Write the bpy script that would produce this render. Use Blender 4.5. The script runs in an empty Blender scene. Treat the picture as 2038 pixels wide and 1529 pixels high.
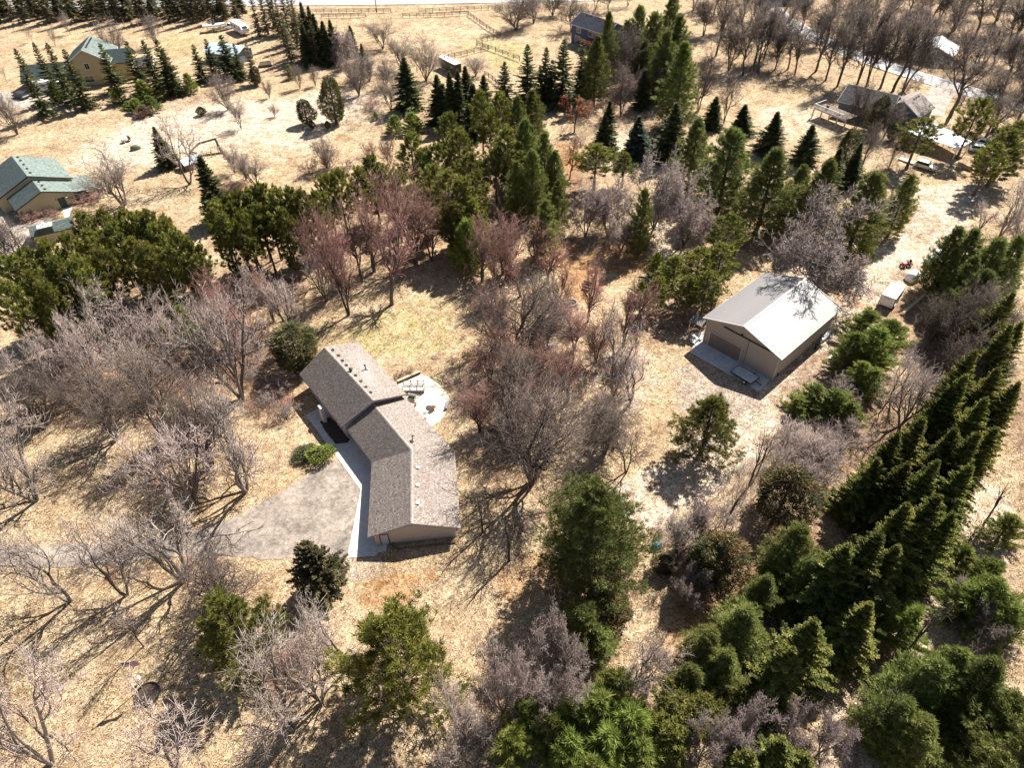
import bpy, bmesh, math, random
import numpy as np
from mathutils import Matrix, Vector
random.seed(7); rng = np.random.default_rng(7)
C = bpy.context.scene.collection
scene = bpy.context.scene
R = math.radians

# ------------------------------------------------------------------ camera, sky, sun, exposure
FPX, PITCH, ROLL, CAMZ = 1392.626, 0.760146, -0.019453, 75.0
_c, _s = math.cos(PITCH), math.sin(PITCH)
FW = np.array([0, _c, -_s]); _up = np.array([0, _s, _c]); _r = np.array([1., 0, 0])
RT = math.cos(ROLL)*_r + math.sin(ROLL)*_up
UP = -math.sin(ROLL)*_r + math.cos(ROLL)*_up
cam = bpy.data.cameras.new('camera'); camo = bpy.data.objects.new('camera', cam); C.objects.link(camo)
cam.sensor_width = 36.0; cam.sensor_fit = 'HORIZONTAL'; cam.lens = FPX/2038*36
cam.clip_start = 0.5; cam.clip_end = 6000
camo.matrix_world = Matrix(((RT[0], UP[0], -FW[0], 0), (RT[1], UP[1], -FW[1], 0), (RT[2], UP[2], -FW[2], CAMZ), (0, 0, 0, 1)))
scene.camera = camo
world = bpy.data.worlds.new('World'); scene.world = world; world.use_nodes = True
wn = world.node_tree.nodes; wl = world.node_tree.links
sky = wn.new('ShaderNodeTexSky'); sky.sky_type = 'NISHITA'; sky.sun_disc = False
SUN_EL, SUN_AZ = R(48.5), R(49.5)           # azimuth counter-clockwise from +x
sky.sun_elevation = SUN_EL; sky.sun_rotation = math.pi/2 - SUN_AZ
bg = [n for n in wn if n.type == 'BACKGROUND'][0]; bg.inputs['Strength'].default_value = 0.05
wl.new(sky.outputs[0], bg.inputs['Color'])
sun = bpy.data.lights.new('sun', 'SUN'); sun.energy = 5.0; sun.angle = R(0.53); sun.color = (1.0, 0.965, 0.91)
suno = bpy.data.objects.new('sun', sun); C.objects.link(suno)
sd = Vector((math.cos(SUN_EL)*math.cos(SUN_AZ), math.cos(SUN_EL)*math.sin(SUN_AZ), math.sin(SUN_EL)))
suno.rotation_euler = sd.to_track_quat('Z', 'Y').to_euler(); suno.location = (60, 60, 140)
vs = scene.view_settings; vs.view_transform = 'Standard'; vs.look = 'None'; vs.gamma = 1; vs.use_curve_mapping = False
vs.exposure = 1.25

def G(u, v, z=0.0):
    """the place at height z seen at pixel (u, v) of the photograph"""
    d = FW + RT*(u-1019)/FPX - UP*(v-764.5)/FPX
    t = (z-CAMZ)/d[2]
    return np.array([d[0]*t, d[1]*t, z])
def ray(u, v):
    return FW + RT*(u-1019)/FPX - UP*(v-764.5)/FPX
def Pj(p):
    d = np.asarray(p, float)-np.array([0, 0, CAMZ]); z = d@FW
    return 1019+FPX*(d@RT)/z, 764.5-FPX*(d@UP)/z
def hit(u, v, p0, n):
    o = np.array([0, 0, CAMZ]); d = ray(u, v)
    return o + d*(np.dot(np.asarray(p0)-o, n)/np.dot(d, n))

# ------------------------------------------------------------------ materials
def mat(name, col, rough=0.7, metal=0.0, var=0.12, scale=3.0, bump=0.0, bscale=20.0, col2=None, spec=0.4, fine=0.0, fscale=5.0):
    m = bpy.data.materials.new(name); m.use_nodes = True
    nt = m.node_tree; n = nt.nodes; l = nt.links
    b = n['Principled BSDF']
    b.inputs['Roughness'].default_value = rough; b.inputs['Metallic'].default_value = metal
    b.inputs['Specular IOR Level'].default_value = spec
    tc = n.new('ShaderNodeTexCoord')
    nz = n.new('ShaderNodeTexNoise'); nz.inputs['Scale'].default_value = scale; nz.inputs['Detail'].default_value = 6; nz.inputs['Roughness'].default_value = .65
    l.new(tc.outputs['Object'], nz.inputs['Vector'])
    cr = n.new('ShaderNodeValToRGB'); cr.color_ramp.elements[0].position = .3; cr.color_ramp.elements[1].position = .7
    c2 = col2 or col
    cr.color_ramp.elements[0].color = (*[max(0, c*(1-var)) for c in col], 1)
    cr.color_ramp.elements[1].color = (*[min(1, c*(1+var)) for c in c2], 1)
    l.new(nz.outputs['Fac'], cr.inputs['Fac']); out = cr.outputs['Color']
    if fine:
        n3 = n.new('ShaderNodeTexNoise'); n3.inputs['Scale'].default_value = fscale; n3.inputs['Detail'].default_value = 7; n3.inputs['Roughness'].default_value = .8
        l.new(tc.outputs['Object'], n3.inputs['Vector'])
        c3 = n.new('ShaderNodeValToRGB'); c3.color_ramp.elements[0].position = .36; c3.color_ramp.elements[1].position = .64
        c3.color_ramp.elements[0].color = (1-fine, 1-fine, 1-fine, 1); c3.color_ramp.elements[1].color = (1+fine, 1+fine*.96, 1+fine*.9, 1)
        l.new(n3.outputs['Fac'], c3.inputs['Fac'])
        mx3 = n.new('ShaderNodeMix'); mx3.data_type = 'RGBA'; mx3.blend_type = 'MULTIPLY'; mx3.inputs['Factor'].default_value = 1
        l.new(out, mx3.inputs['A']); l.new(c3.outputs['Color'], mx3.inputs['B']); out = mx3.outputs['Result']
    l.new(out, b.inputs['Base Color'])
    if bump:
        n2 = n.new('ShaderNodeTexNoise'); n2.inputs['Scale'].default_value = bscale; n2.inputs['Detail'].default_value = 4
        l.new(tc.outputs['Object'], n2.inputs['Vector'])
        bp = n.new('ShaderNodeBump'); bp.inputs['Strength'].default_value = bump; bp.inputs['Distance'].default_value = .05
        l.new(n2.outputs['Fac'], bp.inputs['Height']); l.new(bp.outputs['Normal'], b.inputs['Normal'])
    return m

def tone_mat(name, stops, rough=.75, trans=0.0, hue=.03, val=.25):
    """colour from the per-vertex 'tone' of each tuft or shingle (its own colour) and a small change from object to object"""
    m = bpy.data.materials.new(name); m.use_nodes = True
    nt = m.node_tree; n = nt.nodes; l = nt.links
    b = n['Principled BSDF']; b.inputs['Roughness'].default_value = rough; b.inputs['Specular IOR Level'].default_value = .25
    at = n.new('ShaderNodeAttribute'); at.attribute_name = 'tone'
    cr = n.new('ShaderNodeValToRGB'); e = cr.color_ramp.elements
    while len(e) < len(stops): e.new(.5)
    for k, (p, c) in enumerate(stops): e[k].position = p; e[k].color = (*c, 1)
    l.new(at.outputs['Fac'], cr.inputs['Fac'])
    hs = n.new('ShaderNodeHueSaturation'); oi = n.new('ShaderNodeObjectInfo')
    def rmp(lo, hi, mul):
        mu = n.new('ShaderNodeMath'); mu.operation = 'MULTIPLY'; mu.inputs[1].default_value = mul
        fr = n.new('ShaderNodeMath'); fr.operation = 'FRACT'
        l.new(oi.outputs['Random'], mu.inputs[0]); l.new(mu.outputs[0], fr.inputs[0])
        mr = n.new('ShaderNodeMapRange'); mr.inputs['To Min'].default_value = lo; mr.inputs['To Max'].default_value = hi
        l.new(fr.outputs[0], mr.inputs['Value']); return mr
    l.new(rmp(.5-hue, .5+hue, 1.0).outputs[0], hs.inputs['Hue']); l.new(rmp(1-val, 1+val, 7.3).outputs[0], hs.inputs['Value'])
    l.new(cr.outputs['Color'], hs.inputs['Color']); l.new(hs.outputs['Color'], b.inputs['Base Color'])
    if trans:
        tr = n.new('ShaderNodeBsdfTranslucent'); l.new(hs.outputs['Color'], tr.inputs['Color'])
        mx = n.new('ShaderNodeMixShader'); mx.inputs['Fac'].default_value = trans
        l.new(b.outputs[0], mx.inputs[1]); l.new(tr.outputs[0], mx.inputs[2])
        l.new(mx.outputs[0], n['Material Output'].inputs['Surface'])
    return m

M = {}
M['concrete'] = mat('concrete', (.54, .52, .48), .85, var=.12, scale=.7, bump=.15, bscale=8, fine=.12, fscale=1.5)
M['asphalt'] = mat('asphalt', (.175, .145, .118), .9, var=.22, scale=.35, bump=.3, bscale=14, col2=(.285, .235, .19), fine=.42, fscale=1.6)
M['gravel'] = mat('gravel', (.27, .225, .185), .95, var=.25, scale=.5, bump=.5, bscale=9, col2=(.38, .32, .26), fine=.35, fscale=1.8)
M['road'] = mat('road_asphalt', (.33, .31, .30), .85, var=.12, scale=.5)
M['paint'] = mat('road_paint', (.78, .76, .70), .7)
M['siding'] = mat('pale_siding', (.52, .46, .42), .7, var=.06)
M['trim'] = mat('pale_trim', (.62, .58, .54), .6, var=.05)
M['fascia'] = mat('grey_fascia', (.30, .27, .27), .6, var=.05)
M['white'] = mat('white_paint', (.78, .78, .76), .5, var=.04)
M['door'] = mat('door_paint', (.50, .52, .55), .5, var=.04)
M['black'] = mat('black_paint', (.02, .02, .022), .5, var=.2)
M['dark'] = mat('dark_metal', (.05, .05, .05), .45, metal=.3)
M['rubber'] = mat('rubber', (.025, .025, .025), .85)
M['galv'] = mat('galvanised_metal', (.62, .62, .60), .4, metal=.6)
M['barnroof'] = mat('metal_roof', (.215, .20, .19), .55, metal=.15, var=.08, scale=.35)
M['barnwall'] = mat('tan_metal_wall', (.43, .38, .325), .55, metal=.0, var=.05)
M['barntrim'] = mat('tan_trim', (.58, .51, .44), .5, var=.04)
M['barndoor'] = mat('brown_door', (.20, .165, .15), .5, var=.05)
M['glass'] = mat('glass_pane', (.02, .025, .03), .08, var=.1, spec=.8)
M['greenroof'] = mat('green_roof', (.135, .165, .145), .75, var=.14, scale=6)
M['greentrim'] = mat('green_trim', (.03, .06, .045), .6)
M['tanwall'] = mat('tan_siding', (.50, .41, .255), .75, var=.07)
M['yellowwall'] = mat('yellow_siding', (.50, .39, .22), .75, var=.07)
M['blueroof'] = mat('slate_roof', (.15, .145, .165), .8, var=.15, scale=5)
M['bluewall'] = mat('blue_siding', (.055, .075, .15), .7, var=.08)
M['redwood'] = mat('red_deck_paint', (.30, .03, .025), .6)
M['brownroof'] = mat('brown_roof', (.33, .28, .24), .85, var=.16, scale=4)
M['bluegrey'] = mat('bluegrey_siding', (.12, .15, .18), .7, var=.08)
M['wood'] = mat('weathered_wood', (.16, .115, .085), .85, var=.25, scale=5)
M['lumber'] = mat('pale_lumber', (.50, .38, .24), .8, var=.15, scale=4)
M['bark'] = mat('conifer_bark', (.13, .095, .07), .9, var=.3, scale=4)
M['mulch'] = mat('mulch', (.07, .05, .035), .95, var=.4, scale=3, bump=.5)
M['terracotta'] = mat('terracotta', (.34, .13, .06), .7)
M['patio'] = mat('patio_stone', (.60, .51, .41), .8, var=.14, scale=.8, bump=.15, fine=.22, fscale=2.0)
M['teal'] = mat('teal_plastic', (.05, .20, .24), .5)
M['red'] = mat('red_paint', (.42, .03, .03), .4)
M['bluecloth'] = mat('flag_blue', (.02, .03, .14), .8)
M['redcloth'] = mat('flag_red', (.36, .02, .03), .8)
M['stone'] = mat('fieldstone', (.30, .27, .24), .9, var=.3)
M['whiteroof'] = mat('white_metal_roof', (.80, .80, .80), .4, var=.04)
M['tealroof'] = mat('pale_blue_roof', (.42, .52, .56), .6, var=.06)
M['olive'] = mat('olive_cover', (.10, .12, .09), .7)
M['shingle'] = tone_mat('grey_brown_shingle', [(0, (.10, .08, .066)), (.35, (.205, .166, .138)), (.7, (.30, .248, .212)), (1, (.40, .345, .305))], .9, hue=0, val=0)
PINE = lambda nm, a, b, c, d, **k: tone_mat(nm, [(0, a), (.35, b), (.75, c), (1, d)], .6, **k)
M['spruce'] = PINE('spruce_needles', (.034, .042, .016), (.080, .095, .034), (.150, .160, .056), (.26, .24, .095), trans=.32, hue=.012)
M['spruce_blue'] = PINE('blue_spruce_needles', (.034, .044, .030), (.075, .098, .064), (.13, .155, .095), (.20, .23, .15), trans=.3, hue=.012)
M['spruce_thin'] = PINE('thin_spruce_needles', (.055, .050, .026), (.105, .098, .046), (.175, .150, .074), (.28, .22, .12), trans=.3, hue=.012)
M['redpine'] = PINE('red_pine_needles', (.042, .048, .012), (.115, .128, .024), (.235, .230, .048), (.40, .36, .10), trans=.36, hue=.012)
M['whitepine'] = PINE('white_pine_needles', (.042, .054, .014), (.125, .150, .036), (.240, .255, .066), (.38, .37, .13), trans=.40, hue=.015)
M['youngpine'] = PINE('young_pine_needles', (.055, .074, .016), (.150, .190, .036), (.280, .310, .068), (.43, .44, .14), trans=.40, hue=.012)
M['firgold'] = PINE('yellow_green_needles', (.040, .050, .012), (.115, .132, .028), (.230, .232, .050), (.38, .35, .10), trans=.38, hue=.015)
M['cedar'] = PINE('cedar_foliage', (.028, .032, .014), (.068, .072, .026), (.140, .130, .046), (.25, .20, .085), trans=.24, hue=.015)
M['rust'] = PINE('rusty_foliage', (.036, .036, .014), (.085, .076, .026), (.15, .11, .040), (.27, .15, .055), trans=.24, hue=.015)
M['orange'] = PINE('dry_oak_leaves', (0.155, 0.062, 0.023), (0.310, 0.132, 0.046), (0.496, 0.232, 0.085), (0.600, 0.357, 0.155), trans=0.32)
M['boxwood'] = PINE('bright_shrub_leaves', (0.078, 0.109, 0.016), (0.186, 0.232, 0.031), (0.326, 0.372, 0.062), (0.465, 0.496, 0.124), trans=0.24)
def barkmat(nm, c, c2): return tone_mat(nm, [(0, c), (1, c2)], .85, hue=.012, val=.22)
M['b_grey'] = barkmat('grey_bark', (.065, .050, .040), (.17, .14, .118))
M['t_grey'] = barkmat('grey_twigs', (.135, .10, .08), (.30, .24, .20))
M['b_pale'] = barkmat('pale_bark', (.085, .068, .056), (.28, .24, .21))
M['t_pale'] = barkmat('pale_twigs', (.19, .14, .115), (.50, .40, .345))
M['t_red'] = barkmat('reddish_twigs', (.16, .075, .058), (.33, .19, .15))
M['t_dark'] = barkmat('dark_twigs', (.08, .058, .046), (.19, .145, .118))
M['t_round'] = barkmat('pinkish_twigs', (.19, .145, .122), (.40, .32, .28))
M['drygrass'] = tone_mat('dry_grass', [(0, (.15, .10, .045)), (.4, (.36, .26, .13)), (.75, (.54, .43, .25)), (1, (.64, .56, .36))], .9, hue=0, val=0)
M['leaves'] = tone_mat('fallen_leaves', [(0, (.12, .065, .035)), (.5, (.34, .20, .11)), (.8, (.50, .36, .24)), (1, (.62, .52, .42))], .9, hue=0, val=0)

# ------------------------------------------------------------------ mesh helpers
def origin_of(o):
    p = np.zeros(3)
    while o is not None: p = p + np.array(o.location); o = o.parent
    return p
class MB:
    """collects shapes and links them as ONE mesh object"""
    def __init__(s): s.v = []; s.f = []; s.m = []
    def add(s, V, F, mi=0):
        o = len(s.v); s.v += [tuple(map(float, p)) for p in V]; s.f += [tuple(i+o for i in f) for f in F]; s.m += [mi]*len(F); return s
    def poly(s, pts, mi=0): return s.add(pts, [tuple(range(len(pts)))], mi)
    def hexa(s, b, t, mi=0):
        n = len(b)
        F = [tuple(range(n))[::-1], tuple(range(n, 2*n))] + [(i, (i+1) % n, n+(i+1) % n, n+i) for i in range(n)]
        return s.add(list(b)+list(t), F, mi)
    def slab(s, pts, dz, mi=0):
        b = [(p[0], p[1], p[2]) for p in pts]; t = [(p[0], p[1], p[2]+dz) for p in pts]
        return s.hexa(b, t, mi) if dz > 0 else s.hexa(t, b, mi)
    def box(s, c, size, rz=0, mi=0, taper=1.0):
        x, y, z = [q/2 for q in size]; ca, sa = math.cos(rz), math.sin(rz)
        f = lambda a, b, h, k=1: (c[0]+(a*ca-b*sa)*k, c[1]+(a*sa+b*ca)*k, c[2]+h)
        return s.hexa([f(-x, -y, -z), f(x, -y, -z), f(x, y, -z), f(-x, y, -z)], [f(-x, -y, z, taper), f(x, -y, z, taper), f(x, y, z, taper), f(-x, y, z, taper)], mi)
    def beam(s, p0, p1, w, h, mi=0):
        p0, p1 = np.array(p0, float), np.array(p1, float); d = p1-p0; L = np.linalg.norm(d); d /= L
        up = np.array([0, 0, 1.]) if abs(d[2]) < .95 else np.array([1., 0, 0])
        a = np.cross(d, up); a /= np.linalg.norm(a); b = np.cross(a, d)
        q = lambda p: [p-a*w/2-b*h/2, p+a*w/2-b*h/2, p+a*w/2+b*h/2, p-a*w/2+b*h/2]
        return s.hexa(q(p0), q(p1), mi)
    def tube(s, p0, p1, r0, r1=None, n=8, mi=0):
        r1 = r0 if r1 is None else r1
        p0, p1 = np.array(p0, float), np.array(p1, float); d = p1-p0; d /= np.linalg.norm(d)
        up = np.array([0, 0, 1.]) if abs(d[2]) < .9 else np.array([1., 0, 0])
        a = np.cross(d, up); a /= np.linalg.norm(a); b = np.cross(d, a)
        ring = lambda p, r: [p+a*r*math.cos(t)+b*r*math.sin(t) for t in np.linspace(0, 2*math.pi, n, endpoint=False)]
        return s.hexa(ring(p0, r0), ring(p1, r1), mi)
    def lathe(s, c, prof, n=16, mi=0, sx=1, sy=1):
        V = []; F = []
        for r, z in prof:
            V += [(c[0]+r*sx*math.cos(t), c[1]+r*sy*math.sin(t), c[2]+z) for t in np.linspace(0, 2*math.pi, n, endpoint=False)]
        for k in range(len(prof)-1):
            F += [(k*n+i, k*n+(i+1) % n, (k+1)*n+(i+1) % n, (k+1)*n+i) for i in range(n)]
        F += [tuple(range(n))[::-1], tuple((len(prof)-1)*n+i for i in range(n))]
        return s.add(V, F, mi)
    def mesh(s, name, mats, org=(0, 0, 0), smooth=False):
        me = bpy.data.meshes.new(name)
        me.from_pydata([(x-org[0], y-org[1], z-org[2]) for x, y, z in s.v], [], s.f)
        for m in (mats if isinstance(mats, (list, tuple)) else [mats]): me.materials.append(m)
        me.polygons.foreach_set('material_index', s.m)
        bm = bmesh.new(); bm.from_mesh(me); bmesh.ops.recalc_face_normals(bm, faces=bm.faces); bm.to_mesh(me); bm.free()
        if smooth: me.polygons.foreach_set('use_smooth', [True]*len(me.polygons))
        return me
    def build(s, name, mats, parent=None, smooth=False, label=None, kind=None):
        me = s.mesh(name, mats, origin_of(parent), smooth)
        return link(name, me, parent, label, kind)
def link(name, me, parent=None, label=None, kind=None, mtx=None):
    o = bpy.data.objects.new(name, me); C.objects.link(o)
    if parent is not None: o.parent = parent
    if mtx is not None: o.matrix_basis = mtx
    if label: o['label'] = label
    if kind: o['kind'] = kind
    return o
def thing(name, label, cat, loc, group=None, rz=0):
    o = bpy.data.objects.new(name, None); C.objects.link(o); o.location = tuple(map(float, loc)); o.rotation_euler = (0, 0, rz)
    o.empty_display_size = .5
    o['label'] = label; o['category'] = cat
    if group: o['group'] = group
    return o
def tag(o, label, cat, group=None):
    o['label'] = label; o['category'] = cat
    if group: o['group'] = group
    return o
def local_build(mb, name, mats, root, smooth=False, parent=None, label=None):
    """shapes given in the root's own (turned) frame"""
    return link(name, mb.mesh(name, mats, (0, 0, 0), smooth), parent or root, label)
def np_mesh(name, V, F, mats, tone=None, smooth=False, mi=None):
    V = np.asarray(V, np.float32).reshape(-1, 3); F = np.asarray(F, np.int32); k = F.shape[1]
    me = bpy.data.meshes.new(name)
    me.vertices.add(len(V)); me.vertices.foreach_set('co', V.ravel())
    me.loops.add(F.size); me.loops.foreach_set('vertex_index', F.ravel())
    me.polygons.add(len(F)); me.polygons.foreach_set('loop_start', np.arange(0, F.size, k, dtype=np.int32))
    for m in (mats if isinstance(mats, (list, tuple)) else [mats]): me.materials.append(m)
    if mi is not None: me.polygons.foreach_set('material_index', np.asarray(mi, np.int32))
    if tone is not None:
        at = me.attributes.new('tone', 'FLOAT', 'POINT'); at.data.foreach_set('value', np.asarray(tone, np.float32))
    if smooth: me.polygons.foreach_set('use_smooth', np.ones(len(F), bool))
    me.update(calc_edges=True); me.validate()
    return me
def sheet(name, pts_uv, z, m, parent=None, jag=0.0, n=6, xy=None):
    """a ground sheet whose outline is given by places"""
    P = [G(u, v)[:2] for u, v in pts_uv] if xy is None else [np.array(p) for p in xy]
    out = []
    for i, p in enumerate(P):
        q = P[(i+1) % len(P)]
        for k in range(n):
            t = k/n; out.append(p*(1-t)+q*t + rng.normal(0, jag, 2)*(1 if (k or jag > .2) else 0))
    mb = MB(); mb.poly([(x, y, z) for x, y in out])
    o = mb.build(name, m, parent); o['kind'] = 'structure'
    return o
# ------------------------------------------------------------------ ground
def seg_dist(X, Y, pts):
    d = np.full(X.shape, 1e9)
    for (x0, y0), (x1, y1) in zip(pts[:-1], pts[1:]):
        dx, dy = x1-x0, y1-y0; t = np.clip(((X-x0)*dx+(Y-y0)*dy)/(dx*dx+dy*dy+1e-9), 0, 1)
        d = np.minimum(d, np.hypot(X-x0-t*dx, Y-y0-t*dy))
    return d
def wob(X, Y, s, seed):
    """smooth irregular field"""
    r = np.random.default_rng(seed); o = np.zeros(X.shape)
    for k in range(9):
        a = r.uniform(0, 6.283); w = r.uniform(.6, 2.2)/s; p = r.uniform(0, 6.283)
        o += np.sin((X*math.cos(a)+Y*math.sin(a))*w*3+p)
    return o/4.0
def px(pts): return [tuple(G(u, v)[:2]) for u, v in pts]
xs = np.concatenate([np.linspace(-2600, -280, 14), np.arange(-270, -110, 2.2), np.arange(-110, 110, 1.25), np.arange(110, 272, 2.2), np.linspace(282, 2600, 14)])
ys = np.concatenate([np.linspace(-300, 0, 8), np.arange(5, 150, 1.15), np.arange(150, 400, 2.0), np.linspace(410, 3500, 16)])
GX, GY = np.meshgrid(xs, ys)
zone = {k: np.zeros(GX.shape) for k in ('green', 'leaf', 'pale', 'dirt', 'needle')}
def blob(key, u, v, ru, rv=None, amt=1.0, soft=.5):
    c = G(u, v); e = G(u+ru, v); f = G(u, v-(rv or ru))
    rx = np.hypot(*(e-c)[:2]); ry = np.hypot(*(f-c)[:2])
    d = np.hypot((GX-c[0])/rx, (GY-c[1])/ry)+.22*wob(GX, GY, max(rx, 4)*.8, int(u*7+v))
    zone[key] = np.maximum(zone[key], amt*np.clip((1-d)/soft, 0, 1))
def band(key, pts, w, amt=1.0, soft=1.5, seed=1):
    d = seg_dist(GX, GY, px(pts))+.5*wob(GX, GY, 7, seed)
    zone[key] = np.maximum(zone[key], amt*np.clip((w-d)/soft+.5, 0, 1))
# lawn still green in places
for a in [(770, 670, 170, 75, .48), (850, 640, 130, 75, .40), (640, 650, 60, 50, .4), (350, 90, 70, 40, .42), (1010, 110, 90, 45, .5), (960, 85, 80, 30, .4), (130, 430, 40, 30, .4), (860, 800, 60, 90, .35), (250, 1290, 280, 180, .22), (150, 990, 200, 110, .18), (1650, 270, 70, 30, .35), (1430, 1190, 60, 80, .25), (960, 1440, 60, 50, .3)]: blob('green', *a)
# pale bleached meadow and the pale dry lane on the right
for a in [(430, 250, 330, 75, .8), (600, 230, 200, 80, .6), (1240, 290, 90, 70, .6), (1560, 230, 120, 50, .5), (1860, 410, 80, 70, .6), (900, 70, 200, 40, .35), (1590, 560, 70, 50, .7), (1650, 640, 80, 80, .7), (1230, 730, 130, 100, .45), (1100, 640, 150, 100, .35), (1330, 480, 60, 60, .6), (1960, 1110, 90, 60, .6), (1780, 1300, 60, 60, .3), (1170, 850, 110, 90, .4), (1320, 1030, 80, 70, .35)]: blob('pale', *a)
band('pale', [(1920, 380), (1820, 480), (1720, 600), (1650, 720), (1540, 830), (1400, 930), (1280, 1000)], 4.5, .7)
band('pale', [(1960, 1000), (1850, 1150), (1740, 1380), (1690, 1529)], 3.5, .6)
band('leaf', [(1560, 1050), (1440, 1180), (1330, 1300)], 3.0, .55)
# orange-brown leaf litter under the trees
for a in [(1150, 530, 70, 70, .9), (1230, 500, 90, 60, .7), (800, 1180, 170, 80, .25), (560, 960, 90, 70, .4), (1080, 1150, 150, 110, .5), (480, 740, 130, 90, .35), (860, 490, 190, 90, .35), (450, 380, 100, 30, .5), (1130, 330, 40, 60, .8), (1700, 590, 60, 60, .5), (1000, 1000, 90, 130, .3), (660, 700, 60, 50, .3), (1000, 660, 150, 130, .35), (1720, 1460, 80, 80, .35), (1540, 850, 60, 30, .4)]: blob('leaf', *a)
# brown needle and twig litter under conifers and thickets, partly painted-in twig shadow
for a in [(200, 600, 260, 80, .6), (320, 690, 260, 110, .75), (100, 800, 160, 90, .5), (540, 490, 130, 80, .5), (760, 470, 200, 100, .55), (1000, 380, 250, 110, .7), (900, 250, 140, 60, .6), (1250, 160, 170, 90, .7), (1360, 620, 120, 80, .7), (1530, 430, 270, 80, .6), (1730, 900, 240, 260, .8), (1650, 1200, 220, 250, .75), (1930, 720, 130, 220, .75), (1850, 1480, 190, 130, .6), (1180, 1130, 140, 110, .7), (1150, 1470, 160, 90, .5), (1560, 1040, 110, 90, .6), (1430, 1130, 80, 90, .6), (330, 190, 220, 40, .5), (250, 25, 280, 28, .8), (580, 110, 80, 60, .5), (1200, 430, 110, 70, .4), (1780, 420, 110, 70, .5), (1990, 300, 80, 80, .5), (600, 740, 60, 60, .6), (1740, 30, 300, 70, .5), (1900, 120, 160, 80, .55), (1600, 130, 160, 50, .45), (1040, 700, 160, 150, .35), (1180, 740, 120, 100, .3), (250, 960, 280, 160, .34), (250, 1130, 240, 60, .3), (620, 1320, 120, 70, .4), (1120, 860, 110, 120, .35), (960, 1380, 120, 120, .35), (730, 180, 110, 50, .4)]: blob('needle', *a)
# bare gravelly earth: barn yard, wheel tracks, drives
for a in [(1420, 790, 110, 60, .9), (1370, 740, 60, 40, .7), (700, 1130, 120, 40, .6), (1500, 830, 60, 25, .5)]: blob('dirt', *a)
band('dirt', [(40, 440), (20, 480), (0, 520)], 6, 1, seed=3)
band('dirt', [(0, 200), (60, 205), (130, 210)], 5, .7, seed=4)
for k in (-.9, .9):
    pts = [(1560, 830), (1450, 880), (1350, 930), (1270, 1000), (1210, 1080)]
    band('dirt', [(u+k*14, v+k*6) for u, v in pts], .45, .55, .5, seed=5)
for q in (1150, 1166, 1185, 1203):
    band('leaf', [(690, q-2), (780, q+5), (860, q-12), (930, q-45)], .3, .7, .5, seed=6)
flat = np.clip(np.minimum.reduce([np.hypot((GX-a)/sx, (GY-b)/sy) for a, b, sx, sy in [(-20, 62, 34, 34), (44, 86, 20, 20), (-98, 140, 22, 20), (-122, 215, 26, 26), (24, 240, 16, 16), (90, 180, 26, 22), (66, 100, 10, 10)]])-1, 0, .5)*2
GZ = (-.09+.09*wob(GX, GY, 6, 11)+.05*wob(GX, GY, 2.2, 12))*flat - .03
GZ = np.minimum(GZ, -.01)
ny, nx = GX.shape
idx = np.arange(ny*nx).reshape(ny, nx)
F = np.stack([idx[:-1, :-1], idx[:-1, 1:], idx[1:, 1:], idx[1:, :-1]], -1).reshape(-1, 4)

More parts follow.
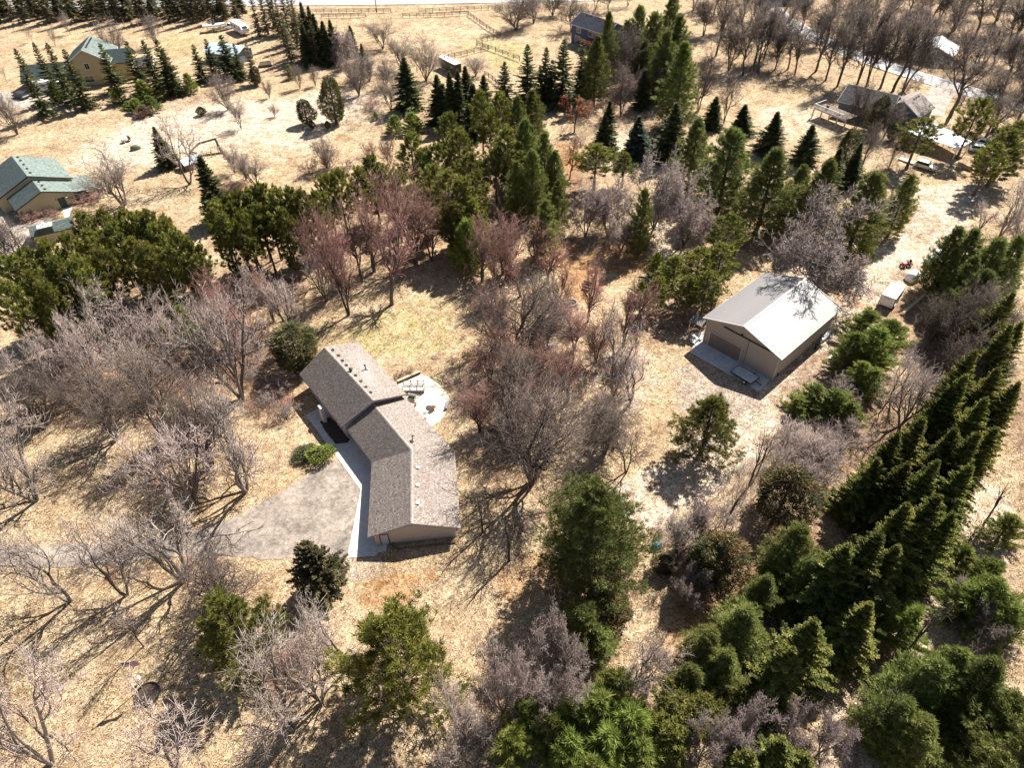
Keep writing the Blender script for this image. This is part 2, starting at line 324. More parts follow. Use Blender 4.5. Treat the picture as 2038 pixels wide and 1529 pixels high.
def ground_mat():
    m = bpy.data.materials.new('dry_ground'); m.use_nodes = True
    nt = m.node_tree; n = nt.nodes; l = nt.links; b = n['Principled BSDF']
    b.inputs['Roughness'].default_value = .95; b.inputs['Specular IOR Level'].default_value = .1
    geo = n.new('ShaderNodeNewGeometry')
    def noise(scale, detail=5, rough=.65, dist=0):
        z = n.new('ShaderNodeTexNoise'); z.inputs['Scale'].default_value = scale; z.inputs['Detail'].default_value = detail
        z.inputs['Roughness'].default_value = rough; z.inputs['Distortion'].default_value = dist
        l.new(geo.outputs['Position'], z.inputs['Vector']); return z.outputs['Fac']
    def ramp(fac, *st):
        r = n.new('ShaderNodeValToRGB'); e = r.color_ramp.elements
        while len(e) < len(st): e.new(.5)
        for k, (p, c) in enumerate(st): e[k].position = p; e[k].color = (*c, 1) if len(c) == 3 else c
        l.new(fac, r.inputs['Fac']); return r.outputs['Color']
    def mix(a, c, fac, mode='MIX'):
        x = n.new('ShaderNodeMix'); x.data_type = 'RGBA'; x.blend_type = mode
        if isinstance(fac, (int, float)): x.inputs['Factor'].default_value = fac
        else: l.new(fac, x.inputs['Factor'])
        l.new(a, x.inputs['A']); l.new(c, x.inputs['B']); return x.outputs['Result']
    def attr(k):
        a = n.new('ShaderNodeAttribute'); a.attribute_name = k; return a.outputs['Fac']
    def mul(a, c):
        x = n.new('ShaderNodeMath'); x.operation = 'MULTIPLY'; x.use_clamp = True
        for i, q in enumerate((a, c)):
            if isinstance(q, (int, float)): x.inputs[i].default_value = q
            else: l.new(q, x.inputs[i])
        return x.outputs[0]
    def broken(k, s):
        """a zone with a ragged, patchy edge"""
        x = n.new('ShaderNodeMath'); x.operation = 'MULTIPLY_ADD'; l.new(noise(s, 6, .7), x.inputs[0]); x.inputs[1].default_value = 1.5; x.inputs[2].default_value = -.75
        y = n.new('ShaderNodeMath'); y.operation = 'ADD'; l.new(x.outputs[0], y.inputs[0]); l.new(attr(k), y.inputs[1])
        z = n.new('ShaderNodeMapRange'); z.interpolation_type = 'SMOOTHSTEP'; z.inputs['From Min'].default_value = .25; z.inputs['From Max'].default_value = .75; l.new(y.outputs[0], z.inputs['Value'])
        w = n.new('ShaderNodeMath'); w.operation = 'MULTIPLY'; w.use_clamp = True; l.new(z.outputs[0], w.inputs[0])
        q = n.new('ShaderNodeMath'); q.operation = 'MULTIPLY'; q.use_clamp = True; q.inputs[1].default_value = 3; l.new(attr(k), q.inputs[0]); l.new(q.outputs[0], w.inputs[1])
        return w.outputs[0]
    base = ramp(noise(.09, 6, .6, .4), (.32, (.315, .222, .135)), (.5, (.41, .31, .195)), (.68, (.52, .415, .285)))
    base = mix(base, ramp(noise(.45, 6, .7), (.3, (.29, .190, .108)), (.7, (.52, .415, .275))), .5)
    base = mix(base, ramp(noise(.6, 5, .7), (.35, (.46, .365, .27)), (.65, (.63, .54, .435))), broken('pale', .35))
    base = mix(base, ramp(noise(.8, 5, .7), (.35, (.22, .205, .065)), (.65, (.47, .41, .19))), broken('green', .55))
    base = mix(base, ramp(noise(1.1, 5, .75), (.3, (.28, .125, .05)), (.7, (.48, .29, .14))), mul(broken('leaf', .5), .8))
    base = mix(base, ramp(noise(.9, 5, .7), (.3, (.12, .075, .048)), (.7, (.33, .22, .15))), mul(broken('needle', .4), .75))
    base = mix(base, ramp(noise(1.0, 5, .7), (.3, (.27, .215, .17)), (.7, (.42, .35, .285))), broken('dirt', .5))
    patch = ramp(noise(.28, 6, .75, .8), (.36, (.58, .48, .40)), (.5, (1, 1, 1)), (.64, (1.25, 1.24, 1.2)))
    base = mix(base, patch, .7, 'MULTIPLY')
    # blades, stalks and scraps: light and dark flecks of several sizes
    mid = ramp(noise(1.5, 7, .85, .5), (.38, (.48, .41, .36)), (.5, (1, 1, 1)), (.62, (1.42, 1.4, 1.36)))
    base = mix(base, mid, .8, 'MULTIPLY')
    fine = ramp(noise(4.6, 5, .85), (.36, (.45, .40, .36)), (.5, (1, 1, 1)), (.64, (1.5, 1.48, 1.44)))
    base = mix(base, fine, .85, 'MULTIPLY')
    vo = n.new('ShaderNodeTexVoronoi'); vo.inputs['Scale'].default_value = 3.6; l.new(geo.outputs['Position'], vo.inputs['Vector'])
    sp = n.new('ShaderNodeSeparateColor'); l.new(vo.outputs['Color'], sp.inputs['Color'])
    fl = ramp(sp.outputs[0], (.0, (.5, .43, .37)), (.2, (.95, .95, .95)), (.78, (1.05, 1.04, 1.0)), (1, (1.55, 1.5, 1.46)))
    base = mix(base, fl, .65, 'MULTIPLY')
    hs = n.new('ShaderNodeHueSaturation'); hs.inputs['Value'].default_value = .93; l.new(base, hs.inputs['Color']); base = hs.outputs['Color']
    l.new(base, b.inputs['Base Color'])
    bp = n.new('ShaderNodeBump'); bp.inputs['Strength'].default_value = .9; bp.inputs['Distance'].default_value = .22
    l.new(noise(2.6, 7, .8), bp.inputs['Height']); l.new(bp.outputs['Normal'], b.inputs['Normal'])
    return m
M['ground'] = ground_mat()
gme = np_mesh('ground', np.stack([GX, GY, GZ], -1), F, M['ground'], smooth=True)
for k, z in zone.items():
    gme.attributes.new(k, 'FLOAT', 'POINT').data.foreach_set('value', z.ravel().astype(np.float32))
link('ground', gme, kind='structure')
from bisect import bisect
def zone_at(key, x, y):
    i = min(max(bisect(ys, y)-1, 0), ny-2); j = min(max(bisect(xs, x)-1, 0), nx-2)
    return zone[key][i, j]

# ------------------------------------------------------------------ roads, drives and paving
def road(name, pts, w, z, m, lines=()):
    """a strip w metres wide along ground pixels, with painted lines"""
    P = np.array(px(pts)); d = np.gradient(P, axis=0); d /= np.linalg.norm(d, axis=1)[:, None]; nrm = np.stack([-d[:, 1], d[:, 0]], -1)
    def strip(o0, o1, z, nm, mt):
        mb = MB()
        for i in range(len(P)-1):
            mb.poly([(*(P[i]+nrm[i]*o0), z), (*(P[i+1]+nrm[i+1]*o0), z), (*(P[i+1]+nrm[i+1]*o1), z), (*(P[i]+nrm[i]*o1), z)])
        return mb.build(nm, mt, kind='structure')
    strip(-w/2, w/2, z, name, m)
    for o in lines: strip(o-.09, o+.09, z+.006, 'road_marking', M['paint'])
road('road', [(2300, 282), (2038, 212), (1960, 190), (1860, 161), (1780, 136), (1700, 108), (1620, 72), (1560, 38), (1520, 0), (1500, -40)], 7.2, .03, M['road'], (-3.2, 3.2))
road('road', [(-400, 14), (200, 8), (600, 4), (800, 2), (960, -1), (1200, -6), (1500, -14)], 8.0, .03, M['road'], (-3.6, 3.6))
road('driveway', [(1885, 172), (1868, 190), (1858, 206), (1850, 228)], 6.5, .036, M['gravel'])
drive = [(672, 916), (655, 921), (638, 929), (600, 953), (560, 978), (520, 1001), (470, 1027), (420, 1048), (370, 1062), (300, 1074), (220, 1079), (120, 1084), (0, 1088), (-90, 1090), (-90, 1128), (0, 1126), (110, 1130), (200, 1124), (300, 1112), (400, 1106), (470, 1110), (545, 1113), (600, 1109), (650, 1110), (694, 1113), (704, 1050), (717, 986), (718, 976)]
sheet('driveway', drive, .012, M['asphalt'], jag=.10, n=5)
apron = [(608.4, 826.8), (640, 869), (672.5, 913), (717.6, 975), (716, 985), (704, 1046), (690.5, 1111.5), (748, 1107), (752, 1101), (768, 1098), (782, 1030), (765, 930), (722, 860), (650, 800), (628, 816)]
ap = sheet('concrete_apron', apron, .03, M['concrete'])
sheet('planting_bed', [(637, 840), (657, 830), (681, 852), (697, 876), (692, 882), (668, 884.5), (650, 862)], .045, M['mulch'], jag=.04)
sheet('patio', [(780, 772), (796, 764), (837, 746.6), (848, 749), (859, 755), (874.6, 766.5), (886, 779), (894.5, 791.6), (896, 802), (892, 814.6), (885, 826), (875.7, 838.7), (860, 848.5), (845, 856), (800, 800)], .035, M['patio'], n=3)
sheet('walkway', [(122, 412), (128, 432), (131, 446), (140, 446), (139, 425), (144, 412), (155, 403), (150, 401), (138, 406), (132, 411), (119, 411)], .03, M['concrete'], n=3)
sheet('driveway', [(-60, 420), (9, 417), (21, 438), (28, 444), (64, 452), (62, 470), (40, 500), (20, 520), (-60, 540)], .015, M['gravel'], jag=.15)
sheet('driveway', [(-60, 182), (20, 181), (60, 178), (110, 186), (135, 205), (110, 214), (40, 214), (-60, 222)], .015, M['gravel'], jag=.2)
# ------------------------------------------------------------------ the long shingled house
def unit(v): v = np.asarray(v, float); return v/np.linalg.norm(v)
def shingles(name, E0, E1, R0, R1, course, tab, parent, m, thick=.03, seed=0):
    """courses of separate tabs, each lapped over the one below, on the slope eave E0-E1 / ridge R0-R1"""
    r = np.random.default_rng(seed); E0, E1, R0, R1 = [np.asarray(q, float) for q in (E0, E1, R0, R1)]
    nrm = unit(np.cross(E1-E0, R0-E0)); nrm = nrm if nrm[2] > 0 else -nrm
    H = (np.linalg.norm(R0-E0)+np.linalg.norm(R1-E1))/2; nc = max(2, int(round(H/course)))
    V = []; F = []; T = []
    for j in range(nc):
        a0, b0 = E0+(R0-E0)*j/nc, E1+(R1-E1)*j/nc; a1, b1 = E0+(R0-E0)*(j+1.02)/nc, E1+(R1-E1)*(j+1.02)/nc
        L = np.linalg.norm(b0-a0); k = max(1, int(round(L/tab)))
        cuts = np.clip((np.arange(k+1)+(.5 if j % 2 else 0)+r.uniform(-.18, .18, k+1))/k, 0, 1); cuts[0] = 0; cuts[-1] = 1
        for i in range(k):
            s, e = cuts[i], cuts[i+1]
            if e-s < .15/k: continue
            g = .012/max(L, 1); tv = float(np.clip(r.normal(.55, .17), 0, 1)); up = nrm*(thick+r.uniform(0, .012)); o = len(V)
            V += [a0+(b0-a0)*(s+g)+up, a0+(b0-a0)*(e-g)+up, a1+(b1-a1)*(e-g)+nrm*.006, a1+(b1-a1)*(s+g)+nrm*.006, a0+(b0-a0)*(s+g), a0+(b0-a0)*(e-g)]
            F += [(o, o+1, o+2, o+3), (o+4, o+5, o+1, o)]; T += [tv]*6
    V = np.array(V)-origin_of(parent)
    return link(name, np_mesh(name, V, F, m, T), parent, kind='stuff')
def roof_pair(root, EL, RR, ER, m_sh, m_f, course=.17, tab=.21, thick=.16, shing=True, seed=0):
    """two slopes: EL = left eave (far, near), RR = ridge (far, near), ER = right eave (far, near)"""
    EL, RR, ER = [[np.asarray(p, float) for p in q] for q in (EL, RR, ER)]; dz = np.array([0, 0, -thick])
    mb = MB()
    for E in (EL, ER):
        mb.hexa([E[0]+dz, E[1]+dz, RR[1]+dz, RR[0]+dz], [E[0], E[1], RR[1], RR[0]])
    rf = mb.build('roof', m_f, root)
    if shing:
        for k, E in enumerate((EL, ER)): shingles('shingles', E[0], E[1], RR[0], RR[1], course, tab, rf, m_sh, seed=seed+k)
        cap = MB(); n = max(3, int(np.linalg.norm(RR[1]-RR[0])/.3)); V = []; F = []; T = []
        for i in range(n):
            a = RR[0]+(RR[1]-RR[0])*i/n; b = RR[0]+(RR[1]-RR[0])*(i+1.05)/n; o = len(V)
            sl = [unit(E[0]-RR[0]) for E in (EL, ER)]
            for s in sl:
                o = len(V); u = np.array([0, 0, .05+.008*(i % 2)])
                V += [a+u, b+u+[0, 0, .012], b+s*.17+[0, 0, .05], a+s*.17+[0, 0, .04]]; F += [(o, o+1, o+2, o+3)]; T += [float(rng.uniform(.6, 1))]*4
        link('ridge_cap', np_mesh('ridge_cap', np.array(V)-origin_of(rf), F, m_sh, T), rf, kind='stuff')
    return rf
def inset_quad(EL, ER, o_side, o_end0, o_end1):
    """wall footprint under a wing: corners far-left, near-left, near-right, far-right"""
    a, b, c, d = [np.array([p[0], p[1]]) for p in (EL[0], EL[1], ER[1], ER[0])]
    ux0 = (d-a)/np.linalg.norm(d-a); ux1 = (c-b)/np.linalg.norm(c-b); vl = (b-a)/np.linalg.norm(b-a); vr = (c-d)/np.linalg.norm(c-d)
    return [a+ux0*o_side+vl*o_end0, b+ux1*o_side-vl*o_end1, c-ux1*o_side-vr*o_end1, d-ux0*o_side+vr*o_end0]
def gable_walls(root, foot, ze, zr, m, drop=.17):
    """walls of a gabled block from the ground to just under the roof"""
    a, b, c, d = foot; mb = MB(); P = lambda p, z: (p[0], p[1], z); mid = lambda p, q: (p+q)/2
    z0, z1 = ze-drop+.12, zr-drop
    mb.poly([P(a, 0), P(b, 0), P(b, z0), P(a, z0)]); mb.poly([P(d, 0), P(c, 0), P(c, z0), P(d, z0)])
    for p, q in ((b, c), (a, d)):
        m_ = mid(p, q); mb.poly([P(p, 0), P(q, 0), P(q, z0), P(m_, z1), P(p, z0)])
    return mb.build('wall', m, root)
def on_wall(p, q, s0, s1, z0, z1, out, t):
    """a slab of thickness t standing proud (out) of the wall p-q, spanning s0..s1 metres along it and z0..z1 up"""
    p, q = np.array(p[:2], float), np.array(q[:2], float); d = unit(q-p); n = np.array([d[1], -d[0]])
    f = lambda s, o, z: (*(p+d*s+n*o), z)
    return [f(s0, out, z0), f(s1, out, z0), f(s1, out+t, z0), f(s0, out+t, z0)], [f(s0, out, z1), f(s1, out, z1), f(s1, out+t, z1), f(s0, out+t, z1)]
def wall_window(root, p, q, s0, s1, z0, z1, frame_m=None, muntin=True, name='window', sign=1):
    """a window: frame, glass and sash bar, standing on the outer face of wall p-q"""
    fm = frame_m or M['white']; mb = MB(); w = .09
    def add(mb, a, b, c, d, o, t):
        lo, hi = on_wall(p, q, a, b, c, d, o, t); mb.hexa(lo, hi)
    o = .003 if sign > 0 else -.063; t = .06
    add(mb, s0-w, s0, z0-w, z1+w, o, t); add(mb, s1, s1+w, z0-w, z1+w, o, t)
    add(mb, s0, s1, z1, z1+w, o, t); add(mb, s0, s1, z0-w, z0, o, t)
    if muntin: add(mb, (s0+s1)/2-.025, (s0+s1)/2+.025, z0, z1, o, t)
    fr = mb.build(name, fm, root)
    g = MB(); add(g, s0, s1, z0, z1, .004 if sign > 0 else -.024, .02); g.build('pane', M['glass'], fr)
    return fr
def wall_door(root, p, q, s0, s1, z1, m, name='door', sign=1, panels=0, knob=True, trim=None):
    mb = MB(); o = .004 if sign > 0 else -.044
    lo, hi = on_wall(p, q, s0, s1, .05, z1, o, .04); mb.hexa(lo, hi); d = mb.build(name, m, root)
    fr = MB()
    for a, b, c, e in ((s0-.1, s0, .05, z1+.1), (s1, s1+.1, .05, z1+.1), (s0, s1, z1, z1+.1)):
        lo, hi = on_wall(p, q, a, b, c, e, .004 if sign > 0 else -.064, .06); fr.hexa(lo, hi)
    fr.build('door_frame', trim or M['trim'], d)
    for k in range(panels):
        h = (z1-.05)/panels
        mb = MB(); lo, hi = on_wall(p, q, s0+.04, s1-.04, .05+k*h+.03, .05+(k+1)*h-.03, .046 if sign > 0 else -.066, .02); mb.hexa(lo, hi); mb.build('door_panel', m, d)
    if knob:
        mb = MB(); lo, hi = on_wall(p, q, s1-.14, s1-.07, .95, 1.05, .045 if sign > 0 else -.11, .06); mb.hexa(lo, hi); mb.build('handle', M['black'], d)
    return d

ZE, ZR, ZME, ZMR = 2.57, 4.11, 3.42, 5.37
J, JL, JR = G(819.9, 895.8, ZR), G(739.7, 921.1, ZE), G(904.2, 900.4, ZE)
gE = [JL, G(731.1, 1069.8, ZE)]; gR = [J, G(819.9, 1042.6, ZR)]; gX = [JR, G(915.4, 1051, ZE)]
def extend(a, b, k): a, b = np.array(a), np.array(b); return a+unit(a-b)*k
mL, mR, mX = G(693.6, 860, ZE), G(749.5, 811.8, ZR), G(806.5, 791.5, ZE)
mL, mR, mX = extend(mL, JL, .9), extend(mR, J, .9), extend(mX, JR, .9)
hE = [G(595.8, 745, ZME), G(678.4, 849.3, ZME)]; hR = [G(645.9, 690.5, ZMR), G(744.3, 797.6, ZMR)]; hX = [G(711, 680.5, ZME), G(808.6, 784.6, ZME)]
house = thing('ranch_house', 'long low house with grey brown shingle roofs bent at an angle beside the paved drive', 'house', G(760, 900))
roof_pair(house, gE, gR, gX, M['shingle'], M['fascia'], seed=1)
roof_pair(house, [mL, JL], [mR, J], [mX, JR], M['shingle'], M['fascia'], seed=5)
mainroof = roof_pair(house, hE, hR, hX, M['shingle'], M['fascia'], seed=9)
gf = inset_quad(gE, gX, .66, -1.2, .5); gable_walls(house, gf, ZE, ZR, M['siding'])
mf = inset_quad([mL, JL], [mX, JR], .66, .3, -1.0); gable_walls(house, mf, ZE, ZR, M['siding'])
hf = inset_quad(hE, hX, .75, .55, .55); gable_walls(house, hf, ZME, ZMR, M['siding'])
# fascia boards along the rakes and eaves, gutters on the front
fb = MB()
for A, B in ((gE[1], gR[1]), (gR[1], gX[1]), (hE[1], hR[1]), (hR[1], hX[1]), (hE[0], hR[0]), (hR[0], hX[0])):
    A, B = np.array(A), np.array(B); fb.beam(A+[0, 0, -.11], B+[0, 0, -.11], .05, .20)
fb.build('fascia_board', M['fascia'], house)
for A, B in ((gE[0], gE[1]), (JL, mL), (hE[0], hE[1]), (gX[0], gX[1]), (hX[0], hX[1])):
    A, B = np.array(A), np.array(B); gt = MB(); gt.beam(A+[0, 0, -.10], B+[0, 0, -.10], .11, .11); gt.build('gutter', M['fascia'], house)
# south end wall: pale door with its frame at the corner; big doors and windows under the front eaves
wall_door(house, gf[1], gf[2], .75, 1.7, 2.05, M['door'], trim=M['dark'])
for s in (1.6, 6.0): wall_door(house, gf[1], gf[0], s, s+2.9, 2.15, M['siding'], 'garage_door', sign=-1, panels=4, knob=False)
wall_door(house, hf[1], hf[0], 3.2, 4.2, 2.15, M['redwood'], 'front_door', sign=-1)
for s in (1.0, 5.6, 9.4): wall_window(house, hf[1], hf[0], s, s+1.5, 1.0, 2.3, sign=-1)
for s in (1.8, 4.8): wall_window(house, mf[1], mf[0], s, s+1.4, 1.0, 2.1, sign=-1)
for s in (2.0, 7.0): wall_window(house, hf[2], hf[3], s, s+1.6, 1.0, 2.3)
post = MB(); q = G(646, 838); post.box((q[0], q[1], 1.5), (.9, .5, 3.0), -0.92); post.build('entry_wall', M['trim'], house)
# things on the roofs
def slope_point(u, v, E, Rr):
    E, Rr = [[np.array(p) for p in q] for q in (E, Rr)]; n = unit(np.cross(E[1]-E[0], Rr[0]-E[0])); n = n if n[2] > 0 else -n
    return hit(u, v, E[0], n), n
for zx, zy in ((495, 160), (562, 225), (610, 288), (655, 343), (765, 465), (828, 535), (887, 603), (945, 668)):
    p, n = slope_point(580+zx/5.994, 670+zy/5.994+1, hX, hR)
    mb = MB(); mb.box(p+[0, 0, .10], (.36, .36, .12), -.92); mb.box(p+[0, 0, .19], (.46, .46, .05), -.92, taper=.8); mb.build('roof_vent', M['dark'], house)
p, n = slope_point(699, 740, hX, hR); mb = MB(); mb.lathe(p, [(.16, -.05), (.16, .4), (.27, .44), (.30, .58), (.22, .72), (.05, .78)], 14); mb.build('turbine_vent', M['dark'], house)
p, n = slope_point(728, 736.5, hX, hR); mb = MB(); mb.lathe(p, [(.30, -.03), (.22, .08), (.09, .12)], 12); mb.tube(p, p+[0, 0, .95], .085); mb.lathe(p+[0, 0, .9], [(.17, 0), (.17, .08), (.03, .2)], 12); mb.build('flue_pipe', M['dark'], house)
p, n = slope_point(821.5, 875, [mX, JR], [mR, J]); mb = MB(); mb.tube(p, p+[0, 0, .85], .07); mb.tube(p+[0, 0, .85], p+[.3, -.05, .72], .07); mb.build('flue_pipe', M['dark'], house)
p, n = slope_point(819.5, 880, [mX, JR], [mR, J]); mb = MB(); mb.box(p+[0, 0, .1], (.36, .36, .12), -1); mb.box(p+[0, 0, .19], (.46, .46, .05), -1, taper=.8); mb.build('roof_vent', M['dark'], house)
for zy in (445, 637, 832):
    p, n = slope_point(831.3, 850+zy/5.46, gX, gR); mb = MB(); mb.box(p+[0, 0, .09], (.34, .34, .12), 0); mb.box(p+[0, 0, .18], (.44, .44, .05), 0, taper=.85); mb.build('roof_vent', M['white'], house, label='square roof vent with sunlight painted in as white')  # bright sun on these vents is put into their white colour
# low dark planter edge by the end wall
mb = MB(); a = np.array([*gf[1], 0]); b = np.array([*gf[2], 0]); d = unit(b-a); nn = np.array([d[1], -d[0], 0])
mb.beam(a+d*2.1+nn*.9+[0, 0, .12], b-d*.1+nn*.9+[0, 0, .12], .14, .26); mb.beam(a+d*2.1+nn*.05+[0, 0, .12], a+d*2.1+nn*.9+[0, 0, .12], .14, .26)
tag(mb.build('garden_edging', M['wood']), 'dark timber edging of the bed along the end wall of the grey house', 'garden edging')

# patio things
mb = MB(); mb.beam(G(791.5, 762.3)+[0, 0, .22], G(836.2, 742.6)+[0, 0, .22], .34, .44); o = mb.build('retaining_wall', M['wood']); tag(o, 'low straight timber wall along the upper edge of the stone patio', 'wall')
mb = MB(); mb.beam(G(791.7, 762.1)+[0, 0, .455], G(836.0, 742.8)+[0, 0, .455], .40, .03); mb.build('wall_cap', M['lumber'], o)
for u, v, w in ((803, 755, 1.5), (815, 750, 1.3)):
    pass
deck = thing('deck_stair', 'small raised deck with black posted railings on the stone patio', 'deck', G(828, 776))
o = G(826, 778); ax = unit(G(838, 778)-G(815, 778)); ay = np.array([-ax[1], ax[0], 0])
def dk(x, y, z): return o+ax*x+ay*y+np.array([0, 0, z])
mb = MB(); mb.hexa([dk(-1.9, -.6, 0), dk(1.5, -.6, 0), dk(1.5, .75, 0), dk(-1.9, .75, 0)], [dk(-1.9, -.6, .62), dk(1.5, -.6, .62), dk(1.5, .75, .62), dk(-1.9, .75, .62)]); mb.build('deck_frame', M['wood'], deck)
for i in range(9):
    mb = MB(); x0 = -1.9+i*.378; mb.hexa([dk(x0+.01, -.64, .625), dk(x0+.365, -.64, .625), dk(x0+.365, .78, .625), dk(x0+.01, .78, .625)], [dk(x0+.01, -.64, .66), dk(x0+.365, -.64, .66), dk(x0+.365, .78, .66), dk(x0+.01, .78, .66)]); mb.build('deck_board', M['trim'], deck)
for k, y in enumerate((-.55, .7)):
    for x in (-1.8, -.6, .45, 1.42):
        mb = MB(); mb.box(dk(x, y, 1.12), (.10, .10, .95), math.atan2(ax[1], ax[0])); mb.build('railing_post', M['black'], deck)
    for z in (.80, 1.5):
        mb = MB(); mb.beam(dk(-1.8, y, z), dk(1.42, y, z), .06, .06); mb.build('rail', M['black'], deck)
    bal = MB()
    for x in np.arange(-1.7, 1.4, .115): bal.beam(dk(x, y, .8), dk(x, y, 1.5), .025, .03)
    bal.build('balusters', M['white'], deck, kind='stuff')
# round white table on the patio, with its pedestal
tb = thing('patio_table', 'round white pedestal table standing in the middle of the patio', 'table', G(861.5, 808))
q = G(861.5, 808); mb = MB(); mb.lathe(q, [(.66, .70), (.68, .72), (.68, .745), (.64, .76)], 24); mb.build('tabletop', M['white'], tb)
mb = MB(); mb.lathe(q, [(.30, 0), (.28, .04), (.06, .08), (.05, .70)], 12); mb.build('pedestal', M['dark'], tb)
def patio_chair(u, v, rz, label, ms, mf):
    c = thing('patio_chair', label, 'chair', G(u, v), 'chairs on the patio', rz)
    for x in (-.24, .24):
        for y in (-.22, .22):
            mb = MB(); mb.tube((x, y, 0), (x*.92, y*.92, .42), .02, n=6); local_build(mb, 'leg', mf, c)
    mb = MB(); mb.box((0, 0, .44), (.56, .54, .06)); local_build(mb, 'seat', ms, c)
    mb = MB(); mb.hexa([(-.27, .22, .47), (.27, .22, .47), (.27, .28, .47), (-.27, .28, .47)], [(-.25, .36, .98), (.25, .36, .98), (.25, .42, .98), (-.25, .42, .98)]); local_build(mb, 'backrest', ms, c)
    for x in (-.29, .29):
        mb = MB(); mb.beam((x, -.22, .66), (x, .30, .68), .05, .04); mb.beam((x, -.2, .44), (x, -.2, .66), .04, .04); local_build(mb, 'armrest', mf, c)
patio_chair(848, 832, .6, 'white chair with dark frame standing at the eave side of the patio', M['white'], M['black'])
patio_chair(864, 815, 2.4, 'brown chair pushed under the round white table', M['terracotta'], M['dark'])
# pale glider with patterned cushion by the deck
gl = thing('patio_glider', 'pale metal glider bench with green cushion beside the deck rail', 'bench', G(820, 797), rz=-.35)
mb = MB(); mb.box((0, 0, .42), (1.25, .55, .1)); local_build(mb, 'seat', M['olive'], gl)
mb = MB(); mb.box((0, .32, .75), (1.3, .08, .6)); local_build(mb, 'backrest', M['galv'], gl)
for x in (-.62, .62):
    mb = MB(); mb.tube((x, -.28, 0), (x, -.28, .68), .03); mb.tube((x, .3, 0), (x, .3, .68), .03); mb.beam((x, -.32, .68), (x, .34, .68), .06, .05); local_build(mb, 'side_frame', M['galv'], gl)
mb = MB(); q = G(827, 808); mb.lathe(q, [(.14, 0), (.20, .3), (.23, .55), (.25, .58), (.22, .6), (.2, .5)], 14); tag(mb.build('clay_planter', M['terracotta'], smooth=False), 'tall clay planter on the patio below the deck', 'planter')
lw = thing('stone_wall', 'short low stone wall at the curved outer edge of the patio', 'wall', G(891, 806))
a, b = G(893.5, 799), G(888, 817); 
for k in range(7):
    for r_ in range(3):
        t0, t1 = k/7, (k+1)/7; p = a+(b-a)*((t0+t1)/2); d = unit(b-a)
        mb = MB(); mb.box(p+[0, 0, .09+.19*r_]+rng.normal(0, .008, 3), (np.linalg.norm(b-a)/7-.02, .38+rng.uniform(-.03, .03), .175), math.atan2(d[1], d[0])); mb.build('stone', M['stone'], lw)
mb = MB(); mb.lathe(G(865, 712), [(.5, -.02), (.5, .09), (.44, .11), (.1, .13)], 20); tag(mb.build('well_cover', M['wood']), 'round brown lid flush in the lawn above the patio', 'cover')

# ------------------------------------------------------------------ tan metal barn
A = -2.401; bd = np.array([math.cos(A), math.sin(A), 0]); bn = np.array([-bd[1], bd[0], 0]); bc = np.array([42.2, 88.99, 0])
BL, BW, BE, BR, BO = 17.97, 7.06, 5.03, 7.30, .62
barn = thing('pole_barn', 'large tan metal barn with ribbed roof and brown overhead door', 'barn', bc)
def bp(s, t, z): return bc+bd*s+bn*t+np.array([0, 0, z])
foot = [bp(-BL/2+BO, -BW+BO, 0), bp(BL/2-BO, -BW+BO, 0), bp(BL/2-BO, BW-BO, 0), bp(-BL/2+BO, BW-BO, 0)]
gable_walls(barn, [f[:2] for f in foot], BE, BR, M['barnwall'], drop=.10)
# roof sheets: one part per sheet, each with three standing ribs
sl = math.hypot(BW, BR-BE); NP = 20; pw = BL/NP
mb = MB(); mb.poly([(0, 0, 0), (pw-.006, 0, 0), (pw-.006, sl, 0), (0, sl, 0)])
for k in range(3):
    x = .04+k*pw/3
    mb.add([(x, 0, .002), (x+.015, 0, .11), (x+.06, 0, .11), (x+.075, 0, .002), (x, sl, .002), (x+.015, sl, .11), (x+.06, sl, .11), (x+.075, sl, .002)], [(0, 1, 5, 4), (1, 2, 6, 5), (2, 3, 7, 6), (0, 3, 2, 1)])
mb.poly([(0, 0, -.03), (pw-.006, 0, -.03), (pw-.006, 0, 0), (0, 0, 0)])
pm = mb.mesh('roof_panel', M['barnroof'])
for sd_ in (-1, 1):
    xa = bd*(1 if sd_ > 0 else -1); ya = unit(-bn*sd_*BW+np.array([0, 0, BR-BE])); za = np.cross(xa, ya)
    for i in range(NP):
        o = bp((-BL/2+i*pw) if sd_ > 0 else (BL/2-i*pw), sd_*BW, BE)-bc
        link('roof_panel', pm, barn, mtx=Matrix(((xa[0], ya[0], za[0], o[0]), (xa[1], ya[1], za[1], o[1]), (xa[2], ya[2], za[2], o[2]), (0, 0, 0, 1))))
mb = MB()
mb.beam(bp(-BL/2-.02, 0, BR+.04), bp(BL/2+.02, 0, BR+.04), .34, .06)
mb.build('ridge_cap', M['barntrim'], barn)
mb = MB()
for s in (-1, 1):
    for t in (-1, 1): mb.beam(bp(s*(BL/2+.02), t*(BW+.02), BE-.02), bp(s*(BL/2+.02), 0, BR-.02), .10, .20)
for t in (-1, 1): mb.beam(bp(-BL/2, t*(BW+.03), BE-.10), bp(BL/2, t*(BW+.03), BE-.10), .08, .16)
mb.build('rake_trim', M['barntrim'], barn)
sf = MB()
for t in (-1, 1): sf.hexa([bp(-BL/2, t*(BW-.02), BE-.22), bp(BL/2, t*(BW-.02), BE-.22), bp(BL/2, t*(BW-BO-.01), BE-.22), bp(-BL/2, t*(BW-BO-.01), BE-.22)], [bp(-BL/2, t*(BW-.02), BE-.18), bp(BL/2, t*(BW-.02), BE-.18), bp(BL/2, t*(BW-BO-.01), BE-.18), bp(-BL/2, t*(BW-BO-.01), BE-.18)])
sf.build('soffit', M['barntrim'], barn)
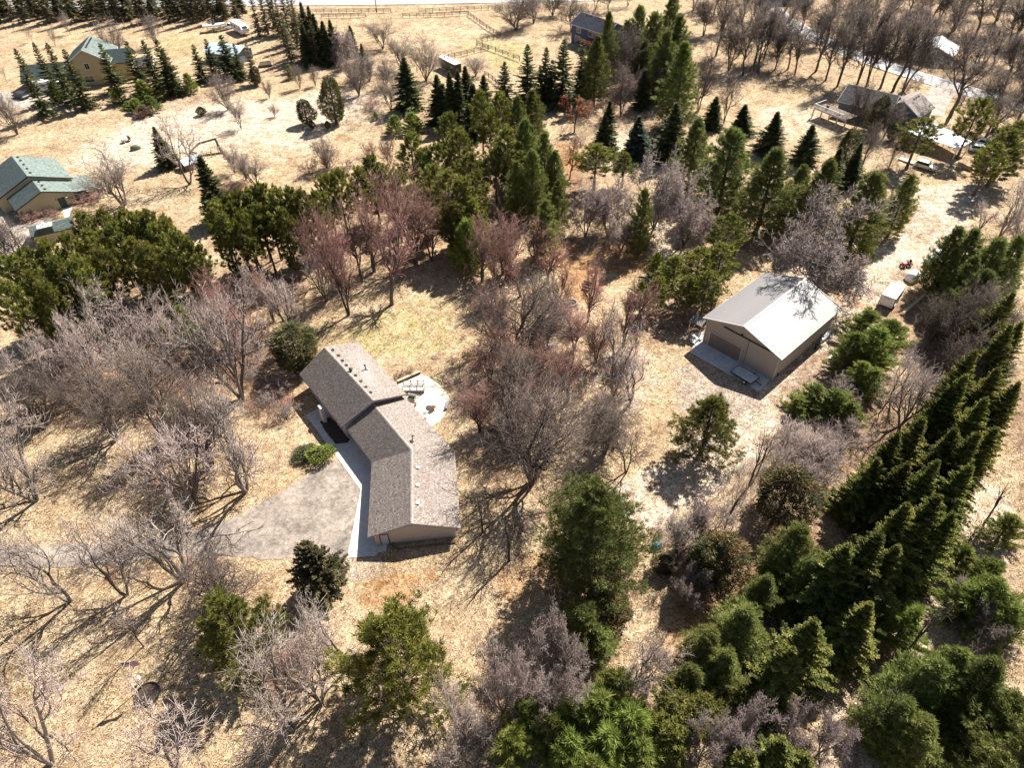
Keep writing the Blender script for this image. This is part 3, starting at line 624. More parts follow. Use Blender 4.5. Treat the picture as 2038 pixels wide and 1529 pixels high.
# ribs of the wall sheets
rb = MB(); fs = BL/2-BO; ft = BW-BO
for t in np.arange(-ft+.15, ft, .30):
    zt = BE-.1+.1+(BR-BE)*(1-abs(t)/ft)-.18
    for s in (-1, 1): rb.beam(bp(s*(fs+.014), t, 0), bp(s*(fs+.014), t, zt), .07, .03)
for s in np.arange(-fs+.15, fs, .30):
    for t in (-1, 1): rb.beam(bp(s, t*(ft+.014), 0), bp(s, t*(ft+.014), BE-.25), .03, .07)
rb.build('wall_ribs', M['barnwall'], barn, kind='stuff')
mb = MB()
for s in (-1, 1):
    for t in (-1, 1): mb.box(bp(s*(fs+.02), t*(ft+.02), BE/2-.08), (.16, .16, BE-.16), A)
mb.build('corner_trim', M['barntrim'], barn)
# front wall features, read where they stand on the wall
pf = bp(fs, 0, 0)
def wp(zx, zy): h_ = hit(1340+zx/5.272, 520+zy/5.272, pf, bd); return np.dot(h_-bc, bn), h_[2]
def fr(mb, t0, t1, z0, z1, o=.03, th=.05): mb.hexa([bp(fs+o, t0, z0), bp(fs+o, t1, z0), bp(fs+o+th, t1, z0), bp(fs+o+th, t0, z0)], [bp(fs+o, t0, z1), bp(fs+o, t1, z1), bp(fs+o+th, t1, z1), bp(fs+o+th, t0, z1)]); return mb
(ta, za_), (tb_, zb_) = wp(400, 740), wp(718, 908); dt0, dt1, dz1 = ta-.05, tb_+.05, (za_+zb_)/2
dr = fr(MB(), dt0, dt1, .03, dz1, .03, .03).build('overhead_door', M['barndoor'], barn)
for k in range(5):
    h_ = dz1/5; fr(MB(), dt0+.03, dt1-.03, .05+k*h_, (k+1)*h_-.02, .062, .035).build('door_panel', M['barndoor'], dr)
mb = fr(MB(), dt0-.14, dt0, .03, dz1+.14, .03, .09); fr(mb, dt1, dt1+.14, .03, dz1+.14, .03, .09); fr(mb, dt0, dt1, dz1, dz1+.14, .03, .09); mb.build('door_frame', M['barntrim'], dr)
(t1_, z1_), (t2_, z2_) = wp(535, 683), wp(1015, 940); zt = (z1_+z2_)/2
tk = fr(MB(), t1_, min(t2_, ft), zt-.09, zt+.09, .03, .14).build('door_track', M['dark'], barn)
tv, zv = wp(800, 850); tv2, _ = wp(740, 1070)
tvm = (tv+tv2)/2
sdm = fr(MB(), tvm, ft-.12, .06, zt-.12, .03, .05).build('sliding_door', M['barnwall'], barn)
rs = MB()
for t in np.arange(tvm+.1, ft-.15, .30): fr(rs, t, t+.07, .06, zt-.14, .083, .03)
rs.build('door_ribs', M['barnwall'], sdm, kind='stuff')
fr(MB(), tvm-.06, tvm, .06, zt-.12, .03, .10).build('door_edge', M['dark'], sdm)
lt = wp(726, 772); mb = MB(); mb.box(bp(fs+.2, lt[0], lt[1]+.1), (.3, .2, .2), A); mb.build('wall_lamp', M['dark'], barn)
# small porch roof on the left corner, on two posts
zp = 3.1
porch = [G(1371.5, 637.5, 2.75), G(1386, 624.5, 3.45), G(1408, 634.5, 3.45), G(1396, 650.5, 2.75)]
mb = MB(); mb.hexa([p-[0, 0, .12] for p in porch], porch); pr = mb.build('porch_roof', M['barnroof'], barn)
for k in range(6):
    a = porch[0]+(porch[3]-porch[0])*(k+.5)/6; b = porch[1]+(porch[2]-porch[1])*(k+.5)/6; mb = MB(); mb.beam(a+[0, 0, .02], b+[0, 0, .02], .07, .05); mb.build('roof_rib', M['barnroof'], pr)
for p in (porch[0], porch[3]):
    mb = MB(); p_ = p+(porch[2]-p)*.08; mb.tube((p_[0], p_[1], 0), (p_[0], p_[1], p[2]-.12), .09); mb.build('porch_post', M['barntrim'], barn)
mb = MB(); a, b = porch[3]+[0, 0, -.5], porch[2]+[0, 0, -.6]; mb.beam(a, b, .08, .8); mb.build('porch_side', M['dark'], barn)
wd = wall_window(barn, foot[1][:2], foot[0][:2], 2.2, 3.4, 1.2, 2.2, sign=-1)
wall_door(barn, foot[1][:2], foot[0][:2], .8, 1.7, 2.05, M['white'], 'side_door', sign=-1)
# apron in front of the barn
ap = [(1371.6, 701), (1509, 779), (1533.5, 756.5), (1545, 745), (1470, 700), (1410, 668), (1396, 660), (1384, 662), (1375, 668), (1372, 678), (1377, 684), (1385.5, 688.5)]
sheet('concrete_apron', ap, .03, M['concrete'], n=3)

# ------------------------------------------------------------------ wheels, trailers, vehicles
def wheel(root, p, r, w, ax, m_rim=None, name='wheel'):
    """tyre with rim and hub, axle along ax (root frame)"""
    p = np.array(p, float); ax = unit(ax); mb = MB()
    u = np.array([0, 0, 1.]); v = np.cross(ax, u)
    ring = lambda rr, o: [p+ax*o+(u*math.cos(t)+v*math.sin(t))*rr for t in np.linspace(0, 2*math.pi, 16, endpoint=False)]
    rings = [ring(r*.62, -w/2), ring(r*.93, -w/2), ring(r, -w*.3), ring(r, w*.3), ring(r*.93, w/2), ring(r*.62, w/2)]
    V = [q for g in rings for q in g]; F = [(k*16+i, k*16+(i+1) % 16, (k+1)*16+(i+1) % 16, (k+1)*16+i) for k in range(5) for i in range(16)]
    mb.add(V, F); t = local_build(mb, name, M['rubber'], root)
    mb = MB(); mb.tube(p-ax*w*.42, p+ax*w*.42, r*.62, n=14); mb.tube(p-ax*w*.5, p+ax*w*.5, r*.2, n=8); local_build(mb, 'rim', m_rim or M['galv'], root, parent=t)
    return t
def frame_from(u0, v0, u1, v1, z=0):
    a, b = G(u0, v0, z), G(u1, v1, z); return (a+b)/2, math.atan2(b[1]-a[1], b[0]-a[0]), np.linalg.norm(b-a)
def local_box(mb, x0, x1, y0, y1, z0, z1, mi=0, tx=0, ty=0):
    return mb.hexa([(x0, y0, z0), (x1, y0, z0), (x1, y1, z0), (x0, y1, z0)], [(x0+tx, y0+ty, z1), (x1-tx, y0+ty, z1), (x1-tx, y1-ty, z1), (x0+tx, y1-ty, z1)], mi)
# flat utility trailer parked on the apron
Q = [G(1340+a/5.272, 520+b/5.272, .62) for a, b in ((605, 1165), (690, 1095), (905, 1195), (815, 1295))]
c0 = sum(Q)/4; rz = math.atan2(*(Q[3]-Q[0])[1::-1]); Lx = np.linalg.norm(Q[3]-Q[0]); Wy = np.linalg.norm(Q[1]-Q[0])
tr = thing('utility_trailer', 'flat deck utility trailer parked on the concrete before the tan barn', 'trailer', (c0[0], c0[1], .03), rz=rz)
for k in range(5):
    mb = MB(); local_box(mb, -Lx/2, Lx/2, -Wy/2+k*Wy/5+.01, -Wy/2+(k+1)*Wy/5-.01, .54, .59); local_build(mb, 'deck_board', M['concrete'], tr)
mb = MB(); 
for y in (-Wy/2-.03, Wy/2+.03): local_box(mb, -Lx/2, Lx/2, y-.03, y+.03, .46, .64)
for x in (-Lx/2-.03, Lx/2+.03): local_box(mb, x-.03, x+.03, -Wy/2-.06, Wy/2+.06, .44, .63)
mb.beam((Lx/2+.06, 0, .5), (Lx/2+1.2, 0, .45), .1, .1); local_build(mb, 'frame', M['dark'], tr)
for y in (-Wy/2-.16, Wy/2+.16): wheel(tr, (Lx/2-1.0, y, .33), .33, .2, (0, 1, 0), M['white'])
mb = MB(); mb.tube((Lx/2+1.0, .0, .0), (Lx/2+1.0, 0, .6), .04); local_build(mb, 'jack', M['dark'], tr)
# white cargo trailer near the right hand trees: roof corners read from the photograph
Hc = 2.5
K = [G(1755.5, 585.5, Hc), G(1787.5, 597.5, Hc), G(1818, 578, Hc), G(1793, 556.5, Hc)]
ex = unit(K[1]-K[0]); ey = np.array([-ex[1], ex[0], 0]); Wc = 2.35; Lc = 4.6
c0 = K[0]+ex*Wc/2+ey*Lc/2; rz = math.atan2(ex[1], ex[0])
ct = thing('cargo_trailer', 'white enclosed cargo trailer with dark lettering on its end, under the pines', 'trailer', (c0[0], c0[1], 0), rz=rz)
mb = MB(); local_box(mb, -Wc/2, Wc/2, -Lc/2, Lc/2, .45, Hc); local_build(mb, 'body', M['white'], ct)
mb = MB()
for x in (-Wc/2, Wc/2): 
    for y in (-Lc/2, Lc/2): local_box(mb, x-.03, x+.03, y-.03, y+.03, .43, Hc+.02)
local_box(mb, -Wc/2-.03, Wc/2+.03, -Lc/2-.035, -Lc/2+.03, Hc-.09, Hc+.02); local_box(mb, -Wc/2-.03, Wc/2+.03, -Lc/2-.035, -Lc/2+.03, .40, .52)
local_build(mb, 'edge_trim', M['dark'], ct)
for x in (-.85, .85):
    mb = MB(); local_box(mb, x-.12, x+.12, -Lc/2-.05, -Lc/2-.012, .75, .86); local_build(mb, 'tail_lamp', M['redwood'], ct)
# the lettering: five dark strokes too worn to read, as dark marks of the same size
lm = MB()
for k, (pts) in enumerate([[(-.62, .26), (-.55, .05), (-.42, .16), (-.38, .02)], [(-.30, .22), (-.20, .24), (-.24, .02), (-.14, .02)], [(-.06, .24), (.08, .22), (.06, .03), (-.06, .04), (-.06, .24)], [(.16, .20), (.2, .02), (.30, .14), (.36, .0)], [(.42, .14), (.54, .1)]]):
    for a, b in zip(pts[:-1], pts[1:]): lm.beam((a[0], -Lc/2-.012, 1.98+a[1]), (b[0], -Lc/2-.012, 1.98+b[1]), .012, .055)
local_build(lm, 'lettering', M['black'], ct)
for x in (-Wc/2-.05, Wc/2+.05):
    wheel(ct, (x, -Lc/2+1.0, .38), .38, .24, (1, 0, 0), M['white'])
    mb = MB(); local_box(mb, x-.13, x+.13, -Lc/2+.5, -Lc/2+1.5, .78, .84); local_build(mb, 'mudguard', M['dark'], ct)
mb = MB(); mb.beam((0, Lc/2, .45), (0, Lc/2+1.2, .45), .1, .1); local_build(mb, 'tongue', M['dark'], ct)
# long plank ramp lying beside it
mb = MB(); mb.beam(G(1794, 627)+[0, 0, .12], G(1836, 592)+[0, 0, .3], .55, .08); tag(mb.build('plank', M['lumber']), 'long pale plank lying beside the white cargo trailer', 'plank')
# rounded white covered things behind it
def cover_lump(u, v, L, W, H, rz, label, m):
    q = G(u, v); mb = MB()
    V = []; n = 18
    prof = [(1, 0), (1.02, .25), (.97, .55), (.84, .8), (.55, .95), (.15, 1.0)]
    for r_, z in prof:
        for k in range(n):
            t = 2*math.pi*k/n; rr = r_*(1+.05*math.sin(3*t+z*4)+.03*math.sin(7*t)); e = (abs(math.cos(t))**3+abs(math.sin(t))**3)**(-1/3)
            x, y = rr*e*math.cos(t)*L/2, rr*e*math.sin(t)*W/2
            V.append((q[0]+x*math.cos(rz)-y*math.sin(rz), q[1]+x*math.sin(rz)+y*math.cos(rz), z*H*(1+.06*math.sin(t*2))))
    F = [(k*n+i, k*n+(i+1) % n, (k+1)*n+(i+1) % n, (k+1)*n+i) for k in range(5) for i in range(n)]+[tuple(5*n+i for i in range(n))]
    mb.add(V, F); return tag(mb.build('tarp_covered_load', m, smooth=True), label, 'covered load')
cover_lump(1815, 556, 2.6, 2.1, 1.7, .6, 'round white tarp covered load behind the cargo trailer', M['white'])
cover_lump(1858, 520, 5.5, 2.2, 1.9, .75, 'long white tarp covered load under the pines by the lane', M['white'])
# red garden tractor
q, rz, _ = frame_from(1792, 533, 1812, 527); tc = thing('garden_tractor', 'small red garden tractor at the edge of the lane', 'tractor', q, rz=rz)
mb = MB(); local_box(mb, -1.0, .25, -.32, .32, .45, .95, tx=.1, ty=.06); local_build(mb, 'bonnet', M['red'], tc)
mb = MB(); local_box(mb, .2, 1.0, -.5, .5, .5, .72, tx=.08, ty=.05); local_build(mb, 'rear_fender', M['red'], tc)
mb = MB(); local_box(mb, .42, .85, -.24, .24, .72, .85); local_box(mb, .8, .92, -.24, .24, .8, 1.25); local_build(mb, 'seat', M['black'], tc)
mb = MB(); mb.tube((.1, 0, .9), (.25, 0, 1.2), .025); mb.lathe((.25, 0, 1.18), [(.2, 0), (.2, .04), (.05, .05)], 12); local_build(mb, 'steering_wheel', M['black'], tc)
for x, r_ in ((-.75, .26), (.62, .42)):
    for y in (-.5, .5): wheel(tc, (x, y, r_), r_, .22, (0, 1, 0), M['white'])
mb = MB(); local_box(mb, -.2, .5, -.62, .62, .18, .36); local_build(mb, 'mower_deck', M['dark'], tc)
# white sheet of metal lying on the grass
mb = MB(); Q = [G(1649, 712, .2), G(1663, 718, .2), G(1683, 699, .2), G(1671, 692, .2)]; mb.hexa([p-[0, 0, .05] for p in Q], Q); pl = tag(mb.build('metal_sheet', M['whiteroof']), 'flat white metal sheet lying on the grass beside the barn', 'metal sheet')
mb = MB(); Q2 = [sum(Q)/4+(p-sum(Q)/4)*.9-[0, 0, .08] for p in Q]; mb.hexa([p-[0, 0, .1] for p in Q2], Q2); mb.build('bearer', M['wood'], pl)
# things along the barn's right wall
q, rz, _ = frame_from(1633, 682, 1650, 661); cn = thing('overturned_canoe', 'pale canoe leaning upside down along the right wall of the tan barn', 'canoe', q, rz=rz)
V = []; n = 9; F = []
for i, t in enumerate(np.linspace(-1, 1, 11)):
    w_ = .42*(1-abs(t)**2.2)+.02
    for k in range(n): a = math.pi*k/(n-1); V.append((t*2.2, math.cos(a)*w_, .25+.42*math.sin(a)*(1-.25*abs(t)**3)))
F = [(i*n+k, i*n+k+1, (i+1)*n+k+1, (i+1)*n+k) for i in range(10) for k in range(n-1)]
mb = MB(); mb.add(V, F); local_build(mb, 'hull', M['white'], cn)
mb = MB(); mb.beam((-2.2, 0, .64), (2.2, 0, .68), .06, .04)
for y in (-.42, .42): mb.beam((-1.2, y, .26), (1.2, y, .26), .05, .06)
local_build(mb, 'gunwale', M['dark'], cn)
for u, v, rz, lb in ((1545, 748, .4, 'black tyre leaning at the front right corner of the tan barn'), (1613, 686, .9, 'black tyre leaning on the right wall of the tan barn, midway along')):
    q = G(u, v); ty = thing('spare_wheel', lb, 'wheel', q, 'spare wheels by the barn', rz); wheel(ty, (0, 0, .38), .38, .26, (1, 0, .15))
mb = MB(); q = G(1624, 694); mb.lathe(q, [(.3, 0), (.32, .45), (.34, .85), (.28, .9)], 12); tag(mb.build('steel_drum', M['dark']), 'dark steel drum in the shade of the barn wall beside the canoe', 'drum')
q = G(1689, 688); mb = MB(); mb.lathe(q, [(.3, 0), (.45, .25), (.42, .5), (.2, .62), (.02, .64)], 10); tag(mb.build('covered_pump', M['black'], smooth=True), 'black bagged bundle beside the white metal sheet', 'bundle')
patio_list = [(1395, 690, .5)]
c = thing('garden_chair', 'white plastic chair under the small porch of the tan barn', 'chair', G(1394, 676), rz=.8)
for x in (-.25, .25):
    for y in (-.25, .25):
        mb = MB(); mb.tube((x, y, 0), (x*.85, y*.85, .42), .035, n=6); local_build(mb, 'leg', M['white'], c)
mb = MB(); mb.box((0, 0, .44), (.6, .6, .05)); local_build(mb, 'seat', M['white'], c)
mb = MB(); local_box(mb, -.3, .3, .26, .33, .46, 1.05); local_build(mb, 'backrest', M['white'], c)
for x in (-.33, .33):
    mb = MB(); mb.beam((x, -.3, .68), (x, .3, .70), .07, .04); mb.beam((x, -.27, .1), (x, -.27, .68), .05, .05); local_build(mb, 'armrest', M['white'], c)
# ------------------------------------------------------------------ houses farther off
def simple_gable(root, c, a, L, W, ze, zr, m_roof, m_wall, over=.5, course=.3, tab=.6, shing=True, m_f=None, walls=True, sh_m=None):
    """gabled block: ridge along direction a; returns wall corner list far-left, near-left, near-right, far-right"""
    d = np.array([math.cos(a), math.sin(a), 0]); n = np.array([-d[1], d[0], 0]); c = np.array([c[0], c[1], 0])
    P = lambda s, t, z: c+d*s*L/2+n*t*W/2+np.array([0, 0, z])
    rf = roof_pair(root, [P(-1, -1, ze), P(1, -1, ze)], [P(-1, 0, zr), P(1, 0, zr)], [P(-1, 1, ze), P(1, 1, ze)], None, m_roof, shing=False)
    if shing:
        for k, t in enumerate((-1, 1)):
            shingles('shingles', P(-1, t, ze), P(1, t, ze), P(-1, 0, zr), P(1, 0, zr), course, tab, rf, sh_m or m_roof, seed=int(abs(c[0])*10+k))
    foot = [P(-1, -1, 0)+d*over+n*over, P(1, -1, 0)-d*over+n*over, P(1, 1, 0)-d*over-n*over, P(-1, 1, 0)+d*over-n*over]
    if walls: gable_walls(root, [f[:2] for f in foot], ze, zr, m_wall)
    fb = MB()
    for s in (-1, 1):
        for t in (-1, 1): fb.beam(P(s, t, ze-.1), P(s, 0, zr-.1), .06, .24)
    for t in (-1, 1): fb.beam(P(-1, t, ze-.1), P(1, t, ze-.1), .08, .16)
    fb.build('fascia_board', m_f or M['white'], rf)
    return foot, P
def vents(root, P, ss, t, ze, zr, m=None):
    for s in ss:
        q = P(s, t, ze+(zr-ze)*(1-abs(t))); mb = MB(); mb.box(q+[0, 0, .12], (.42, .42, .18)); mb.box(q+[0, 0, .23], (.5, .5, .05), taper=.8); mb.build('roof_vent', m or M['black'], root)
sh_green = tone_mat('green_shingle', [(0, (.085, .108, .095)), (.5, (.145, .178, .158)), (1, (.205, .245, .22))], .85, hue=0, val=0)
sh_slate = tone_mat('slate_shingle', [(0, (.09, .088, .10)), (.5, (.155, .15, .17)), (1, (.23, .225, .25))], .85, hue=0, val=0)
sh_brown = tone_mat('brown_shingle', [(0, (.20, .165, .135)), (.5, (.38, .32, .275)), (1, (.52, .45, .40))], .85, hue=0, val=0)

# tan house with green roofs at the left edge
gh = thing('green_roofed_house', 'tan house with two green gabled roofs at the left edge of the photo', 'house', G(75, 415))
pa = unit(G(54.8, 350.5, 5.6)-G(20.4, 307, 5.6)); ga = math.atan2(pa[1], pa[0])
fR = G(81.7, 381, 5.0); fL = G(37.6, 409, 2.9); fX = G(138, 379, 2.9)
W_ = 2*np.linalg.norm(np.cross(pa, fL-fR)[2]); 
W1 = 12.0
cR = np.array([*fR[:2], 0]); c1 = cR-pa*4.4
foot1, P1 = simple_gable(gh, c1, ga, 8.8, W1, 2.75, 5.0, M['greenroof'], M['tanwall'], m_f=M['greentrim'], sh_m=sh_green)
vents(gh, P1, (.75, .25, -.25), .16, 2.75, 5.0)
r2 = G(54.8, 350.5, 6.2); c2 = np.array([*r2[:2], 0])-pa*6.5
foot2, P2 = simple_gable(gh, c2, ga, 13.0, 15.5, 3.1, 6.2, M['greenroof'], M['tanwall'], m_f=M['greentrim'], sh_m=sh_green)
vents(gh, P2, (.7, .3, -.1, -.5, -.85), .12, 3.1, 6.2)
# open porch roof running on to the right
n1 = np.array([-pa[1], pa[0], 0])
if n1[0] < 0: pass
e0, e1 = P1(.96, 1, 2.70), P1(-.9, 1, 2.70); e2, e3 = e1+n1*4.3+[0, 0, -.6], e0+n1*4.3+[0, 0, -.6]
mb = MB(); mb.hexa([p-[0, 0, .14] for p in (e0, e1, e2, e3)], [e0, e1, e2, e3]); po = mb.build('porch_roof', M['greenroof'], gh)
shingles('shingles', e3, e2, e0, e1, .3, .6, po, sh_green, seed=77)
for p in (e2, e3, (e2+e3)/2):
    mb = MB(); mb.box((p[0]-n1[0]*.2, p[1]-n1[1]*.2, p[2]/2-.1), (.14, .14, p[2]-.2)); mb.build('porch_post', M['greentrim'], gh)
def facing(p, q):
    """order the ends of a wall so that its outer face looks at the camera"""
    p, q = np.array(p[:2]), np.array(q[:2]); d = q-p; n = np.array([d[1], -d[0]])
    return (p, q) if np.dot(n, -(p+q)/2) > 0 else (q, p)
pw_, qw_ = facing(foot1[1], foot1[2])
Lw = np.linalg.norm(qw_-pw_)
wall_door(gh, pw_, qw_, Lw*.70, Lw*.70+1.2, 2.2, M['greentrim'], trim=M['greentrim'])
mb = MB(); lo, hi = on_wall(pw_, qw_, Lw*.66, Lw*.66+.12, 2.15, 2.4, .01, .14); mb.hexa(lo, hi); mb.build('wall_lamp', M['black'], gh)
mb = MB(); lo, hi = on_wall(pw_, qw_, Lw*.84, Lw*.84+.25, 2.3, 2.36, .01, .8); mb.hexa(lo, hi); mb.build('awning_arm', M['white'], gh)
mb = MB(); q = G(132, 404); mb.lathe(q, [(.45, 0), (.5, .5), (.5, .9)], 12); mb.lathe(q, [(.55, .9), (.5, 1.0), (.1, 1.1)], 12); tag(mb.build('kettle_grill', M['white']), 'small white topped grill at the corner of the tan house beside the walkway', 'grill')
# little green roofed shelter with a white cap by the pines
ws = thing('pump_shelter', 'small green roofed shelter with a white box top between walkway and pines', 'shelter', G(112, 470))
q, rz, _ = frame_from(88, 474, 140, 462); 
simple_gable(ws, q, rz, 8.0, 5.0, 2.0, 3.0, M['greenroof'], M['tanwall'], m_f=M['greentrim'], sh_m=sh_green, over=.3)
mb = MB(); b_ = G(92, 456, 2.6); mb.box(b_+[0, 0, .1], (2.4, 1.4, 1.2), rz); mb.build('white_cap', M['greentrim'], ws); mb = MB(); mb.box(b_+[0, 0, .78], (2.7, 1.6, .15), rz); mb.lathe(b_+[-.3, .2, .85], [(.22, 0), (.22, .5), (.28, .55), (.05, .7)], 10); mb.build('cap_lid', M['white'], ws)

# two storey yellow house behind the spruces
yh = thing('yellow_house', 'two storey yellow house with a green roof behind the row of spruces', 'house', G(190, 160))
p0, p1 = G(160, 172), G(222, 166); ad = unit(p1-p0); an = np.array([ad[1], -ad[0], 0])
yc = (p0+p1)/2-an*6.2; ya = math.atan2(an[1], an[0])
fy, PY = simple_gable(yh, yc+an*.0, ya, 13.2, 12.4, 6.0, 9.8, M['greenroof'], M['yellowwall'], m_f=M['white'], sh_m=sh_green)
vents(yh, PY, np.linspace(.55, -.7, 8), .10 if PY(0, 1, 0)[0] > PY(0, -1, 0)[0] else -.10, 6.0, 9.8)
pw_, qw_ = facing(fy[1], fy[2]); Lw = np.linalg.norm(qw_-pw_)
wall_window(yh, pw_, qw_, Lw*.42, Lw*.42+1.1, 4.4, 6.0); wall_window(yh, pw_, qw_, Lw*.30, Lw*.30+2.4, 1.0, 2.6)
rc = yc+ad*7.2+an*.5
simple_gable(yh, rc, math.atan2(ad[1], ad[0]), 8.5, 8.5, 4.9, 7.6, M['greenroof'], M['yellowwall'], m_f=M['greentrim'], sh_m=sh_green)
rc = yc+ad*13.2-an*1.0
simple_gable(yh, rc, math.atan2(ad[1], ad[0]), 6.0, 7.0, 2.8, 4.2, M['blueroof'], M['yellowwall'], sh_m=sh_slate)
lc = yc-ad*11.5+an*2.5
simple_gable(yh, lc, math.atan2(ad[1], ad[0]), 14, 9.5, 2.9, 6.0, M['greenroof'], M['yellowwall'], m_f=M['greentrim'], sh_m=sh_green)

# blue two storey house at the top
bh = thing('blue_house', 'dark blue two storey house with slate roof and red deck among the trees', 'house', G(1165, 85))
p0, p1 = G(1138, 46, 5.6)*[1, 1, 0], G(1188, 62, 5.6)*[1, 1, 0]; ad = unit(p1-p0); an = np.array([ad[1], -ad[0], 0]); Lb = 14.5
bcn = p0+ad*Lb/2-an*4.3
fbh, PB = simple_gable(bh, bcn, math.atan2(ad[1], ad[0]), Lb+1, 9.6, 5.6, 8.0, M['blueroof'], M['bluewall'], sh_m=sh_slate)
sgn = 1 if np.dot(PB(0, 1, 0)-PB(0, -1, 0), an) < 0 else -1
vents(bh, PB, (-.6, -.35, .05, .45), -sgn*.06, 5.6, 8.0)
P_, Q_ = facing(*( (fbh[0], fbh[1]) if np.dot(fbh[0]-fbh[3], an) > 0 else (fbh[3], fbh[2])))
if np.linalg.norm(P_-p0[:2]) > np.linalg.norm(Q_-p0[:2]): pass
for s0, s1, z0, z1 in ((2.4, 4.0, 3.6, 5.0), (7.4, 10.6, 3.5, 4.9), (1.8, 3.9, .3, 2.5)): wall_window(bh, P_, Q_, s0, s1, z0, z1)
dkp = p0+ad*9.3+an*1.7
mb = MB(); mb.box(dkp+[0, 0, 2.3], (4.4, 3.2, .2), math.atan2(ad[1], ad[0])); dk_ = mb.build('deck_floor', M['redwood'], bh)
for s in np.linspace(-2.1, 2.1, 5):
    mb = MB(); q = dkp+ad*s+an*1.55; mb.box(q+[0, 0, 2.9], (.12, .12, 1.1)); mb.build('railing_post', M['redwood'], dk_)
mb = MB(); mb.beam(dkp-ad*2.2+an*1.55+[0, 0, 3.4], dkp+ad*2.2+an*1.55+[0, 0, 3.4], .1, .1); mb.beam(dkp-ad*2.2+an*1.55+[0, 0, 2.9], dkp+ad*2.2+an*1.55+[0, 0, 2.9], .05, .7); mb.build('railing', M['redwood'], dk_)
for s in (-2.0, 2.0):
    mb = MB(); q = dkp+ad*s+an*1.4; mb.box(q+[0, 0, 1.1], (.16, .16, 2.2)); mb.build('deck_post', M['redwood'], bh)
bw = bcn+ad*(Lb/2+4.0)-an*2.5
simple_gable(bh, bw, math.atan2(an[1], an[0]), 9, 8, 3.0, 5.6, M['blueroof'], M['bluewall'], sh_m=sh_slate)

# brown roofed house with the timber deck on the right
rh = thing('deck_house', 'brown roofed house with a raised timber deck in front of the road', 'house', G(1730, 230))
# gable wing toward the viewer, roof edges placed from the photograph at their heights
pk = G(1800.6, 201, 6.2); pb = G(1830, 183.5, 6.2); gd = unit(pk-pb)
gc = np.array([*(pk-gd*4.2)[:2], 0])
fr_, PRg = simple_gable(rh, gc, math.atan2(gd[1], gd[0]), 8.6, 9.4, 3.6, 6.2, M['brownroof'], M['bluegrey'], sh_m=sh_brown, over=.35)
vents(rh, PRg, (.1, -.2, -.5), .14 if PRg(0, 1, 0)[0] > PRg(0, -1, 0)[0] else -.14, 3.6, 6.2)
ra = G(1688.7, 166, 6.4); rb_ = G(1792, 190, 6.4); rd_ = unit(rb_-ra); mc = (ra+rb_)/2
fm_, PM = simple_gable(rh, (mc[0], mc[1]), math.atan2(rd_[1], rd_[0]), np.linalg.norm(rb_-ra), 10.4, 3.6, 6.4, M['brownroof'], M['bluegrey'], sh_m=sh_brown)
pw_, qw_ = facing(fr_[1], fr_[2])
wall_window(rh, pw_, qw_, 1.6, 3.4, 3.0, 4.3); wall_window(rh, pw_, qw_, 5.4, 7.0, .8, 2.6, frame_m=M['brownroof'])
D0, D1 = G(1621, 214, 2.6), G(1684, 239, 2.6); dd = unit(D1-D0); dn = np.array([-dd[1], dd[0], 0]); Ld = np.linalg.norm(D1-D0)
D2, D3 = D1+dn*4.4+dd*1.2, D0+dn*4.4
for k in range(22):
    t0, t1 = k/22, (k+1)/22-.004; mb = MB(); a, b, c_, e = D0+dd*Ld*t0, D0+dd*Ld*t1, D0+dd*Ld*t1+dn*4.4, D0+dd*Ld*t0+dn*4.4
    mb.hexa([q-[0, 0, .08] for q in (a, b, c_, e)], [a, b, c_, e]); mb.build('deck_board', M['wood'], rh)
mb = MB(); mb.beam(D0-[0, 0, .2], D1-[0, 0, .2], .12, .24); mb.build('deck_beam', M['trim'], rh)
for k in range(5):
    q = D0+dd*Ld*k/4; mb = MB(); mb.box((q[0], q[1], 1.2), (.26, .26, 2.4), math.atan2(dd[1], dd[0])); mb.build('deck_post', M['trim'], rh)
for k in range(9):
    q = D0+dd*Ld*k/8; mb = MB(); mb.box((q[0], q[1], 3.1), (.12, .12, 1.0), math.atan2(dd[1], dd[0])); mb.build('railing_post', M['trim'], rh)
mb = MB(); mb.beam(D0+[0, 0, 1.0], D1+[0, 0, 1.0], .14, .1); mb.beam(D0+[0, 0, 1.0], D0+dn*4.2+[0, 0, 1.0], .14, .1); mb.beam(D0+[0, 0, .15], D1+[0, 0, .15], .06, .06)
for k in range(60): q = D0+dd*Ld*k/60; mb.beam(q+[0, 0, .15], q+[0, 0, 1.0], .04, .04)
mb.build('railing', M['trim'], rh)
q = D0+dd*2.6+dn*1.5; mb = MB(); mb.lathe(q, [(.3, 0), (.35, .6), (.38, .9), (.3, 1.1), (.05, 1.2)], 10); tag(mb.build('kettle_grill', M['black']), 'dark covered grill on the raised timber deck', 'grill')
q = D0+dd*6.2+dn*1.6; mb = MB(); mb.lathe(q, [(.12, 0), (.1, .68), (.6, .7), (.6, .74)], 12); tag(mb.build('deck_table', M['dark']), 'small dark round table on the raised timber deck', 'table')
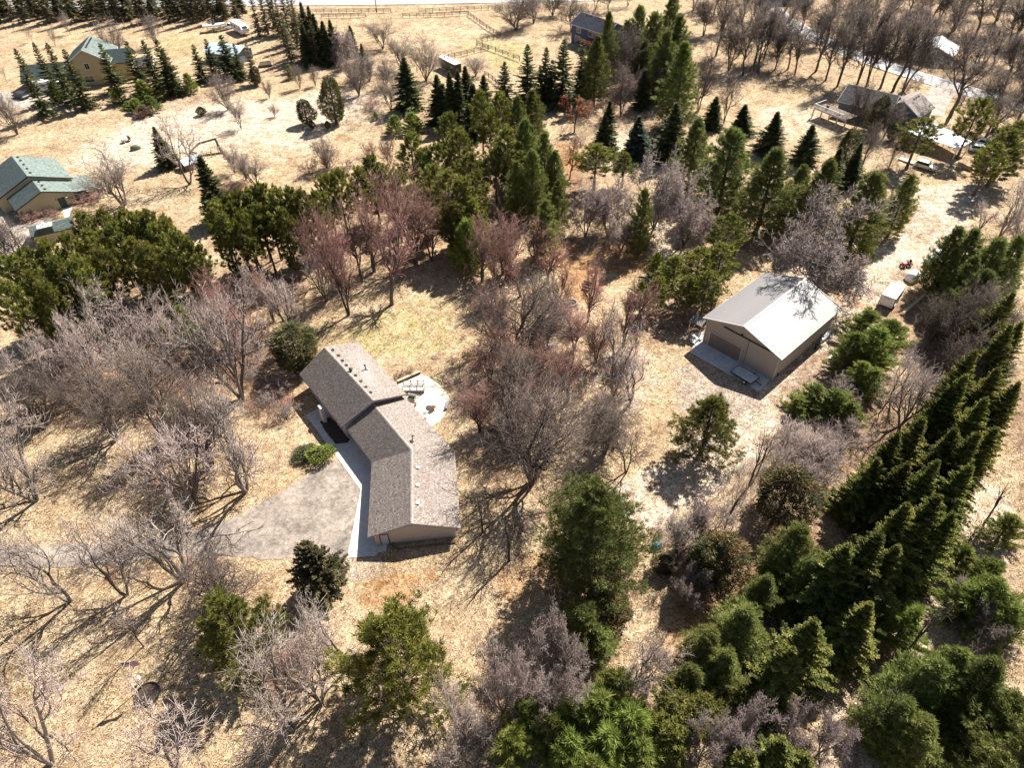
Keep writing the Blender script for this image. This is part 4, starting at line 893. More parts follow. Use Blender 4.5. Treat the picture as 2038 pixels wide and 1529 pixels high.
# low white roofed carport right of it
cp = thing('white_carport', 'long low carport with a bright white roof beside the brown roofed house', 'carport', G(1870, 275))
Q = [G(1806, 262, 3.0), G(1832, 231, 3.0), G(1934, 281, 3.0), G(1908, 296, 2.7)]
mb = MB(); mb.hexa([p-[0, 0, .15] for p in Q], Q); cr_ = mb.build('roof', M['whiteroof'], cp)
for k in range(12):
    mb = MB(); a = Q[0]+(Q[3]-Q[0])*(k+.5)/12; b = Q[1]+(Q[2]-Q[1])*(k+.5)/12; mb.beam(a+[0, 0, .03], b+[0, 0, .03], .08, .05); mb.build('roof_rib', M['whiteroof'], cr_)
for p in Q+[(Q[0]+Q[3])/2, (Q[1]+Q[2])/2]:
    mb = MB(); c_ = sum(Q)/4; p_ = p+(c_-p)*.05; mb.box((p_[0], p_[1], p[2]/2-.08), (.16, .16, p[2]-.16)); mb.build('post', M['white'], cp)
# pale small cabin across the road
cb = thing('pale_roofed_cabin', 'small cabin with a pale metal roof across the road among bare trees', 'cabin', G(1868, 100))
ra, rb_ = G(1877, 66, 4.6), G(1862, 100, 4.6); d_ = unit(rb_-ra)
simple_gable(cb, ((ra+rb_)/2)[:2], math.atan2(d_[1], d_[0]), 11, 11, 2.6, 4.8, M['galv'], M['bluegrey'], shing=False)
dh = thing('dark_house', 'dark walled house partly cut off by the top edge beyond the road', 'house', G(1560, 8))
simple_gable(dh, G(1556, 2)[:2], .2, 14, 9, 3.5, 6.0, M['blueroof'], M['bluegrey'], sh_m=sh_slate)

# pale roofed shed among the spruces
sh = thing('garden_shed', 'dark shed with a pale blue roof between the front spruces', 'shed', G(450, 110))
a, b = G(424, 92, 3.2), G(482, 100, 3.2); d_ = unit(b-a)
simple_gable(sh, ((a+b)/2)[:2], math.atan2(d_[1], d_[0]), 12.5, 8.5, 2.9, 4.3, M['tealroof'], M['bluegrey'], shing=False)
# camper and boat beyond it
def car(name, label, cat, u0, v0, u1, v1, body, L=4.6, W=1.85, pickup=False, suv=False, group=None):
    q, rz, _ = frame_from(u0, v0, u1, v1); t = thing(name, label, cat, (q[0], q[1], .0), group, rz)
    mb = MB(); h = .95 if not suv else 1.05
    V = [(-L/2, .35), (-L/2+.05, .75), (-L/2+.35, h), (L/2-1.3, h), (L/2-.1, .82), (L/2, .45), (L/2-.1, .3), (-L/2+.1, .3)]
    mb.hexa([(x, -W/2, z) for x, z in V], [(x, W/2, z) for x, z in V]); local_build(mb, 'body', body, t)
    x0, x1 = (-L/2+.25, L/2-1.9) if not pickup else (-.55, L/2-1.9)
    mb = MB(); local_box(mb, x0, x1+.6, -W/2+.08, W/2-.08, h, h+.55, tx=.42, ty=.16); cbn = local_build(mb, 'cabin', M['glass'], t)
    mb = MB(); local_box(mb, x0+.38, x1+.22, -W/2+.22, W/2-.22, h+.55, h+.60); local_build(mb, 'roof', body, t)
    for x in (-L/2+.85, L/2-.9):
        for y in (-W/2+.05, W/2-.05): wheel(t, (x, y, .34), .34, .22, (0, 1, 0))
    for y in (-W/2+.3, W/2-.3):
        mb = MB(); local_box(mb, L/2-.03, L/2+.02, y-.2, y+.2, .55, .7); local_build(mb, 'headlight', M['white'], t)
    if pickup:
        mb = MB(); local_box(mb, -L/2+.15, -.65, -W/2+.15, W/2-.15, h-.04, h+.01); local_build(mb, 'cargo_bed', M['dark'], t)
    return t
q, rz, _ = frame_from(463, 55, 497, 74); rv = thing('camper_trailer', 'white camper trailer parked at the end of the dark spruce row', 'camper', q, rz=rz)
mb = MB(); pts = [(-4.6, .6), (-4.6, 3.1), (3.6, 3.1), (4.7, 2.2), (4.7, 1.4), (3.9, .6)]; mb.hexa([(x, -1.25, z) for x, z in pts], [(x, 1.25, z) for x, z in pts]); local_build(mb, 'body', M['white'], rv)
for x0, x1, z0, z1 in ((-3.8, -2.6, 1.6, 2.4), (-1.6, -.4, 1.6, 2.4), (1.8, 3.0, 1.6, 2.4)):
    for y in (-1.27, 1.25): mb = MB(); local_box(mb, x0, x1, y, y+.02, z0, z1); local_build(mb, 'window', M['glass'], rv)
for y in (-1.28, 1.26): mb = MB(); local_box(mb, .4, 1.1, y, y+.02, .7, 2.6); local_build(mb, 'door', M['trim'], rv)
mb = MB(); mb.add([(4.2, -.9, 2.65), (4.2, .9, 2.65), (4.72, .9, 2.22), (4.72, -.9, 2.22)], [(0, 1, 2, 3)]); mb2 = MB(); mb2.hexa([(4.0, -.8, 2.83), (4.0, .8, 2.83), (4.6, .8, 2.35), (4.6, -.8, 2.35)], [(4.05, -.8, 2.87), (4.05, .8, 2.87), (4.65, .8, 2.39), (4.65, -.8, 2.39)]); local_build(mb2, 'front_window', M['glass'], rv)
for x in (-2.6, 0.2): mb = MB(); local_box(mb, x, x+.9, -.4, .4, 3.1, 3.32); local_build(mb, 'roof_unit', M['trim'], rv)
for x in (-.9, .1):
    for y in (-1.15, 1.15): wheel(rv, (x, y, .38), .38, .22, (0, 1, 0))
mb = MB(); mb.beam((4.2, 0, .5), (5.8, 0, .5), .12, .12); local_build(mb, 'tongue', M['dark'], rv)
car('pickup_truck', 'white pickup parked behind the camper trailer at the spruce row', 'pickup', 453, 57, 464, 54, M['white'], 5.4, 1.95, pickup=True)
q, rz, _ = frame_from(410, 62, 448, 59); bt = thing('boat_trailer', 'white bladed pontoon boat on a trailer left of the camper', 'boat', q, rz=rz)
bt['label'] = 'white boat on its trailer left of the white camper'
V = []; F = []; n = 7
for i, x in enumerate(np.linspace(-3.6, 3.8, 10)):
    w_ = 1.15*(1-max(0, (x-1.0)/2.9)**2)+.03
    for k, (a_, b_) in enumerate(((-1, 1.0), (-.95, .55), (-.5, .28), (0, .2), (.5, .28), (.95, .55), (1, 1.0))): V.append((x, a_*w_, 1.15+b_*.9+(.2*max(0, (x-1)/2.8))))
for i in range(9):
    for k in range(6): F.append((i*7+k, i*7+k+1, (i+1)*7+k+1, (i+1)*7+k))
    F.append((i*7, i*7+6, (i+1)*7+6, (i+1)*7))
mb = MB(); mb.add(V, F); mb.poly([V[k] for k in range(7)]); local_build(mb, 'hull', M['white'], bt)
mb = MB(); local_box(mb, -.6, .4, -.6, .6, 2.05, 2.55, tx=.2); local_build(mb, 'windscreen', M['glass'], bt)
mb = MB()
for y in (-.9, .9): mb.beam((-3, y, .55), (3, y*.4, .55), .1, .12)
for x in (-2.4, 0, 2): mb.beam((x, -1.0, .55), (x, 1.0, .55), .1, .1); mb.beam((x, -.6, .55), (x, -.6, 1.4), .08, .08); mb.beam((x, .6, .55), (x, .6, 1.4), .08, .08)
mb.beam((3, 0, .55), (4.6, 0, .5), .1, .1); local_build(mb, 'trailer_frame', M['galv'], bt)
for y in (-1.1, 1.1): wheel(bt, (-.8, y, .33), .33, .2, (0, 1, 0))
mb = MB(); mb.tube((.2, 0, 2.2), (.2, 0, 3.6), .04); local_build(mb, 'mast', M['white'], bt)
car('suv', 'dark parked car by the drive left of the front spruces', 'car', 62, 199, 24, 190, M['dark'], 4.9, 1.95, suv=True)
q, rz, _ = frame_from(74, 182, 126, 180); mh = thing('motor_home', 'white motor home half hidden behind the leftmost front spruces', 'motor home', q, rz=rz)
mb = MB(); pts = [(-4.2, .6), (-4.2, 3.0), (3.4, 3.0), (4.1, 2.4), (4.3, 1.2), (4.3, .6)]; mb.hexa([(x, -1.2, z) for x, z in pts], [(x, 1.2, z) for x, z in pts]); local_build(mb, 'body', M['white'], mh)
for x0, x1 in ((-3.4, -2.2), (-1.2, 0), (1.2, 2.6)):
    for y in (-1.22, 1.2): mb = MB(); local_box(mb, x0, x1, y, y+.02, 1.6, 2.4); local_build(mb, 'window', M['glass'], mh)
mb = MB(); mb.hexa([(4.12, -1.0, 1.4), (4.12, 1.0, 1.4), (3.95, 1.0, 2.4), (3.95, -1.0, 2.4)], [(4.3, -1.0, 1.4), (4.3, 1.0, 1.4), (4.12, 1.0, 2.4), (4.12, -1.0, 2.4)]); local_build(mb, 'windscreen', M['glass'], mh)
for x in (-2.4, 2.8):
    for y in (-1.1, 1.1): wheel(mh, (x, y, .42), .42, .24, (0, 1, 0))
mb = MB(); local_box(mb, -1.6, -.6, -.4, .4, 3.0, 3.25); local_build(mb, 'roof_unit', M['trim'], mh)
# dark camper with a pale roof in the paddock
K = [G(873, 112, 3.1), G(905.5, 128, 3.1), G(919, 125, 3.1), G(880, 109.5, 3.1)]
c0 = sum(K)/4; e = unit(K[1]-K[0]); rz = math.atan2(e[1], e[0]); ho = thing('horse_trailer', 'long dark trailer with a pale roof in the corner of the paddock', 'trailer', (c0[0], c0[1], 0), rz=rz)
mb = MB(); pts = [(-4.6, -.55), (-4.0, -1.15), (4.4, -1.15), (4.4, 1.15), (-4.0, 1.15), (-4.6, .55)]; mb.hexa([(x, y, .5) for x, y in pts], [(x, y, 3.0) for x, y in pts]); local_build(mb, 'body', M['dark'], ho)
mb = MB(); mb.hexa([(x*1.01, y*1.02, 3.0) for x, y in pts], [(x, y*.97, 3.14) for x, y in pts]); local_build(mb, 'roof', M['whiteroof'], ho)
for x in (-2.6, -.8, 1.4): mb = MB(); mb.box((x, .1, 3.22), (.45, .45, .16)); local_build(mb, 'roof_vent', M['black'], ho)
for x in (.2, 1.1):
    for y in (-1.1, 1.1): wheel(ho, (x, y, .36), .36, .22, (0, 1, 0))
for x in (-3, -1.5, 2.4): mb = MB(); local_box(mb, x, x+.9, -1.18, -1.15, 1.7, 2.3); local_build(mb, 'window', M['glass'], ho)
mb = MB(); mb.beam((-4.5, 0, .5), (-5.8, 0, .5), .12, .12); local_build(mb, 'tongue', M['dark'], ho)
# cars and stacks near the carport
car('parked_car', 'silver car parked below the white carport behind the pines', 'car', 1830, 331, 1850, 337, M['galv'])
car('parked_car', 'white car parked right of the white carport, nearer one', 'car', 1938, 300, 1962, 304, M['white'], group='white cars by the carport')
car('parked_car', 'white car parked right of the white carport, farther one', 'car', 1950, 288, 1975, 293, M['white'], group='white cars by the carport')
wb = thing('board_stack', 'stack of pale boards laid along the ground before the silver car', 'board stack', G(1808, 322))
a, b = G(1790, 316), G(1822, 327); d_ = unit(b-a)
for k in range(4):
    for j in range(2): mb = MB(); o_ = np.array([-d_[1], d_[0], 0])*(k*.32-.5)+[0, 0, .08+.14*j]; mb.beam(a+o_, b+o_, .28, .12); mb.build('board', M['trim'], wb)
pl = thing('pallet_stack', 'row of upright pallets behind the leaning dark pine', 'pallets', G(1920, 334))
for k in range(6): mb = MB(); q = G(1908+k*4.2, 331+k*1.5); mb.box(q+[0, 0, .45], (.12, 1.1, .9), .3); mb.build('pallet', M['lumber'], pl)
el = tag(MB().lathe(G(1508, 142), [(.5, 0), (.5, 1.6), (.35, 2.0), (.05, 2.2)], 10).build('garden_statue', M['bluegrey']), 'small upright grey stone marker at the edge of the bare trees', 'marker')
# ------------------------------------------------------------------ fences
post_me = MB(); post_me.box((0, 0, .72), (.15, .15, 1.44)); post_me = post_me.mesh('post', M['wood'])
rail_me = MB(); rail_me.box((0, 0, 0), (1.0, .05, .14)); rail_me = rail_me.mesh('rail', M['wood'])
def rail_fence(label, pts):
    P = np.array([G(u, v)[:2] for u, v in pts]); t = thing('rail_fence', label, 'fence', (*P[0], 0), 'dark rail fences of the paddocks')
    for a, b in zip(P[:-1], P[1:]):
        L = np.linalg.norm(b-a); k = max(1, int(round(L/2.6))); ang = math.atan2(b[1]-a[1], b[0]-a[0])
        for i in range(k+1):
            if i == k and (b != P[-1]).any(): continue
            q = a+(b-a)*i/k-P[0]; link('post', post_me, t, mtx=Matrix.Translation((q[0], q[1], 0)) @ Matrix.Rotation(ang, 4, 'Z') @ Matrix.Scale(1+rng.uniform(-.06, .05), 4, (0, 0, 1)))
        for i in range(k):
            m_ = a+(b-a)*(i+.5)/k-P[0]
            for z in (.5, .9, 1.3):
                link('rail', rail_me, t, mtx=Matrix.Translation((m_[0], m_[1], z)) @ Matrix.Rotation(ang, 4, 'Z') @ Matrix.Rotation(rng.normal(0, .006), 4, 'Y') @ Matrix.Scale(L/k, 4, (1, 0, 0)))
rail_fence('dark rail fence along the far road, left of the gap', [(600, 26), (690, 25), (778, 24)])
rail_fence('second dark rail fence just before the left roadside one', [(640, 35), (728, 33)])
rail_fence('dark rail fence along the far road, right of the gap', [(834, 25.5), (930, 20), (1000, 17)])
rail_fence('dark rail fence at the top of the pale paddock', [(802, 33.5), (870, 32.5), (930, 29)])
rail_fence('dark rail fence slanting down the right of the pale paddock', [(932, 30), (955, 47), (975, 61), (996, 73)])
rail_fence('short dark rail fence leading back left from the paddock corner', [(994, 74), (970, 80), (949, 86)])
rail_fence('dark rail fence running down right to the tall spruces', [(949, 91), (973, 98), (1000, 108), (1034, 121)])
rail_fence('dark rail fence behind the long pale roofed trailer', [(971, 99), (930, 108), (893, 117), (830, 143)])
rail_fence('dark rail fence lowest of all, beside the spruce clump', [(965, 150), (980, 160), (993, 172)])
# tall pole by the far road
up_ = thing('utility_pole', 'tall wooden pole beside the far road', 'utility pole', G(750, 24)); mb = MB(); q = G(750, 24); mb.tube(q, q+[0, 0, 10], .16, .11, 8); mb.build('pole', M['wood'], up_)
mb = MB(); mb.beam(q+[-1.1, 0, 9.4], q+[1.1, 0, 9.4], .12, .12); mb.build('crossarm', M['wood'], up_)
# garden frame of posts and pale rails behind the yellow house
ga_ = thing('garden_fence', 'pale rails on thin posts framing the plot behind the yellow house', 'fence', G(250, 60))
for u, v in ((172, 82), (184, 74), (193, 66), (202, 60), (250, 56), (278, 58), (303, 56), (325, 55), (238, 75), (292, 76), (325, 60)):
    mb = MB(); q = G(u, v); mb.tube(q, q+[0, 0, 3.0], .07, n=6); mb.build('post', M['lumber'], ga_)
for (a, b) in (((172, 82), (202, 60)), ((202, 60), (325, 55)), ((303, 66), (325, 55))):
    for z in (2.0,): mb = MB(); mb.beam(G(*a)+[0, 0, z], G(*b)+[0, 0, z], .08, .14); mb.build('rail', M['lumber'], ga_)
# raised bed with wire
rbd = thing('raised_bed', 'long low timber garden bed right of the front spruces', 'garden bed', G(530, 130))
a, b, c_, e = G(516, 134), G(541, 131), G(538, 124), G(518, 127)
for p, q in ((a, b), (b, c_), (c_, e), (e, a)): mb = MB(); mb.beam(p+[0, 0, .3], q+[0, 0, .3], .12, .6); mb.build('bed_side', M['wood'], rbd)
mb = MB(); ce = (a+b+c_+e)/4; mb.hexa([ce+(p-ce)*.95+[0, 0, .05] for p in (a, b, c_, e)], [ce+(p-ce)*.95+[0, 0, .45] for p in (a, b, c_, e)]); mb.build('soil', M['mulch'], rbd)
gp = thing('gate_frame', 'thin pale upright post frame right of the raised bed', 'frame', G(546, 131)); 
for u, v in ((546, 132), (540, 124)): mb = MB(); q = G(u, v); mb.tube(q, q+[0, 0, 2.2], .06, n=6); mb.build('post', M['lumber'], gp)
mb = MB(); mb.beam(G(546, 132)+[0, 0, 2.1], G(540, 124)+[0, 0, 2.1], .08, .08); mb.build('rail', M['lumber'], gp)
# ------------------------------------------------------------------ yard things by the left meadow
def lumpy(name, u, v, L, W, H, rz, m, label, cat):
    q = G(u, v); mb = MB(); n = 12; V = []
    for r_, z in ((1, 0), (1.02, .3), (.9, .65), (.6, .9), (.15, 1)):
        for k in range(n): t = 2*math.pi*k/n; rr = r_*(1+.12*math.sin(3*t+z*5)); x, y = rr*math.cos(t)*L/2, rr*math.sin(t)*W/2; V.append((q[0]+x*math.cos(rz)-y*math.sin(rz), q[1]+x*math.sin(rz)+y*math.cos(rz), z*H))
    mb.add(V, [(k*n+i, k*n+(i+1) % n, (k+1)*n+(i+1) % n, (k+1)*n+i) for k in range(4) for i in range(n)]+[tuple(4*n+i for i in range(n))])
    return tag(mb.build(name, m, smooth=True), label, cat)
q, rz, _ = frame_from(244, 284, 258, 279); qd = thing('garden_cart', 'small white and black cart in the meadow above the tan house', 'cart', q, rz=rz)
mb = MB(); local_box(mb, -.9, .6, -.5, .5, .45, .95, tx=.1, ty=.08); local_build(mb, 'body', M['white'], qd)
mb = MB(); local_box(mb, .55, 1.2, -.45, .45, .4, 1.1, tx=.15, ty=.1); local_build(mb, 'hood', M['dark'], qd)
for x in (-.6, .7):
    for y in (-.55, .55): wheel(qd, (x, y, .3), .3, .2, (0, 1, 0))
lumpy('tarp_bundle', 270, 297, 2.4, 1.4, 1.1, .5, M['olive'], 'dark bundle in the meadow just below the small cart', 'bundle')
fr2 = thing('raised_plot', 'square garden plot of timber beds with an upright frame in the meadow', 'garden plot', G(420, 300))
for (a, b) in (((380, 302), (400, 311)), ((400, 311), (444, 305)), ((444, 305), (430, 277)), ((430, 277), (395, 287)), ((395, 287), (380, 302))):
    mb = MB(); mb.beam(G(*a)+[0, 0, .2], G(*b)+[0, 0, .2], .15, .4); mb.build('bed_side', M['wood'], fr2)
for u, v in ((421, 311), (429, 309), (419, 299), (428, 297), (435, 304), (443, 301)):
    mb = MB(); q = G(u, v); mb.tube(q, q+[0, 0, 1.3], .08, n=6); mb.build('post', M['lumber'], fr2)
mb = MB()
for a, b in (((421, 311), (429, 309)), ((419, 299), (428, 297)), ((421, 311), (419, 299)), ((429, 309), (428, 297)), ((435, 304), (443, 301))): mb.beam(G(*a)+[0, 0, 1.25], G(*b)+[0, 0, 1.25], .1, .08)
mb.build('top_rail', M['lumber'], fr2)
cs = thing('chicken_coop', 'small brown coop with a pale roof behind the leaning bare tree', 'coop', G(382, 330))
q, rz, _ = frame_from(368, 336, 396, 326); simple_gable(cs, q[:2], rz, 4.4, 3.4, 1.5, 2.4, M['tealroof'], M['wood'], shing=False, over=.2)
gb = thing('garden_bench', 'turquoise bench beside the porch of the green roofed house', 'bench', G(199, 376), rz=.4)
mb = MB(); local_box(mb, -.8, .8, -.3, .3, .42, .48); local_build(mb, 'seat', M['teal'], gb); mb = MB(); mb.hexa([(-.8, .28, .5), (.8, .28, .5), (.8, .34, .5), (-.8, .34, .5)], [(-.8, .42, 1.1), (.8, .42, 1.1), (.8, .48, 1.1), (-.8, .48, 1.1)]); local_build(mb, 'backrest', M['teal'], gb)
for x in (-.75, .75): mb = MB(); local_box(mb, x-.05, x+.05, -.3, .35, 0, .64); local_build(mb, 'side_frame', M['teal'], gb)
# fire ring, log seats and white tarp bundle between the bare trees
fr3 = thing('fire_ring', 'round dark fire ring on the orange leaf litter', 'fire ring', G(1138, 604))
q = G(1138, 604)
for k in range(14):
    t = 2*math.pi*k/14; mb = MB(); mb.box(q+[.95*math.cos(t), .95*math.sin(t), .16], (.30, .40, .32), t); mb.build('stone', M['stone'], fr3)
mb = MB(); mb.lathe(q, [(.82, .0), (.82, .06), (.3, .12), (.02, .15)], 14); mb.build('ashes', M['mulch'], fr3)
for (a, b, lb) in (((1163, 562), (1178, 566), 'upper dark log lying right of the fire ring'), ((1160, 572), (1174, 577), 'lower dark log lying right of the fire ring')):
    mb = MB(); mb.tube(G(*a)+[0, 0, .3], G(*b)+[0, 0, .3], .27, .25, 10); lg = tag(mb.build('log_seat', M['wood']), lb, 'log', 'logs by the fire ring')
for (u, v, L, lb) in ((1079, 678, 1.4, 'white bundle in the brush below the fire ring, left one'), (1092, 690, 2.0, 'grey white board pile in the brush below the fire ring')):
    lumpy('white_bundle', u, v, L, .8, .6, .5, M['trim'], lb, 'bundle')
lumpy('compost_bin', 1305, 1090, 1.1, .9, .9, .3, M['teal'], 'small teal bin right of the largest white pine', 'bin')
# front garden: lantern stone
mb = MB(); q = G(612, 891); mb.lathe(q, [(.12, 0), (.10, .5), (.22, .55), (.30, .62), (.26, .75), (.05, .9)], 12); tag(mb.build('bird_bath', M['white']), 'small white bird bath in the low shrub by the front walk', 'bird bath')
mb = MB(); q = G(697, 1108); mb.lathe(G(570, 806), [(.2, 0), (.25, .35), (.2, .5), (.05, .55)], 10); tag(mb.build('fire_hydrant', M['red']), 'small red ornament in the shade left of the house corner', 'ornament')
# ------------------------------------------------------------------ flagpole
fp = thing('flagpole', 'white flagpole with a red white and blue flag on the front lawn', 'flagpole', G(282.5, 1370.4))
q = G(282.5, 1370.4); mb = MB(); mb.tube(q, q+[0, 0, 6.1], .06, .035, 8); mb.lathe(q+[0, 0, 6.1], [(.03, 0), (.10, .06), (.10, .12), (.02, .2)], 10); mb.build('pole', M['galv'], fp)
NX, NZ = 24, 13; fd = unit(np.array([.96, .22, 0])); fl_L, fl_H = 1.9, 1.05
def fpnt(i, j):
    s = i/NX; z = j/NZ; w = .16*math.sin(s*9+z*1.5)*s; droop = -.55*s*s
    return q+[0, 0, 5.95]+fd*fl_L*s*(1-.10*s)+np.array([-fd[1], fd[0], 0])*w+[0, 0, droop-(1-z)*fl_H*(1-.15*s)]
V = []; F = []; mi = []
for i in range(NX+1):
    for j in range(NZ+1): V.append(fpnt(i, j))
for i in range(NX):
    for j in range(NZ):
        F.append((i*(NZ+1)+j, (i+1)*(NZ+1)+j, (i+1)*(NZ+1)+j+1, i*(NZ+1)+j+1)); mi.append(2 if (i < NX*.4 and j >= 6) else (0 if j % 2 == 0 else 1))
mb = MB(); mb.add(V, F); mb.m = mi; fl = mb.build('flag', [M['redcloth'], M['white'], M['bluecloth']], fp, smooth=True)
st = MB()
for a in range(11):
    for b_ in range(9):
        if (a+b_) % 2 == 0:
            s = (a+.8)*.4/12.2; z = 6/13+(b_+.8)/9.6*7/13; i = s*NX; j = z*NZ; c0 = fpnt(i, j)
            for off in (.006, -.006):
                o_ = np.array([-fd[1], fd[0], 0])*off*2
                st.poly([c0+o_+[0, 0, .022], c0+o_+fd*.02, c0+o_-[0, 0, .022], c0+o_-fd*.02])
st.build('stars', M['white'], fl, kind='stuff')
ring = thing('flower_ring', 'round dark edged flower bed at the foot of the flagpole', 'flower bed', G(293, 1384))
rc_ = G(294, 1383)
for k in range(18):
    t0, t1 = 2*math.pi*k/18, 2*math.pi*(k+.92)/18; mb = MB(); mb.beam(rc_+[1.25*math.cos(t0), 1.25*math.sin(t0), .08], rc_+[1.25*math.cos(t1), 1.25*math.sin(t1), .08], .14, .2); mb.build('edging_block', M['black'], ring)
mb = MB(); mb.lathe(rc_, [(1.18, -.02), (1.18, .05), (.5, .10), (.02, .12)], 18); mb.build('soil', M['leaves'] if False else M['mulch'], ring)
mb = MB(); q2 = G(282, 1358); mb.tube(q2, q2+[0, 0, .8], .04); mb.box(q2+[0, 0, .9], (.28, .28, .3)); mb.lathe(q2+[0, 0, 1.05], [(.22, 0), (.02, .18)], 8); tag(mb.build('garden_lamp', M['white']), 'small white garden lamp at the flagpole bed', 'lamp')
# ------------------------------------------------------------------ tree shapes
def nrmz(a): return a/np.maximum(np.linalg.norm(a, axis=-1, keepdims=True), 1e-9)
def tubes(P0, P1, R0, R1, n=3):
    P0, P1 = np.asarray(P0, float), np.asarray(P1, float); R0, R1 = np.asarray(R0, float), np.asarray(R1, float)
    d = nrmz(P1-P0); ref = np.where(np.abs(d[:, 2:3]) > .9, np.array([[1., 0, 0]]), np.array([[0, 0, 1.]]))
    a = nrmz(np.cross(d, ref)); b = np.cross(d, a); t = np.arange(n)*2*math.pi/n
    off = a[:, None]*np.cos(t)[None, :, None]+b[:, None]*np.sin(t)[None, :, None]
    V = np.stack([P0[:, None]+off*R0[:, None, None], P1[:, None]+off*R1[:, None, None]], 1)
    N = len(P0); base = (np.arange(N)*2*n)[:, None]; i = np.arange(n); j = (i+1) % n
    F = np.stack([base+i, base+j, base+n+j, base+n+i], -1).reshape(-1, 4)
    return V.reshape(-1, 3), F
def cones(P0, P1, R0, n=3):
    """twigs: three-sided points"""
    V, F = tubes(P0, P1, R0, np.asarray(R0)*.0, n); N = len(np.asarray(P0)); V = V.reshape(N, 2, n, 3); V = np.concatenate([V[:, 0], V[:, 1, :1]], 1).reshape(-1, 3)
    b = (np.arange(N)*(n+1))[:, None]; i = np.arange(n); return V, np.stack([b+i, b+(i+1) % n, b+n+0*i], -1).reshape(-1, 3)
def tri(F): return np.concatenate([F[:, [0, 1, 2]], F[:, [0, 2, 3]]])
class Leafs:
    def __init__(s, r): s.r = r; s.B = []; s.D = []; s.L = []; s.W = []; s.T = []
    def spikes(s, base, d, L, W, tone): s.B.append(base); s.D.append(d); s.L.append(L); s.W.append(W); s.T.append(tone)
    def tufts(s, cen, axis, size, k, spread=.8, width=.16, tone=None, jit=.12):
        N = len(cen); r = s.r
        cen, axis, size = np.asarray(cen, float), nrmz(np.asarray(axis, float)), np.broadcast_to(np.asarray(size, float), (N,))
        tone = r.normal(.5, .22, N) if tone is None else tone
        d = nrmz(np.repeat(axis, k, 0)+r.normal(0, spread, (N*k, 3)))
        sz = np.repeat(size, k)*r.uniform(.65, 1.15, N*k)
        b = np.repeat(cen, k, 0)+r.normal(0, 1, (N*k, 3))*(np.repeat(size, k)*jit)[:, None]
        s.spikes(b, d, sz, sz*width*r.uniform(.7, 1.3, N*k), np.repeat(tone, k)+r.normal(0, .09, N*k))
    def mesh(s, name, m):
        B, D, L, W, T = [np.concatenate(q) for q in (s.B, s.D, s.L, s.W, s.T)]
        side = nrmz(np.cross(D, s.r.normal(0, 1, B.shape)))*W[:, None]/2
        tip = B+D*L[:, None]; midp = B+D*(L*.35)[:, None]
        # a needle bundle: narrow at the twig, widest a third of the way out
        V = np.stack([B, midp-side, tip, midp+side], 1).reshape(-1, 3)
        F = np.arange(len(V)).reshape(-1, 4)
        T = np.clip(T, 0, 1); TT = np.stack([T-.06, T, T+.08, T], 1).ravel()
        return np_mesh(name, V, F, m, np.clip(TT, 0, 1))
def trunk_mesh(name, h, r0, m, r, lean=.015, extra=None, top=.02, n=7):
    k = 9; z = np.linspace(0, h, k); x = np.cumsum(r.normal(0, lean*h/k, k)); y = np.cumsum(r.normal(0, lean*h/k, k)); x -= x[0]; y -= y[0]
    P = np.stack([x, y, z], -1); rad = r0*(1-z/h)**.8+top; rad[0] *= 1.35
    V, F = tubes(P[:-1], P[1:], rad[:-1], rad[1:], n); T = np.full(len(V), .35)+r.normal(0, .12, len(V))
    if extra is not None:
        V2, F2 = extra; F = np.concatenate([F, F2+len(V)]); V = np.concatenate([V, V2]); T = np.concatenate([T, r.uniform(.1, .7, len(V2))])
    return np_mesh(name, V, F, m, np.clip(T, 0, 1)), (z, x, y)
def branch_pts(o, az, L, e0, e1, n=7):
    """a limb leaving at angle e0 above level and ending at e1"""
    e = np.linspace(e0, e1, n); st = L/n; c = np.cos(e)*st; zz = np.sin(e)*st
    rr = np.concatenate([[0], np.cumsum(c)]); z = np.concatenate([[0], np.cumsum(zz)])
    return np.stack([o[0]+rr*math.cos(az), o[1]+rr*math.sin(az), o[2]+z], -1)
def conifer(seed, h, Rm, z0, gap, nb, prof, e0, e1, leaf, m, r0=.2, branch_r=.035, keep=1.0):
    r = np.random.default_rng(seed); lf = Leafs(r); P0 = []; P1 = []; A0 = []; A1 = []
    z = z0; az0 = r.uniform(0, 6)
    lob = [(r.uniform(0, 6.28), r.integers(1, 4), r.uniform(.05, .16)) for _ in range(4)]
    while z < h*.985:
        t = (z-z0)/(h-z0); nbr = max(3, int(round(nb*(1-.35*t)+r.uniform(-.6, .6))))
        wm = r.uniform(.82, 1.12)
        for k in range(nbr):
            if r.random() > keep: continue
            az = az0+2*math.pi*k/nbr+r.normal(0, .22)
            L = Rm*prof(t)*wm*r.uniform(.75, 1.15)*(1+sum(a*math.sin(q*az+p+t*3) for p, q, a in lob))
            if L < .12: L = .12
            B = branch_pts((0, 0, z+r.normal(0, gap*.15)), az, L, e0(t)+r.normal(0, .08), e1(t)+r.normal(0, .1))
            P0.append(B[:-1]); P1.append(B[1:]); q = branch_r*(.4+.6*(1-t)); rr = np.linspace(q, q*.25, len(B)); A0.append(rr[:-1]); A1.append(rr[1:])
            leaf(lf, B, L, t, az, r)
        z += gap*r.uniform(.75, 1.25)*(1-.3*t); az0 += 1.1
    lf.tufts(np.array([[0, 0, h*.985]]), np.array([[0, 0, 1.]]), .5, 10, .35)
    ex = tubes(np.concatenate(P0), np.concatenate(P1), np.concatenate(A0), np.concatenate(A1), 3)
    return trunk_mesh('trunk', h, r0, M['bark'], r, .0, ex)[0], lf.mesh('crown', m), h, Rm*2
